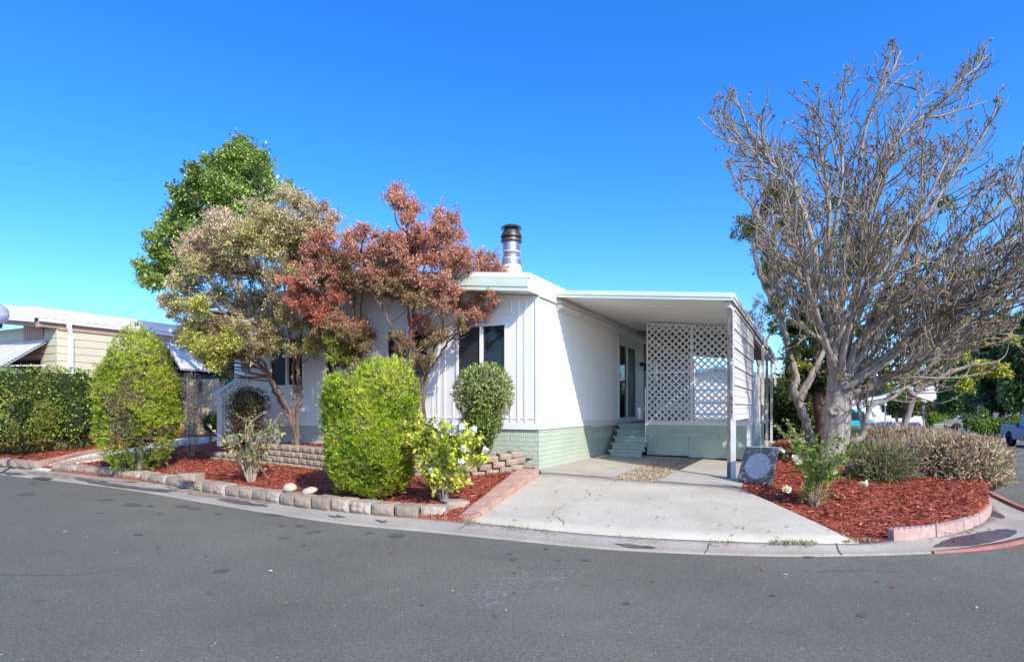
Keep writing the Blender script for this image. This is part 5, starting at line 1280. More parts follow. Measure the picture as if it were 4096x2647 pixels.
# ================================================================= TREES MADE OF LEAF CLUMPS
def clump_tree(name, label, base, stems, clumps, pals, leaf, twn, lpt, m, bark, r0, group=None, spread=.55, upb=.35, cat='tree', extra_twig=0, stem_pow=1.):
    """stems: world polylines. clumps: (pos, r, palette key). Twigs leave each clump's branch; leaves sit along the twigs."""
    rt = empty(name, base, 0, label, cat, group); b = np.array(base)
    L_ = []; R_ = []; S = []
    for s_ in stems:
        P = catmull([np.array(tuple(p))-b for p in s_], 6); P[1:-1] += rng.normal(0, .012, (len(P)-2, 3)); L_.append(P); R_.append(r0*(np.linspace(1, .25, len(P)))**stem_pow); S.append(P)
    V, F_ = tubes(L_, R_, 10); np_obj('trunk', V, F_, bark, None, rt, True)
    SP = np.concatenate(S); LB = []; RB = []; TP = []; TD = []; TL = []; TK = []
    for c, r, k in clumps:
        c = np.array(tuple(c))-b; d = np.linalg.norm(SP-c, axis=1)+np.clip(SP[:, 2]-c[2]+.25, 0, 9)*1.5; i = int(np.argmin(d)); p0 = SP[i]; dist = np.linalg.norm(c-p0)
        mid = p0*.5+c*.5+np.array((0, 0, -.06*dist))+rng.normal(0, .05*dist, 3)
        P = catmull([p0, mid, c], 4); LB.append(P); RB.append(np.linspace(.010+.010*min(2, dist), .005, len(P)))
        nt_ = max(5, int(twn*(r/.3)**2)); dd = nrm(rdir(nt_)+np.array((0, 0, upb))); st = c+rdir(nt_)*r*.5*rng.uniform(0, 1, (nt_, 1))
        tl = r*rng.uniform(.4, 1.0, nt_)*np.where(rng.uniform(0, 1, nt_) < .15, 1.45, 1.)
        for a, q, l in zip(st, dd, tl):
            e = a+q*l; LB.append(np.array([c*.5+a*.5, a+q*l*.45+rng.normal(0, .02, 3)*r*3, e])); RB.append(np.array((.006, .004, .0022)))
        TP.append(st); TD.append(dd); TL.append(tl); TK += [k]*nt_
    V, F_ = tubes(LB, RB, 4); np_obj('branches', V, F_, bark, None, rt)
    TP = np.concatenate(TP); TD = np.concatenate(TD); TL = np.concatenate(TL); TK = np.array(TK)
    P = np.repeat(TP, lpt, 0); D = np.repeat(TD, lpt, 0); l = np.repeat(TL, lpt); kk = np.repeat(TK, lpt); n = len(P)
    t = rng.uniform(.2, 1.08, n); P = P+D*(l*t)[:, None]+rng.normal(0, leaf[0]*.45, (n, 3))
    D = D*spread+rng.normal(0, .6, (n, 3))+np.array((0, 0, .15)); col = np.zeros((n, 3)); f = snoise(P, 1.9)*.75
    for key, pal in pals.items():
        s_ = kk == key
        if s_.any(): col[s_] = pick(pal, int(s_.sum()), .15, f[s_])
    leaf_obj('foliage', P, D, rng.normal(0, .6, (n, 3))+np.array((0, -.1, .6)), rng.uniform(.45, 1.5, n)*leaf[0], rng.uniform(.6, 1.4, n)*leaf[1], col, m, rt)
    return rt
def clumps_px(lst, d, depth, rmul=1.15, key='a'):
    out = []
    for q in lst:
        px, py, r = q[:3]; k = q[3] if len(q) > 3 else key; dd = d+random.uniform(-depth, depth)
        out.append((W(px, py, dd), r*dd/1419*rmul, k))
    return out
REDP = {'a': [(.30, .19, .10), (.52, .27, .16), (.64, .31, .21), (.70, .39, .28), (.52, .24, .15)], 'r': [(.56, .18, .12), (.62, .23, .15), (.48, .18, .10)], 'o': [(.27, .22, .09), (.38, .26, .13), (.48, .28, .17), (.24, .23, .08)], 'g': [(.22, .26, .04), (.40, .44, .06), (.3, .28, .09)]}
def fill(lst, n, dmax=55, rm=.9):
    out = list(lst)
    while n > 0:
        a, b = random.sample(lst, 2)
        if math.hypot(a[0]-b[0], a[1]-b[1]) < dmax:
            t = random.random(); q = (a[0]+(b[0]-a[0])*t+random.gauss(0, 4), a[1]+(b[1]-a[1])*t+random.gauss(0, 4), rm*(a[2]+b[2])/2); out.append(q+tuple(a[3:])); n -= 1
    return out
dA = 11.5
redR = [(910, 458, 18), (932, 471, 20), (964, 490, 22), (951, 513, 22), (974, 535, 20), (1025, 500, 20), (1051, 513, 22), (1028, 529, 25), (1070, 551, 20), (1035, 555, 25), (926, 587, 25), (919, 561, 20, 'o'), (951, 568, 22), (951, 606, 28), (987, 600, 22), (1016, 587, 22), (1051, 593, 25), (1080, 600, 20), (1038, 619, 25), (1112, 596, 16), (1141, 603, 16), (1157, 625, 16), (1172, 632, 9), (1125, 629, 16), (1090, 625, 18), (1061, 632, 20), (942, 645, 25, 'o'), (974, 651, 22), (1003, 664, 26), (964, 674, 24, 'o'), (1035, 657, 25), (1025, 690, 22), (1061, 683, 18), (980, 702, 18, 'o'), (1061, 712, 20), (1029, 715, 20), (1093, 715, 17), (1118, 702, 18), (1144, 696, 16), (1152, 716, 15, 'r'), (1125, 731, 15), (1142, 738, 10), (1093, 744, 16), (1106, 763, 12), (1070, 757, 14, 'o'), (967, 751, 18, 'r'), (990, 757, 20), (996, 780, 20, 'o'), (1029, 783, 14), (919, 789, 16, 'o'), (948, 796, 18), (925, 812, 14, 'o'), (964, 825, 18, 'o'), (985, 850, 16, 'o'), (1000, 830, 12, 'o'), (915, 470, 12, 'o'), (1000, 560, 18), (975, 570, 16), (910, 620, 18, 'o'), (900, 600, 16), (880, 610, 18), (860, 640, 22), (890, 650, 22), (915, 655, 22, 'o'), (905, 680, 18, 'o'), (930, 680, 18, 'o'), (880, 675, 18, 'o'), (860, 668, 16), (920, 635, 22), (945, 690, 16, 'o'), (850, 612, 18), (870, 580, 16), (905, 560, 14)]
bA = GF(968, 1020, lambda x, y: .30); bA = Vector((W(972, 1000, dA).x, dA, .28))
S = [[bA-Vector((0, 0, .25)), W(975, 940, dA), W(985, 880, dA-.1), W(1003, 830, dA-.1), W(1030, 760, dA-.3), W(1050, 690, dA-.4), W(1060, 620, dA-.5)],
     [bA, W(965, 920, dA), W(957, 850, dA), W(955, 780, dA+.1), W(952, 700, dA+.2), W(955, 620, dA+.2), W(948, 540, dA+.2), W(925, 490, dA+.3)],
     [bA+Vector((-.05, 0, 0)), W(958, 930, dA), W(940, 850, dA-.1), W(922, 790, dA-.2), W(898, 735, dA-.3), W(872, 690, dA-.4), W(850, 650, dA-.4)],
     [bA+Vector((.05, 0, 0)), W(990, 900, dA), W(1012, 840, dA+.1), W(1050, 790, dA+.1), W(1095, 740, dA), W(1130, 680, dA)],
     [bA, W(968, 900, dA+.1), W(962, 800, dA+.2), W(965, 720, dA+.3), W(985, 640, dA+.3), W(1010, 570, dA+.4), W(1030, 510, dA+.4)]]
clump_tree('crape_myrtle', 'red-leaved multi-stemmed tree in front of the second window, its tips reaching the flue', bA, S, clumps_px(fill(redR, 90), dA, .85, 1.35), REDP, (.050, .018), 52, 24, M['leaf'], M['barkred'], .04, 'autumn trees before the home')
dB = 12.1
redL = [(842, 529, 13), (810, 548, 13), (845, 551, 20), (874, 551, 16), (894, 574, 18), (816, 574, 18), (762, 535, 16, 'r'), (765, 561, 20), (733, 561, 16), (701, 596, 20), (739, 593, 26), (778, 600, 24, 'o'), (691, 619, 18), (723, 619, 25), (759, 625, 23), (804, 612, 25), (836, 606, 23), (868, 600, 23), (855, 632, 23, 'o'), (653, 651, 11), (668, 645, 13), (685, 651, 20), (717, 657, 20), (749, 654, 20, 'o'), (688, 696, 20, 'r'), (667, 706, 12, 'r'), (711, 715, 23, 'r'), (746, 706, 23, 'r'), (784, 690, 22, 'r'), (762, 725, 22, 'r'), (723, 741, 20), (794, 747, 17), (823, 757, 18), (849, 763, 16), (862, 783, 13), (836, 786, 18, 'o'), (785, 650, 22, 'o'), (815, 650, 20, 'o'), (880, 650, 20, 'o'), (845, 670, 18, 'o'), (800, 670, 18, 'o'), (740, 760, 14, 'o'), (770, 770, 16, 'o'), (788, 800, 18, 'g'), (800, 815, 18, 'g'), (760, 800, 18, 'o'), (735, 790, 18, 'o'), (800, 780, 16, 'o'), (775, 830, 14, 'g'), (850, 815, 14, 'o'), (815, 840, 12, 'g')]
bB = Vector((W(822, 1000, dB).x, dB, .32))
S = [[bB-Vector((0, 0, .25)), W(825, 900, dB), W(828, 800, dB), W(827, 700, dB), W(838, 620, dB), W(845, 560, dB)], [bB, W(835, 880, dB), W(838, 740, dB+.1), W(850, 660, dB+.1), W(880, 590, dB+.2)],
     [bB, W(805, 880, dB-.1), W(782, 800, dB-.2), W(755, 720, dB-.4), W(745, 640, dB-.4), W(758, 560, dB-.4)], [bB, W(812, 880, dB), W(800, 800, dB-.1), W(770, 760, dB-.3), W(720, 710, dB-.4), W(680, 660, dB-.4)]]
clump_tree('crape_myrtle', 'second red-leaved tree, brightest red at its lower left, behind the barrel-shaped conifer', bB, S, clumps_px(fill(redL, 85), dB-.2, .8, 1.35), REDP, (.050, .018), 52, 24, M['leaf'], M['barkred'], .036, 'autumn trees before the home')
dCm = 12.6
TANP = {'a': [(.32, .27, .12), (.46, .38, .19), (.58, .48, .27), (.65, .56, .34), (.50, .48, .14)], 'y': [(.28, .32, .06), (.44, .47, .08), (.64, .60, .13), (.62, .54, .23)], 'k': [(.46, .33, .20), (.62, .48, .31), (.72, .58, .38)]}
tan = [(650, 455, 22), (668, 445, 14), (690, 472, 28), (715, 480, 20, 'k'), (742, 490, 26, 'k'), (780, 508, 18, 'k'), (765, 530, 18, 'k'), (600, 498, 32), (640, 520, 36), (690, 530, 34), (720, 530, 26), (560, 535, 30), (500, 500, 16, 'k'), (525, 512, 22, 'k'), (480, 545, 26, 'k'), (452, 565, 22, 'k'), (520, 565, 34), (570, 580, 38), (625, 580, 38), (670, 595, 34), (700, 570, 26), (425, 590, 22, 'k'), (440, 625, 26), (480, 610, 34), (530, 630, 38), (590, 640, 38), (640, 650, 34), (680, 640, 20), (405, 655, 22), (445, 670, 30), (385, 690, 14), (375, 700, 9), (415, 705, 22), (460, 715, 32, 'y'), (510, 690, 34), (560, 710, 36), (610, 700, 34), (650, 700, 28), (400, 735, 16), (430, 750, 22), (470, 765, 28, 'y'), (520, 755, 30), (570, 770, 32), (620, 755, 30), (660, 745, 26), (640, 800, 26), (600, 810, 26), (550, 805, 26, 'y'), (500, 800, 26, 'y'), (455, 800, 20), (425, 795, 13), (475, 830, 18, 'y'), (520, 835, 20, 'y'), (505, 850, 14, 'y'), (570, 825, 18), (690, 760, 22), (700, 800, 20, 'y'), (730, 820, 16, 'y'), (675, 815, 18), (735, 775, 14, 'y'), (440, 790, 20, 'y'), (470, 812, 22, 'y'), (500, 785, 26), (432, 770, 18), (485, 848, 13, 'y'), (535, 780, 26, 'y'), (610, 545, 26), (660, 560, 26)]
bCm = Vector((W(691, 1030, dCm).x, dCm, .36))
S = [[bCm-Vector((-.12, 0, .3)), W(680, 985, dCm), W(672, 955, dCm), W(650, 915, dCm-.1), W(620, 870, dCm-.2), W(585, 845, dCm-.3), W(560, 800, dCm-.5), W(530, 740, dCm-.7), W(490, 680, dCm-.8), W(460, 620, dCm-.8)],
     [bCm, W(676, 980, dCm), W(655, 940, dCm+.1), W(635, 905, dCm+.1), W(628, 880, dCm+.1), W(615, 845, dCm+.1), W(600, 800, dCm+.1), W(590, 700, dCm+.1), W(570, 600, dCm), W(560, 540, dCm)],
     [bCm, W(683, 985, dCm), W(685, 940, dCm), W(683, 900, dCm), W(682, 850, dCm), W(675, 790, dCm), W(665, 700, dCm), W(660, 600, dCm+.1), W(665, 520, dCm+.1), W(660, 460, dCm+.1)],
     [bCm+Vector((.03, 0, .1)), W(690, 960, dCm), W(702, 930, dCm), W(698, 890, dCm), W(694, 850, dCm), W(700, 780, dCm), W(712, 700, dCm-.2), W(715, 620, dCm-.2), W(740, 520, dCm-.2)],
     [W(655, 918, dCm-.1), W(628, 880, dCm), W(610, 855, dCm-.2), W(600, 845, dCm-.4), W(560, 830, dCm-.8), W(520, 800, dCm-1)],
     [W(684, 930, dCm), W(690, 915, dCm), W(692, 880, dCm-.1), W(688, 830, dCm-.2), W(640, 760, dCm-.6), W(620, 680, dCm-.8)]]
clump_tree('crape_myrtle', 'broad tan-leaved tree with twisting brown stems in the raised bed', bCm, S, clumps_px(fill(tan, 110), dCm-.3, 1.05, 1.3), TANP, (.050, .024), 38, 23, M['leaf'], M['barkred'], .042, 'autumn trees before the home')
dG = 20.5
gr = [(555, 345, 24), (540, 355, 20), (575, 358, 24), (600, 375, 26), (520, 385, 26), (560, 390, 34), (480, 372, 8), (490, 375, 12), (500, 400, 24), (605, 405, 28), (570, 430, 40), (530, 430, 36), (450, 400, 14), (440, 395, 12), (465, 420, 24), (455, 445, 24), (620, 440, 24), (630, 465, 18), (490, 460, 36), (540, 470, 40), (590, 470, 36), (430, 470, 22), (405, 445, 10), (415, 455, 12), (395, 435, 7), (440, 500, 30), (400, 510, 24), (470, 510, 34), (385, 535, 18), (410, 550, 28), (450, 550, 32), (395, 580, 26), (355, 550, 12), (370, 560, 14), (340, 545, 7), (365, 600, 16), (400, 610, 26), (430, 600, 26), (365, 585, 14), (355, 590, 8), (385, 630, 22), (350, 635, 18), (325, 620, 12), (315, 612, 6), (340, 650, 18), (370, 655, 18), (330, 638, 10), (350, 668, 12), (390, 660, 16), (560, 510, 36), (620, 500, 24), (500, 560, 34), (640, 490, 10), (480, 600, 34), (430, 650, 26), (520, 610, 36), (560, 560, 34), (600, 540, 28), (655, 440, 9), (670, 430, 8), (680, 445, 7)]
bG = Vector((W(575, 950, dG).x, dG+.3, .3))
S = [[bG-Vector((0, 0, .4)), W(570, 800, dG), W(560, 650, dG), W(555, 520, dG), W(555, 400, dG), W(556, 350, dG)], [W(565, 760, dG), W(510, 680, dG-.3), W(450, 600, dG-.5), W(400, 560, dG-.5)], [W(562, 700, dG), W(500, 560, dG), W(460, 470, dG)], [W(562, 640, dG), W(600, 530, dG), W(610, 430, dG)], [W(566, 780, dG), W(480, 730, dG-.3), W(400, 660, dG-.5), W(335, 635, dG-.6)]]
clump_tree('green_tree', 'tall dense green tree rising behind the tan-leaved one', bG, S, clumps_px(fill(gr, 45), dG, 1.6, 1.35), {'a': [(.08, .125, .02), (.16, .24, .032), (.24, .34, .055), (.33, .43, .11)]}, (.115, .068), 13, 19, M['leafgloss'], M['barkdark'], .14, None)

# ================================================================= BARE TREE ON THE RIGHT
bT2 = GF(1938, 1082, z_rbed); dT2 = bT2.y
bt = empty('bare_tree', bT2, 0, 'large spreading leafless grey tree with thick pale trunk in the corner bed', 'tree'); bo = np.array(bT2)
def WL(*pts): return [np.array(tuple(W(px, py, dT2+o)))-bo for px, py, o in pts]
trunk = [np.array((-.02, 0, -.25)), *WL((1939, 1078, 0), (1944, 1040, 0), (1948, 990, 0), (1951, 940, 0), (1955, 900, 0), (1952, 870, 0))]
s2 = dT2/1419
TL_ = [catmull(trunk, 6)]; n = len(TL_[0]); hz = TL_[0][:, 2]
TR_ = [np.interp(hz, [-.3, 0, .1, .35, .9, 1.4, 1.7, 2.1], [48*s2, 42*s2, 35*s2, 30*s2, 28*s2, 28*s2, 26*s2, 18*s2])]
limbs = [
 (14, WL((1947, 890, 0), (1939, 850, -.1), (1940, 820, -.2), (1954, 785, -.3), (1963, 745, -.4), (1985, 712, -.5), (2020, 668, -.7), (2060, 610, -.8), (2110, 530, -.9), (2160, 440, -1.0), (2200, 350, -1.0))),
 (17, WL((1955, 900, .1), (1948, 800, .2), (1942, 720, .3), (1934, 640, .4), (1927, 560, .5), (1930, 480, .5), (1917, 400, .6), (1905, 330, .6), (1885, 250, .7))),
 (15, WL((1960, 895, .1), (1955, 780, .4), (1957, 690, .5), (1962, 600, .6), (1976, 500, .7), (1990, 400, .8), (2003, 310, .8), (2035, 225, .8), (2066, 170, .8), (2084, 128, .8))),
 (11, WL((1942, 865, 0), (1925, 815, -.2), (1904, 790, -.3), (1881, 781, -.5), (1858, 760, -.6), (1844, 735, -.7), (1832, 690, -.9), (1800, 640, -1.1), (1768, 590, -1.2))),
 (10, WL((1944, 850, 0), (1915, 770, .1), (1890, 700, 0), (1862, 640, -.1), (1822, 590, -.3), (1790, 545, -.4), (1755, 480, -.5), (1712, 440, -.6))),
 (11, WL((1945, 830, .1), (1912, 670, .2), (1882, 525, .2), (1842, 405, .1), (1804, 383, 0), (1774, 349, 0), (1725, 334, 0), (1675, 315, 0), (1630, 273, 0))),
 (7, WL((1893, 570, .2), (1862, 470, 0), (1830, 420, -.1), (1790, 415, -.2), (1751, 413, -.3), (1708, 402, -.3))),
 (7, WL((1774, 349, 0), (1740, 300, .1), (1725, 258, .1), (1706, 236, .1), (1666, 219, .1))),
 (14, WL((1965, 935, -.05), (1981, 922, -.1), (2040, 897, -.3), (2080, 879, -.5), (2108, 858, -.6), (2136, 830, -.7), (2158, 790, -.8), (2180, 745, -.9), (2225, 690, -1), (2290, 620, -1.1), (2380, 540, -1.2))),
 (11, WL((1975, 1028, -.1), (1994, 1024, -.2), (2010, 1012, -.25), (2018, 990, -.3), (2024, 960, -.35), (2040, 943, -.4), (2071, 931, -.45), (2117, 896, -.5), (2152, 878, -.5), (2187, 861, -.6), (2215, 835, -.6), (2245, 800, -.7), (2300, 770, -.8))),
 (7, WL((2014, 1000, -.27), (2003, 970, -.2), (1997, 945, -.15), (2005, 930, 0), (2060, 915, .2), (2120, 890, .4), (2180, 870, .5))),
 (11, WL((1968, 920, .1), (2005, 870, .2), (2050, 845, .3), (2095, 810, .4), (2150, 795, .4), (2187, 795, .4), (2251, 783, .4), (2315, 783, .3), (2390, 790, .3))),
 (12, WL((1960, 890, 0), (1995, 800, -.2), (2040, 745, -.4), (2110, 690, -.6), (2190, 610, -.8), (2270, 530, -.9), (2340, 450, -1), (2378, 330, -1))),
 (12, WL((1958, 870, .2), (1985, 720, .3), (2005, 610, .4), (2015, 500, .4), (2060, 380, .4), (2110, 305, .4), (2180, 245, .4), (2235, 185, .4), (2270, 155, .4), (2284, 128, .4))),
 (12, WL((1962, 880, .1), (2030, 730, .0), (2090, 610, -.1), (2160, 490, -.2), (2230, 385, -.2), (2290, 310, -.2), (2330, 230, -.2))),
 (12, WL((1964, 885, -.05), (2050, 770, -.3), (2150, 660, -.5), (2250, 550, -.6), (2330, 470, -.7), (2420, 390, -.8))),
 (10, WL((1966, 905, 0), (2060, 830, -.5), (2160, 740, -1), (2260, 680, -1.3), (2370, 620, -1.6), (2470, 560, -1.8))),
 (9, WL((1955, 880, -.2), (1965, 800, -.6), (1985, 720, -1.0), (2000, 640, -1.4), (2010, 540, -1.8), (2040, 440, -2.0), (2070, 340, -2.2))),
 (9, WL((1948, 870, -.2), (1925, 800, -.6), (1900, 720, -1.0), (1870, 630, -1.4), (1850, 540, -1.7), (1830, 450, -1.9), (1815, 350, -2))),
 (9, WL((1952, 860, .2), (1940, 760, .7), (1900, 660, 1.1), (1860, 560, 1.5), (1830, 470, 1.7), (1800, 380, 1.8), (1770, 300, 1.8))),
 (9, WL((1958, 860, .2), (1990, 760, .7), (2040, 640, 1.2), (2100, 530, 1.6), (2170, 430, 1.9), (2230, 340, 2.0))),
 (9, WL((1962, 900, .2), (2020, 860, .8), (2090, 800, 1.3), (2170, 740, 1.7), (2260, 680, 2.0), (2350, 600, 2.2))),
 (8, WL((1930, 620, .4), (1950, 500, .2), (1960, 400, 0), (1955, 310, 0), (1960, 220, 0), (1975, 160, 0))),
 (9, WL((1968, 915, 0), (2040, 880, .3), (2120, 850, .5), (2200, 820, .6), (2280, 790, .6), (2360, 740, .5))),
 (9, WL((1966, 905, -.2), (2050, 850, -.6), (2140, 780, -.9), (2230, 730, -1.2), (2330, 700, -1.4), (2420, 690, -1.5))),
 (8, WL((2130, 835, -.7), (2200, 800, -.8), (2260, 740, -.8), (2340, 640, -.8), (2420, 560, -.8))),
 (9, WL((1968, 900, .1), (2060, 790, .1), (2150, 700, 0), (2250, 620, -.2), (2350, 560, -.3), (2440, 520, -.3))),
 (8, WL((1970, 925, .1), (2060, 880, .8), (2150, 830, 1.1), (2240, 790, 1.3), (2340, 770, 1.4))),
 (8, WL((2040, 745, -.4), (2100, 650, -.3), (2180, 560, -.2), (2280, 450, -.2), (2360, 400, -.2))),
 (8, WL((1976, 500, .7), (2040, 400, .6), (2080, 320, .5), (2130, 240, .5), (2180, 200, .5))),
]
for w_, P in limbs:
    Pc = catmull(P, 5); Pc[2:] += np.cumsum(rng.normal(0, .006, (len(Pc)-2, 3)), 0); TL_.append(Pc)
    TR_.append(np.interp(np.linspace(0, 1, len(Pc)), [0, .12, .3, .6, 1], np.array([1.2, .80, .55, .30, .14])*w_*s2*.86))
V, F_ = tubes(TL_, TR_, 12); np_obj('trunk', V, F_, M['barkgrey'], None, bt, True)
mb = MB()   # old pruning scar
kp = np.array(tuple(W(1942, 957, dT2-30*s2)))-bo; mb.lathe([(0, 0), (.05, .012), (.085, .03), (.10, .012), (.12, -.05)], (0, 0, 0), 18)
o = mb.build('branch_scar', M['barkgrey'], bt, 0, True); o.location = kp; o.rotation_euler = (R(92), 0, R(-10)); o.scale = (1, .8, 1)
B1 = []; R1 = []; tips = []
def sub(Ps, t, ln, ang, up, n, wig):
    i = t*(len(Ps)-1); j = min(int(i), len(Ps)-2); p = Ps[j]+(Ps[j+1]-Ps[j])*(i-j); T = nrm(Ps[j+1]-Ps[j])
    a = rdir(1)[0]; a = nrm(a-T*(a@T)); d = nrm(T*math.cos(ang)+a*math.sin(ang)+np.array((0, 0, .15)))
    out = [p]; st = ln/n
    for k in range(n):
        d = nrm(d+np.array((0, 0, up))+rng.normal(0, wig, 3)); p = p+d*st; out.append(p)
    return np.array(out)
OUT = [(1640, 270), (1668, 212), (1720, 208), (1750, 265), (1800, 225), (1850, 195), (1890, 160), (1940, 170), (2000, 150), (2060, 115), (2100, 88), (2120, 150), (2180, 190), (2240, 160), (2296, 92), (2312, 130), (2292, 215), (2340, 235), (2390, 270), (2700, 200), (2700, 800), (2350, 850), (2215, 905), (2060, 965), (1995, 1005), (1930, 890), (1850, 800), (1795, 705), (1770, 600), (1745, 480), (1695, 410), (1690, 350)]
def clip_out(b_):
    q = b_+bo; px = np.stack([CX+q[:, 0]/q[:, 1]*F, HY-(q[:, 2]-CZ)/q[:, 1]*F], 1); k = in_poly(px, OUT)
    n_ = len(b_) if k.all() else int(np.argmin(k)); return b_[:n_] if n_ >= 2 else None
L1 = []; LB = [TL_[k+1] for k in range(len(limbs))]
for li in range(len(limbs)):
    Pc = TL_[li+1]; LL = np.linalg.norm(np.diff(Pc, axis=0), axis=1).sum()
    for q in range(int(LL/.8)):
        t = .22+.6*random.random(); b_ = clip_out(sub(Pc, t, random.uniform(1.2, 2.3), random.uniform(.35, .75), .05, 8, .10))
        if b_ is not None and len(b_) > 3 and (random.random() < .45 or b_[-1][2] < 4.6): LB.append(b_); B1.append(b_); R1.append(np.linspace(.030-.012*t, .010, len(b_)))
for li, Pc in enumerate(LB):
    LL = np.linalg.norm(np.diff(Pc, axis=0), axis=1).sum(); k = int(LL/.25)
    for q in range(k):
        t = .18+.80*(q+random.random())/k; ln = random.uniform(.6, 1.35)*(1.22-1.0*t)
        b_ = sub(Pc, t, ln, random.uniform(.45, 1.0), .06, 6, .14); b_ = clip_out(b_)
        if b_ is not None: L1.append(b_); B1.append(b_); R1.append(np.linspace(.018-.005*t, .009, len(b_)))
    B1.append(Pc[-3:]); R1.append(np.array((.009, .007, .004))); tips.append((Pc[-1], nrm(Pc[-1]-Pc[-2])))
L2 = []
for b_ in L1:
    ln0 = np.linalg.norm(b_[-1]-b_[0]); k = max(2, int(ln0/.17))
    for q in range(k):
        t = .22+.78*(q+random.random())/k; c = sub(b_, t, random.uniform(.22, .58)*min(1, .35+ln0*.75), random.uniform(.45, .95), .13, 4, .18); c = c if random.random() < .5 else clip_out(c)
        if c is not None: L2.append(c); B1.append(c); R1.append(np.linspace(.0100, .0066, len(c)))
    tips.append((b_[-1], nrm(b_[-1]-b_[-2])))
for c in L2:
    for q in range(random.randint(0, 2)):
        t = random.uniform(.3, 1); e = sub(c, t, random.uniform(.08, .26), random.uniform(.4, .9), .22, 2, .2); B1.append(e); R1.append(np.linspace(.0075, .0055, 3)); tips.append((e[-1], nrm(e[-1]-e[-2])))
    tips.append((c[-1], nrm(c[-1]-c[-2])))
V, F_ = tubes(B1, R1, 4); np_obj('crown', V, F_, M['twig'], None, bt)
print('bare tree', len(L1), len(L2), len(tips), len(V))
sel = [tips[i] for i in rng.permutation(len(tips))[:int(len(tips)*.19)]]
tp = np.array([a for a, _ in sel]); td = np.array([d for _, d in sel]); K = 7; P = np.repeat(tp, K, 0)+rng.normal(0, .010, (len(tp)*K, 3)); D = np.repeat(td, K, 0)*.25+rng.normal(0, .6, (len(P), 3))+np.array((0, 0, -.3)); n = len(P)
pal = pick([(.18, .145, .09), (.28, .22, .14), (.40, .31, .2), (.32, .27, .16), (.2, .17, .09)], n, .15); gsel = np.repeat(rng.uniform(0, 1, len(tp)) < np.where(tp[:, 2] < 4.5, .4, .06), K); pal[gsel] = pick([(.22, .26, .03), (.32, .33, .05), (.12, .18, .03)], int(gsel.sum()))
leaf_obj('foliage', P, D, rng.normal(0, .5, (n, 3))+np.array((0, 0, .7)), rng.uniform(.04, .095, n), rng.uniform(.018, .036, n), pal, M['dry'], bt)

# trees standing behind it
dK = 16.2; bK = Vector((W(1895, 1040, dK).x, dK, z_rbed(W(1895, 1040, dK).x, dK)))
OLV = {'a': [(.07, .09, .02), (.13, .15, .035), (.21, .23, .06), (.28, .28, .10)], 'd': [(.025, .045, .01), (.045, .08, .014), (.08, .13, .022), (.14, .20, .035)], 'y': [(.22, .27, .03), (.38, .41, .045), (.52, .50, .07)], 't': [(.16, .15, .07), (.22, .20, .10), (.12, .12, .05)]}
S = [[bK-Vector((0, 0, .3)), W(1885, 1020, dK), W(1870, 970, dK), W(1858, 935, dK), W(1846, 905, dK), W(1853, 880, dK), W(1838, 830, dK), W(1825, 770, dK), W(1812, 720, dK), W(1805, 640, dK), W(1800, 560, dK), W(1795, 480, dK)],
     [W(1858, 930, dK), W(1880, 890, dK), W(1905, 840, dK+.1), W(1930, 780, dK+.2)], [W(1818, 740, dK), W(1795, 690, dK-.1), W(1770, 640, dK-.2), W(1750, 560, dK-.3)], [W(1803, 600, dK), W(1770, 560, dK), W(1735, 535, dK)]]
lean = [(1792, 452, 22, 't'), (1815, 440, 20, 'a'), (1835, 460, 26, 'a'), (1805, 480, 24, 't'), (1775, 490, 16, 't'), (1745, 525, 16, 'a'), (1722, 520, 13, 'a'), (1705, 545, 9, 'a'), (1738, 545, 16, 'a'), (1760, 535, 13, 'a'), (1785, 600, 14, 'd'), (1805, 625, 16, 'd'), (1795, 660, 14, 'd'), (1815, 700, 16, 'd'), (1800, 720, 12, 'd'), (1770, 625, 8, 'd'), (1840, 560, 18, 'a'), (1850, 510, 20, 'a'), (1825, 520, 18, 'a'), (1850, 620, 18, 'd'), (1840, 680, 18, 'd'), (1870, 700, 20, 'd'), (1848, 860, 10, 'y'), (1835, 840, 8, 'd'), (1870, 850, 9, 'y'), (1885, 820, 14, 'd'), (1850, 800, 14, 'd')]
clump_tree('leaning_tree', 'slim leaning tree with sparse olive leaves left of the bare tree trunk', bK, S, clumps_px(lean, dK, .7, 1.45), OLV, (.075, .04), 34, 14, M['leaf'], M['barkgrey'], .13, 'trees behind the bare tree', .5, .2, stem_pow=.8)
dK2 = 17.8; bK2 = Vector((W(1918, 1035, dK2).x, dK2, z_rbed(W(1918, 1035, dK2).x, dK2)))
S = [[bK2-Vector((0, 0, .3)), W(1912, 980, dK2), W(1904, 920, dK2), W(1900, 860, dK2), W(1895, 780, dK2), W(1890, 700, dK2), W(1900, 600, dK2)], [W(1910, 940, dK2), W(1920, 890, dK2), W(1935, 820, dK2), W(1960, 700, dK2), W(1980, 560, dK2)], [W(1905, 900, dK2), W(2000, 800, dK2), W(2080, 700, dK2+.3), W(2150, 600, dK2+.3)]]
back = []
for _ in range(44): back.append((random.gauss(1985, 80), random.uniform(470, 800), random.uniform(16, 26), random.choice('aadtd')))
back += [(1855+12*k, 730+random.uniform(-10, 10), 22, 'd') for k in range(8)]+[(1850+13*k, 775+random.uniform(-10, 10), 24, 'd') for k in range(9)]+[(1838+14*k, 820+random.uniform(-10, 10), 24, 'd') for k in range(9)]+[(1835+14*k, 865+random.uniform(-10, 10), 24, 'd') for k in range(8)]+[(1838+16*k, 905+random.uniform(-8, 8), 22, 'd') for k in range(7)]
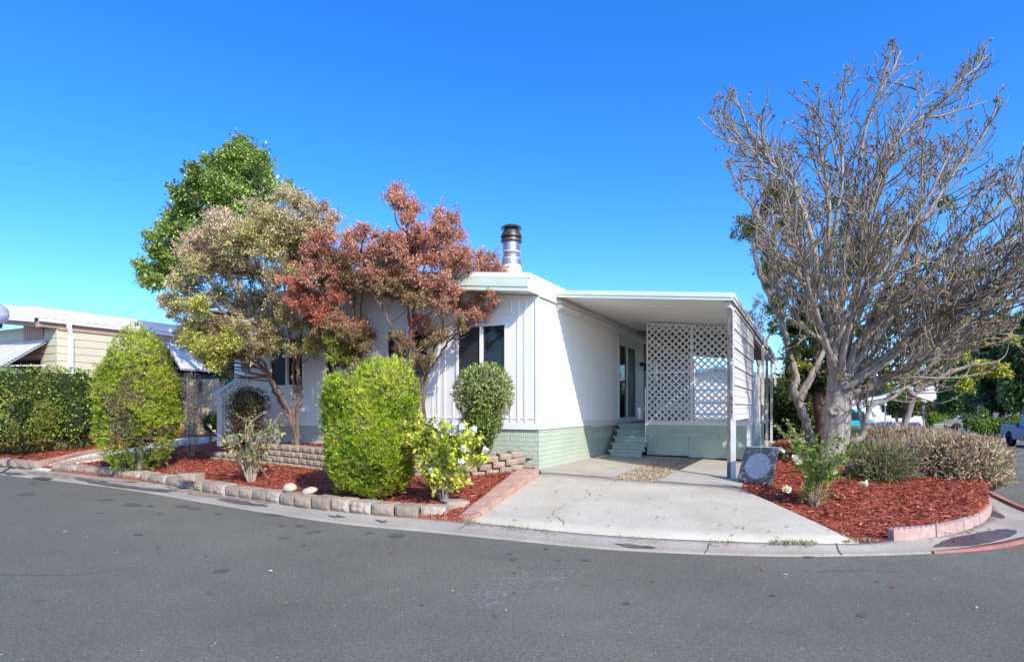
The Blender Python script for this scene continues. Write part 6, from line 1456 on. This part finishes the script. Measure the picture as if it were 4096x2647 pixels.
clump_tree('olive_tree', 'dark olive-leaved tree with reddish trunk filling in behind the bare tree', bK2, S, clumps_px(back, dK2+.5, 1.2, 1.15), OLV, (.10, .058), 18, 14, M['leafgloss'], M['barkred'], .20, 'trees behind the bare tree', .5, .1, stem_pow=.7)
# yellow-green tree further along the street
dY = 21.0; bY = Vector((W(2150, 1000, dY).x-1.0, dY, -.5))
yl = [(2265, 855, 16), (2285, 850, 18), (2305, 855, 18), (2325, 862, 18), (2340, 868, 10), (2245, 885, 14), (2250, 895, 12), (2240, 900, 11), (2262, 905, 9), (2150, 900, 8), (2275, 870, 14), (2060, 868, 16), (2085, 880, 14), (2105, 868, 16), (2130, 880, 12), (2050, 890, 12), (2040, 850, 14), (2075, 905, 9), (2100, 905, 9), (2120, 850, 14), (2140, 825, 14), (2180, 820, 14), (2180, 850, 12), (2210, 840, 13), (2240, 830, 13), (2110, 800, 16), (2160, 770, 16), (2210, 760, 18), (2260, 790, 16), (2290, 760, 16), (2330, 740, 18), (2230, 720, 16), (2290, 710, 16), (2200, 690, 14), (2350, 790, 14)]
yl = [(a, b, c, 'y' if b > 815 else random.choice('yat')) for a, b, c in yl]
S = [[bY-Vector((0, 0, .3)), W(2120, 940, dY), W(2140, 890, dY), W(2170, 840, dY), W(2210, 780, dY), W(2250, 720, dY)], [W(2130, 910, dY), W(2200, 870, dY-.3), W(2260, 850, dY-.4), W(2310, 845, dY-.4)], [W(2125, 920, dY), W(2090, 880, dY), W(2060, 850, dY)], [W(2160, 850, dY), W(2230, 800, dY), W(2310, 750, dY)]]
clump_tree('yellow_tree', 'yellow-green leaved tree seen through the lower branches of the bare tree', bY, S, clumps_px(yl, dY, .8, 1.0), OLV, (.12, .065), 26, 13, M['leaf'], M['barkdark'], .11, None, .5, -.1)
# sparse pale tree behind the carport roof
dZ = 27.0; bZ = Vector((W(1765, 1000, dZ).x, dZ, -.2))
wl = [(1770+random.gauss(0, 22), random.uniform(690, 800), random.uniform(7, 12)) for _ in range(34)]
S = [[bZ, W(1765, 900, dZ), W(1768, 800, dZ), W(1775, 720, dZ)], [W(1766, 850, dZ), W(1750, 780, dZ), W(1745, 730, dZ)], [W(1766, 850, dZ), W(1790, 780, dZ), W(1805, 740, dZ)]]
clump_tree('wispy_tree', 'wispy pale grey-green tree beyond the carport roof edge', bZ, S, clumps_px(wl, dZ, 1.0, 1.1), {'a': [(.16, .17, .10), (.22, .22, .14), (.12, .14, .06)]}, (.12, .035), 7, 9, M['leaf'], M['twig'], .08, None, .5, -.5)
# hedge behind the carport posts
leafy_shrub('garden_hedge', 'leafy green hedge behind the carport posts', 'hedge', Vector((W(1850, 1010, 22).x, 22, -.3)), [(W(1800, 962, 23.5), (.75, .8, 1.05), 3), (W(1845, 962, 22.5), (.8, .8, 1.1), 3), (W(1900, 975, 21.5), (.9, .8, .9), 3), (W(1770, 965, 24.5), (.7, .8, 1.0), 3)], [(.03, .06, .01), (.07, .12, .018), (.15, .19, .03), (.25, .27, .05)], 9000, (.12, .07), M['leafgloss'], freq=1.6)
# pink scalloped ring at the back of that bed
for k in range(5):
    p = W(1835+24*k, 1017-3*math.sin(k*.8), 19.2); mb = MB()
    zz_ = z_rbed(p.x, p.y)
    for i in range(6): mb.hexa([(i*.07, 0, -.2), (i*.07+.068, 0, -.2), (i*.07+.068, .08, -.2), (i*.07, .08, -.2), (i*.07+.008, 0, .17), (i*.07+.06, 0, .17), (i*.07+.06, .08, .17), (i*.07+.008, .08, .17)])
    o = mb.build('scalloped_edging_block', M['scallop']); o.location = (p.x, p.y, zz_); o.rotation_euler = (0, 0, -.15+.1*k)
    tag(o, 'pink scalloped edging at the foot of the garden hedge, '+ordinal(k)+' piece from the left', 'edging block', 'scalloped edging by the garden hedge')
# trash bins behind the trunk
def bin_(px, py, d, mbody, mlid, label, s=1.0):
    p = W(px, py, d); z0 = p.z; o = empty('wheelie_bin', (p.x, p.y, z0), HROT, label, 'bin', None); 
    mb = MB(); mb.hexa([(-.26*s, -.28*s, .05), (.26*s, -.28*s, .05), (.26*s, .28*s, .05), (-.26*s, .28*s, .05), (-.31*s, -.36*s, 1.0*s), (.31*s, -.36*s, 1.0*s), (.31*s, .36*s, 1.0*s), (-.31*s, .36*s, 1.0*s)]); mb.build('body', mbody, o, .02)
    mb = MB(); mb.hexa([(-.33*s, -.39*s, 1.0*s), (.33*s, -.39*s, 1.0*s), (.33*s, .39*s, 1.0*s), (-.33*s, .39*s, 1.0*s), (-.29*s, -.34*s, 1.07*s), (.29*s, -.34*s, 1.07*s), (.29*s, .36*s, 1.09*s), (-.29*s, .36*s, 1.09*s)]); mb.build('lid', mlid, o, .02)
    for sx in (-1, 1): 
        mb = MB(); mb.tube([(sx*.25*s, .3*s, .1), (sx*.31*s, .3*s, .1)], .1*s, 14); mb.build('wheel', M['rubber'], o)
M['bin_teal'] = paint('teal_green_plastic', (.05, .20, .19), .5, .1); M['bin_olive'] = paint('olive_plastic', (.34, .38, .17), .5, .08)
bin_(1982, 1092, 15.3, M['bin_teal'], M['bin_olive'], 'teal bin half hidden behind the bare tree trunk')
bin_(1999, 1094, 14.9, M['bin_olive'], M['bin_olive'], 'olive green bin right of the teal one behind the trunk')
# ================================================================= BACKGROUND ALONG THE SIDE STREET
vg = [(18.3+.4, 5.0), (18.3+.439*40, 5+.8985*25)]
A_ = np.array([(9.5+UY*10.5+UX*t, 9-UX*10.5+UY*t, 0) for t in np.linspace(-12, 34, 40)]); A_ = A_[A_[:, 1] > -12]
fk = []
for p in A_: fk.append((p[0], p[1], z_road(p[0], p[1])))
fk = np.array(fk); fo = fk+np.array((120, 20, .15))
strip('far_pavement', fk+np.array((0, 0, .13)), fk+np.array((1.5*UY, -1.5*UX, .14)), M['gutter'], 2, 0, None, .4)
strip('far_verge', fk+np.array((1.5*UY, -1.5*UX, .10)), fk+np.array((150, 10, .16)), M['verge'], 3, 0, None, .4)
cross = np.array([(q[0], q[1], z_road(q[0], q[1])+.10) for q in (W(1700, 960, 56), W(2030, 960, 57), W(2120, 960, 54), W(2290, 960, 47), W(2420, 960, 44))])
strip('far_verge', cross, cross+np.array((10, 60, .1)), M['verge'], 3, 0, None, .4)
def gz(p): return z_road(p.x, p.y)
# ---- vehicles
M['silver'] = paint('silver_beige_car_paint', (.36, .33, .29), .3, .03, 1, metal=.35)
M['teal'] = paint('teal_truck_paint', (.02, .42, .50), .3, .04, 1)
M['blue'] = paint('dark_blue_grey_truck_paint', (.02, .09, .24), .35, .05, 1, spec=.3)
M['carglass'] = glass_mat('vehicle_glass', (.015, .02, .025), .04)
M['plastic'] = paint('dark_plastic', (.03, .03, .035), .6, .1)
def wheel(parent, x, y, r=.34, w=.22, sgn=1):
    mb = MB(); mb.lathe([(r*.62, -w/2), (r*.92, -w/2), (r, -w*.36), (r, w*.36), (r*.92, w/2), (r*.62, w/2)], (0, 0, 0), 28)
    t = mb.build('wheel', M['rubber'], parent, 0, True); t.rotation_euler = (R(90), 0, 0); t.location = (x, y, r)
    mb = MB(); mb.lathe([(r*.62, -w*.42), (r*.60, w*.40), (r*.66, w*.50), (r*.60, w*.46), (r*.5, w*.30), (0, w*.28)] if sgn < 0 else [(r*.62, w*.42), (r*.60, -w*.40), (r*.66, -w*.50), (r*.60, -w*.46), (r*.5, -w*.30), (0, -w*.28)], (0, 0, 0), 28)
    q = mb.build('rim', M['plastic'], t, 0, True)
    mb = MB(); zf_ = w*.44*(1 if sgn < 0 else -1)
    for k in range(5):
        a = 2*math.pi*k/5; mb.beam((0, 0, zf_), (r*.6*math.cos(a), r*.6*math.sin(a), zf_), .075, .03)
    mb.lathe([(0, zf_-.02), (.06, zf_-.02), (.06, zf_+.02), (0, zf_+.02)], (0, 0, 0), 12); mb.lathe([(r*.56, zf_-.02), (r*.64, zf_-.02), (r*.64, zf_+.02), (r*.56, zf_+.02)], (0, 0, 0), 28); mb.build('spokes', M['chrome'], t)
def arch(xc, r, n=10): return [(xc+r*math.cos(a), .30+r*math.sin(a)) for a in np.linspace(0, math.pi, n)]
def body_prism(prof, w, crown=.06):
    """side profile (x,z) extruded across, sides drawn in toward the top"""
    zs = [z for _, z in prof]; lo, hi = min(zs), max(zs)
    mb = MB(); n = len(prof)
    def yy(z): return w*(1-crown*((z-lo)/(hi-lo))**2)
    vs = [(x, -yy(z), z) for x, z in prof]+[(x, yy(z), z) for x, z in prof]
    mb.add(vs, [tuple(range(n)), tuple(range(n, 2*n))[::-1]]+[(i, n+i, n+(i+1) % n, (i+1) % n) for i in range(n)]); return mb
def sedan(p, rz, label):
    c = empty('parked_car', p, rz, label, 'car')
    prof = [(.05, .38), (.0, .55), (.02, .80), (.10, .95), (.75, 1.02), (3.45, .98), (4.35, .82), (4.72, .66), (4.76, .45), (4.68, .26)]+[(q[0], q[1]) for q in arch(3.85, .37)]+[(2.4, .22)]+[(q[0], q[1]) for q in arch(1.02, .37)]+[(.5, .30)]
    body_prism(prof, .88).build('body', M['silver'], c, .035, True)
    mb = MB(); tp = [(.62, 1.0, .80), (1.35, 1.40, .58), (2.35, 1.46, .58), (2.75, 1.43, .58), (3.62, .985, .80)]
    n = len(tp); vs = [(x, -y, z) for x, z, y in tp]+[(x, y, z) for x, z, y in tp]
    mb.add(vs, [tuple(range(n)), tuple(range(n, 2*n))[::-1]]+[(i, n+i, n+(i+1) % n, (i+1) % n) for i in range(n)]); mb.build('roof', M['silver'], c, .03, True)
    for s_ in (-1, 1):
        mb = MB()
        for a, b in (((1.02, 1.06), (2.02, 1.06)), ((2.09, 1.06), (3.30, 1.05))):
            ta = 1.45 if a[0] < 1.5 else 2.09; tb_ = 2.02 if a[0] < 1.5 else 2.72
            mb.add([(a[0], s_*.785, 1.05), (b[0], s_*.785, 1.05), (tb_, s_*.603, 1.40), (ta, s_*.603, 1.39)], [(0, 1, 2, 3)])
        mb.build('window', M['carglass'], c)
        mb = MB(); mb.hexa([(.03, s_*.60, .70), (.30, s_*.875, .72), (.30, s_*.89, .72), (.02, s_*.62, .70), (.06, s_*.60, .93), (.42, s_*.84, .95), (.42, s_*.87, .95), (.05, s_*.62, .93)]); mb.build('tail_lamp', M['tail'], c)
        mb = MB(); mb.box(1.55, s_*.862-.01, .80, 1.72, s_*.862+.02, .83); mb.box(2.62, s_*.862-.01, .80, 2.79, s_*.862+.02, .83); mb.build('door_handle', M['silver'], c)
        for x in (1.02, 3.85): wheel(c, x, s_*.78, .33, .22, s_ if False else (1 if s_ < 0 else -1))
    mb = MB(); mb.add([(.70, -.70, 1.05), (.70, .70, 1.05), (1.33, .54, 1.39), (1.33, -.54, 1.39)], [(0, 1, 2, 3)]); mb.add([(3.54, -.72, 1.02), (3.54, .72, 1.02), (2.79, .54, 1.42), (2.79, -.54, 1.42)], [(3, 2, 1, 0)])
    ob = mb.build('windscreen', M['carglass'], c); ob.location = (0, 0, .012)
    return c
def pickup(p, rz, label, mbody, sgn_tail=True):
    c = empty('pickup_truck', p, rz, label, 'pickup truck')
    ar = lambda xc: [(xc+.46*math.cos(a), .40+.46*math.sin(a)) for a in np.linspace(0, math.pi, 10)]
    prof = [(.0, .62), (.0, 1.02), (.03, 1.32), (2.05, 1.32), (2.08, 1.15), (5.2, 1.12), (5.45, .95), (5.5, .60), (5.45, .42)]+ar(4.55)+[(2.9, .42)]+ar(1.15)+[(.5, .50)]
    body_prism(prof, .95, .05).build('body', mbody, c, .04, True)
    mb = MB(); tp = [(2.06, 1.14, .86), (2.25, 1.82, .68), (3.35, 1.84, .68), (4.0, 1.14, .86)]; n = 4
    vs = [(x, -y, z) for x, z, y in tp]+[(x, y, z) for x, z, y in tp]
    mb.add(vs, [tuple(range(n)), tuple(range(n, 2*n))[::-1]]+[(i, n+i, n+(i+1) % n, (i+1) % n) for i in range(n)]); mb.build('cab', mbody, c, .04, True)
    for s_ in (-1, 1):
        mb = MB(); mb.add([(2.30, s_*.842, 1.2), (3.72, s_*.842, 1.2), (3.30, s_*.70, 1.76), (2.38, s_*.70, 1.76)], [(0, 1, 2, 3)]); mb.build('window', M['carglass'], c)
        mb = MB(); mb.box(-.02, s_*.80-.09, .78, .08, s_*.80+.115, 1.22); mb.build('tail_lamp', M['tail'], c)
        for x in (1.15, 4.55): wheel(c, x, s_*.82, .39, .26, 1 if s_ < 0 else -1)
    mb = MB(); mb.box(-.16, -.93, .46, .0, .93, .66); mb.build('bumper', M['chrome'], c, .03)
    mb = MB(); mb.box(.06, -.84, 1.325, 2.0, .84, 1.34); mb.build('bed_cover', M['plastic'], c)
    mb = MB(); mb.add([(2.10, -.78, 1.25), (2.10, .78, 1.25), (2.235, .66, 1.74), (2.235, -.66, 1.74)], [(0, 1, 2, 3)]); o = mb.build('rear_window', M['carglass'], c); o.location = (-.015, 0, 0)
    return c
AU = math.atan2(UY, UX)
p = W(2194, 1000, 62); p.z = gz(p)+.10; sedan(p, HROT-.05, 'silver-beige sedan parked in a driveway across the street')
p = W(1990, 1000, 31); p.z = gz(p); pickup(p+Vector((-.9*0, 0, 0)), AU+.05, 'teal pickup truck seen from behind past the bare tree trunk', M['teal'])
p = W(2372, 1000, 36.5); p.z = gz(p); pickup(p+Vector((.0, 0, 0)), AU+math.pi+.12, 'shiny blue pickup cut by the right edge of the photo', M['blue'])
# ---- houses
def far_house(name, label, p, rz, w, dpt, h, pitch, mw, mr, trim=None, door=True):
    o = empty(name, (p.x, p.y, p.z), rz, label, 'house')
    mb = MB(); mb.box(-w/2, 0, -.5, w/2, dpt, h); mb.extr_y([(-w/2, h), (w/2, h), (0, h+pitch)], .001, dpt-.001); mb.build('wall', mw, o)
    mb = MB(); mb.extr_y([(-w/2-.4, h-.05), (0, h+pitch+.02), (w/2+.4, h-.05), (w/2+.4, h+.14), (0, h+pitch+.22), (-w/2-.4, h+.14)], -.5, dpt+.4); mb.build('roof', mr, o)
    if door:
        mb = MB(); mb.box(-w/2+.6, -.03, 0, -w/2+3.2, -.002, 2.2); mb.build('garage_door', M['awning'], o)
        mb = MB(); mb.box(.6, -.03, 1.0, 2.2, -.002, 2.1); mb.build('window', M['glass'], o)
    if trim: mb = MB(); mb.extr_y([(-w/2-.42, h-.06), (0, h+pitch+.0), (w/2+.42, h-.06), (w/2+.42, h+.12), (0, h+pitch+.18), (-w/2-.42, h+.12)], -.54, -.501); mb.build('fascia', trim, o)
    return o
p = W(2062, 985, 78); p.z = gz(p); far_house('white_house', 'white house with garage door behind the small round tree', p, -.35, 9.5, 12, 2.7, .9, M['white'], M['roofwhite'])
p = W(2182, 985, 82); p.z = gz(p)+.4; o = far_house('white_house', 'white gabled house partly hidden by the dark evergreen', p, -.30, 8, 12, 3.4, 1.4, M['white'], M['roofwhite'], None, True)
mb = MB(); mb.beam((-4.2, -2.2, 0), (-4.2, -2.2, 2.9), .18, .18, (0, 1, 0)); mb.box(-5.5, -2.6, 2.9, 4, -.55, 3.05); mb.build('porch', M['white'], o)
M['bluetrim'] = paint('bright_blue_trim', (.06, .36, .62), .5, .04); M['lightteal'] = paint('pale_teal_trim', (.50, .68, .66), .5, .04); M['greytrim'] = paint('grey_soffit', (.40, .40, .38), .6, .05)
p = W(1672, 985, 38); p.z = -.2; o = far_house('neighbour_house', 'white house with bright blue trim seen through the lattice', p, HROT, 9, 9, 2.8, .9, M['white'], M['awning'], M['bluetrim'], True)
mb = MB(); mb.box(-4.8, -.6, 2.32, 4.9, -.545, 2.46); mb.box(-4.6, -.05, .9, 4.6, -.032, 1.0); mb.build('trim_board', M['bluetrim'], o)
cpn = empty('neighbour_carport', W(1800, 985, 30), HROT, 'pale teal-edged flat carport beyond the garden hedge', 'carport'); cpn.location.z = -.3
zc = CZ+(HY-868)/1419*30+.3; mb = MB(); mb.box(-1.6, 0, zc-.22, 3.2, .05, zc); mb.build('fascia', M['lightteal'], cpn); mb = MB(); mb.box(-1.6, .051, zc-.2, 3.2, 5, zc-.12); mb.box(-1.6, 4.9, zc-1.0, 3.2, 5, zc-.2); mb.build('roof', M['greytrim'], cpn)
for x in (-1.4, 3.0): mb = MB(); mb.box(x, .1, 0, x+.09, .19, zc-.2); mb.build('post', M['white'], cpn)
# ---- far trees and hedges
def far_tree(name, label, cat, d, blobs, pal, n, leaf, trunk, group, m=M['leaf'], core=M['coregreen'], thick=.5, z0=None):
    bx, by = trunk[0]; b = W(bx, by, d); b.z = gz(b) if z0 is None else z0
    rt = empty(name, b, 0, label, cat, group); A = [r*r2 for _, _, r, r2 in blobs]; tot = sum(A); Ps = []; Ns = []
    for (px, py, r, r2), a in zip(blobs, A):
        s_ = d/1419; c = np.array(W(px, py, d+random.uniform(-.5, .5)*r*s_))-np.array(b); rr = np.array((r*s_, min(r, r2)*s_, r2*s_))
        P, N = shell(int(n*a/tot), c, rr, 2, thick, .22, 14/(r*s_)*.12); Ps.append(P); Ns.append(N)
        if core: core_obj(c, rr, 2, core, rt, .66, 'inner_growth')
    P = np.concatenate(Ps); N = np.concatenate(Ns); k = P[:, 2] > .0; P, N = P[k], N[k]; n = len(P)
    D = N*.4+rng.normal(0, .6, (n, 3)); f = snoise(P, 1.1)*.8
    leaf_obj('crown', P, D, N+rng.normal(0, .4, (n, 3)), rng.uniform(.7, 1.3, n)*leaf, rng.uniform(.4, .65, n)*leaf, pick(pal, n, .16, f), m, rt)
    mb = MB(); 
    for tr in trunk[1:]:
        q = np.array(W(tr[0], tr[1], d))-np.array(b); mb.tube([(q[0]*.1, 0, -.3), (q[0]*.6, 0, q[2]*.5), tuple(q)], [tr[2]*1.3, tr[2], tr[2]*.6], 8)
    if len(trunk) > 1: mb.build('trunk', M['barkdark'], rt)
    return rt
EV = [(.024, .045, .014), (.045, .085, .022), (.08, .14, .036), (.15, .22, .06), (.26, .32, .12)]
far_tree('evergreen_tree', 'dark evergreen tree beside the white gabled house', 'tree', 56, [(2230, 880, 42, 60), (2245, 820, 36, 48), (2215, 930, 26, 40), (2262, 920, 38, 45)], EV, 9000, .34, [(2264, 985), (2258, 930, .22)], 'trees along the side street')
far_tree('evergreen_tree', 'broad evergreen with two leaning trunks above the clipped hedge', 'tree', 50, [(2310, 860, 50, 62), (2330, 790, 46, 46), (2290, 930, 40, 34), (2345, 925, 46, 36), (2300, 800, 36, 40)], EV, 12000, .32, [(2312, 975), (2296, 935, .3), (2340, 935, .25)], 'trees along the side street')
far_tree('evergreen_tree', 'tall evergreen cut by the right edge of the photo', 'tree', 46, [(2392, 830, 50, 66), (2375, 900, 40, 50), (2410, 930, 40, 40), (2400, 750, 36, 42)], EV, 9000, .30, [(2385, 985), (2388, 930, .3)], 'trees along the side street')
far_tree('shade_tree', 'small round olive tree before the white garage', 'tree', 66, [(2098, 935, 34, 22), (2120, 945, 26, 20), (2075, 945, 22, 16)], [(.07, .09, .025), (.13, .155, .04), (.21, .23, .06)], 4200, .36, [(2095, 980), (2080, 945, .14), (2110, 945, .14)], None)
far_tree('background_tree', 'grey-green treetops beyond the white houses', 'tree', 105, [(2160, 890, 34, 36), (2130, 905, 30, 22), (2060, 915, 44, 16), (2185, 900, 26, 34)], [(.09, .10, .05), (.13, .14, .07), (.17, .17, .09)], 4200, .6, [(2150, 985), (2150, 930, .3)], None)
far_tree('background_tree', 'hazy low trees far left of the white garage', 'tree', 110, [(1990, 935, 30, 16), (2020, 925, 30, 20)], [(.09, .10, .05), (.13, .14, .07), (.17, .17, .09)], 2400, .6, [(1995, 985), (1995, 945, .25)], None)
LG = [(.06, .12, .01), (.13, .22, .015), (.22, .32, .025), (.30, .40, .04)]
far_tree('lime_hedge', 'low lime green hedge left of the silver sedan', 'hedge', 68, [(2180, 978, 16, 16), (2205, 976, 15, 14), (2222, 974, 10, 14), (2168, 988, 10, 12)], LG, 3200, .30, [(2190, 1000)], None)
far_tree('lime_shrub', 'tall bright lime shrub behind the silver sedan', 'shrub', 72, [(2228, 958, 14, 16), (2245, 955, 16, 20), (2262, 960, 14, 18)], LG, 3200, .32, [(2245, 1000)], None)
far_tree('reddish_shrub', 'olive and reddish shrub in front of the white gabled house', 'shrub', 70, [(2165, 948, 18, 14), (2188, 944, 20, 16), (2150, 955, 12, 12), (2178, 968, 26, 14)], [(.03, .05, .015), (.07, .10, .025), (.13, .13, .05), (.2, .15, .09)], 3400, .32, [(2170, 995)], None)
far_tree('clipped_hedge', 'low clipped green hedge behind the blue pickup', 'hedge', 42, [(2285, 996, 26, 15), (2320, 990, 30, 16), (2360, 986, 30, 17), (2395, 985, 26, 18)], [(.04, .08, .01), (.09, .16, .015), (.17, .25, .025), (.24, .31, .05)], 6500, .2, [(2330, 1012)], None)
far_tree('street_shrub', 'dark green shrub at the street sign', 'shrub', 46, [(2268, 985, 17, 22), (2282, 965, 14, 16), (2275, 1005, 18, 10)], EV[1:]+[(.13, .18, .04)], 3000, .24, [(2272, 1008)], None)
# purple ground cover
n = 2600; P = np.array([tuple(W(random.uniform(2035, 2140), 985, 61+random.uniform(-3, 3))) for _ in range(n)]); P[:, 2] = [z_road(a, b)+.15+.5*random.random()**2 for a, b in P[:, :2]]
tag(leaf_obj('flower_bed', P, rng.normal(0, .5, (n, 3))+np.array((0, 0, .5)), rdir(n), .35, .2, pick([(.75, .48, .52), (.85, .62, .64), (.40, .36, .20), (.70, .50, .48)], n, .15), M['leaf']), kind='stuff', label='purple flowering ground cover before the white garage')
# utility box, sign, poles
M['ubox'] = paint('pale_green_cabinet', (.30, .45, .26), .5, .05)
p = W(2183, 1000, 56); p.z = gz(p); o = empty('utility_cabinet', p, HROT, 'pale green utility cabinet beside the silver sedan', 'utility cabinet'); mb = MB(); mb.box(-.36, -.3, 0, .36, .3, .78); mb.build('body', M['ubox'], o, .03); mb = MB(); mb.box(-.39, -.33, .781, .39, .33, .84); mb.build('lid', M['sage'], o, .02)
M['signblue'] = paint('dark_sign_panel', (.012, .016, .022), .8, .1, spec=.05)
p = W(2275, 1000, 43); p.z = gz(p)+.1; o = empty('street_sign', p, 0, 'dark street name sign on a slim post by the clipped hedge', 'sign'); mb = MB(); mb.beam((0, 0, -.2), (0, 0, 2.75), .07, .07, (0, 1, 0)); mb.build('post', M['plastic'], o); mb = MB(); mb.box(-.42, -.055, 2.33, .42, -.037, 2.53); mb.build('sign_panel', M['signblue'], o); mb = MB(); mb.box(-.018, -.4, 2.55, .018, .4, 2.75); mb.build('sign_panel', M['signblue'], o)
for px, py, d, h, lab in ((2060, 990, 52, 2.5, 'thin grey pole before the purple flowers'), (2149, 990, 60, 2.2, 'short white lamp pole beside the reddish shrub')):
    p = W(px, py, d); p.z = gz(p); o = empty('street_pole', p, 0, lab, 'pole'); mb = MB(); mb.tube([(0, 0, -.2), (0, 0, h)], .05, 8); mb.build('post', M['steel'], o); mb = MB(); mb.lathe([(0, -.02), (.12, 0), (.10, .16), (0, .22)], (0, 0, h), 12); mb.build('lamp_head', M['white'], o)
p = W(2262, 1000, 45); bin_(2262, 1000, 44, M['bin_teal'], M['bin_teal'], 'small teal barrel at the foot of the street sign', .8)
bpy.data.objects['wheelie_bin.002'].location.z = gz(p)
# brick stack by the far kerb
p = W(2325, 1005, 39); p.z = gz(p)+.14; mb = MB()
for k in range(6): mb.box(-.9+.32*k, -.12, 0, -.6+.32*k, .12, .18)
for k in range(3): mb.box(.1+.32*k, -.12, .181, .4+.32*k, .12, .36)
o = mb.build('low_brick_wall', M['paver']); o.location = p; o.rotation_euler = (0, 0, HROT); tag(o, 'low red brick edging on the far pavement beside the blue pickup', 'wall')

# ================================================================= SKY, SUN, CAMERA
sun_dir = Vector((.659, -1.156, 1.0)).normalized()
w = bpy.data.worlds.new('World'); scene.world = w; w.use_nodes = True
nt = w.node_tree; bg = nt.nodes['Background']
sky = nt.nodes.new('ShaderNodeTexSky'); sky.sky_type = 'NISHITA'; sky.sun_disc = False
sky.sun_elevation = math.asin(sun_dir.z); sky.sun_rotation = math.atan2(sun_dir.x, sun_dir.y)
sky.altitude = 0; sky.air_density = .93; sky.dust_density = .95; sky.ozone_density = 7.6
hs = nt.nodes.new('ShaderNodeHueSaturation'); hs.inputs['Saturation'].default_value = 1.22; hs.inputs['Value'].default_value = .98; hs.inputs['Hue'].default_value = .509
mu = nt.nodes.new('ShaderNodeMix'); mu.data_type = 'RGBA'; mu.blend_type = 'MULTIPLY'; mu.inputs[0].default_value = 1; mu.inputs[7].default_value = (.96, 1, 1, 1)
nt.links.new(sky.outputs[0], hs.inputs['Color']); nt.links.new(hs.outputs[0], mu.inputs[6]); nt.links.new(mu.outputs[2], bg.inputs['Color'])
bg.inputs['Strength'].default_value = .15
sl = bpy.data.lights.new('sun', 'SUN'); sl.energy = 2.55; sl.angle = R(.53); sl.color = (1, .92, .80)
so = bpy.data.objects.new('sun', sl); COL.objects.link(so); so.rotation_euler = (-sun_dir).to_track_quat('-Z', 'Y').to_euler()
cam = bpy.data.cameras.new('camera'); co = bpy.data.objects.new('camera', cam); COL.objects.link(co)
co.location = (0, 0, CZ); co.rotation_euler = (R(90), 0, 0)
cam.sensor_width = 36; cam.lens = 36*F/2383; cam.shift_y = (HY-770)/2383; cam.clip_end = 2000; cam.clip_start = .05
scene.camera = co
scene.view_settings.view_transform = 'Standard'; scene.view_settings.look = 'None'; scene.view_settings.exposure = 1.2; scene.view_settings.gamma = 1
scene.render.engine = 'CYCLES'
scene.cycles.max_bounces = 8; scene.cycles.transparent_max_bounces = 8
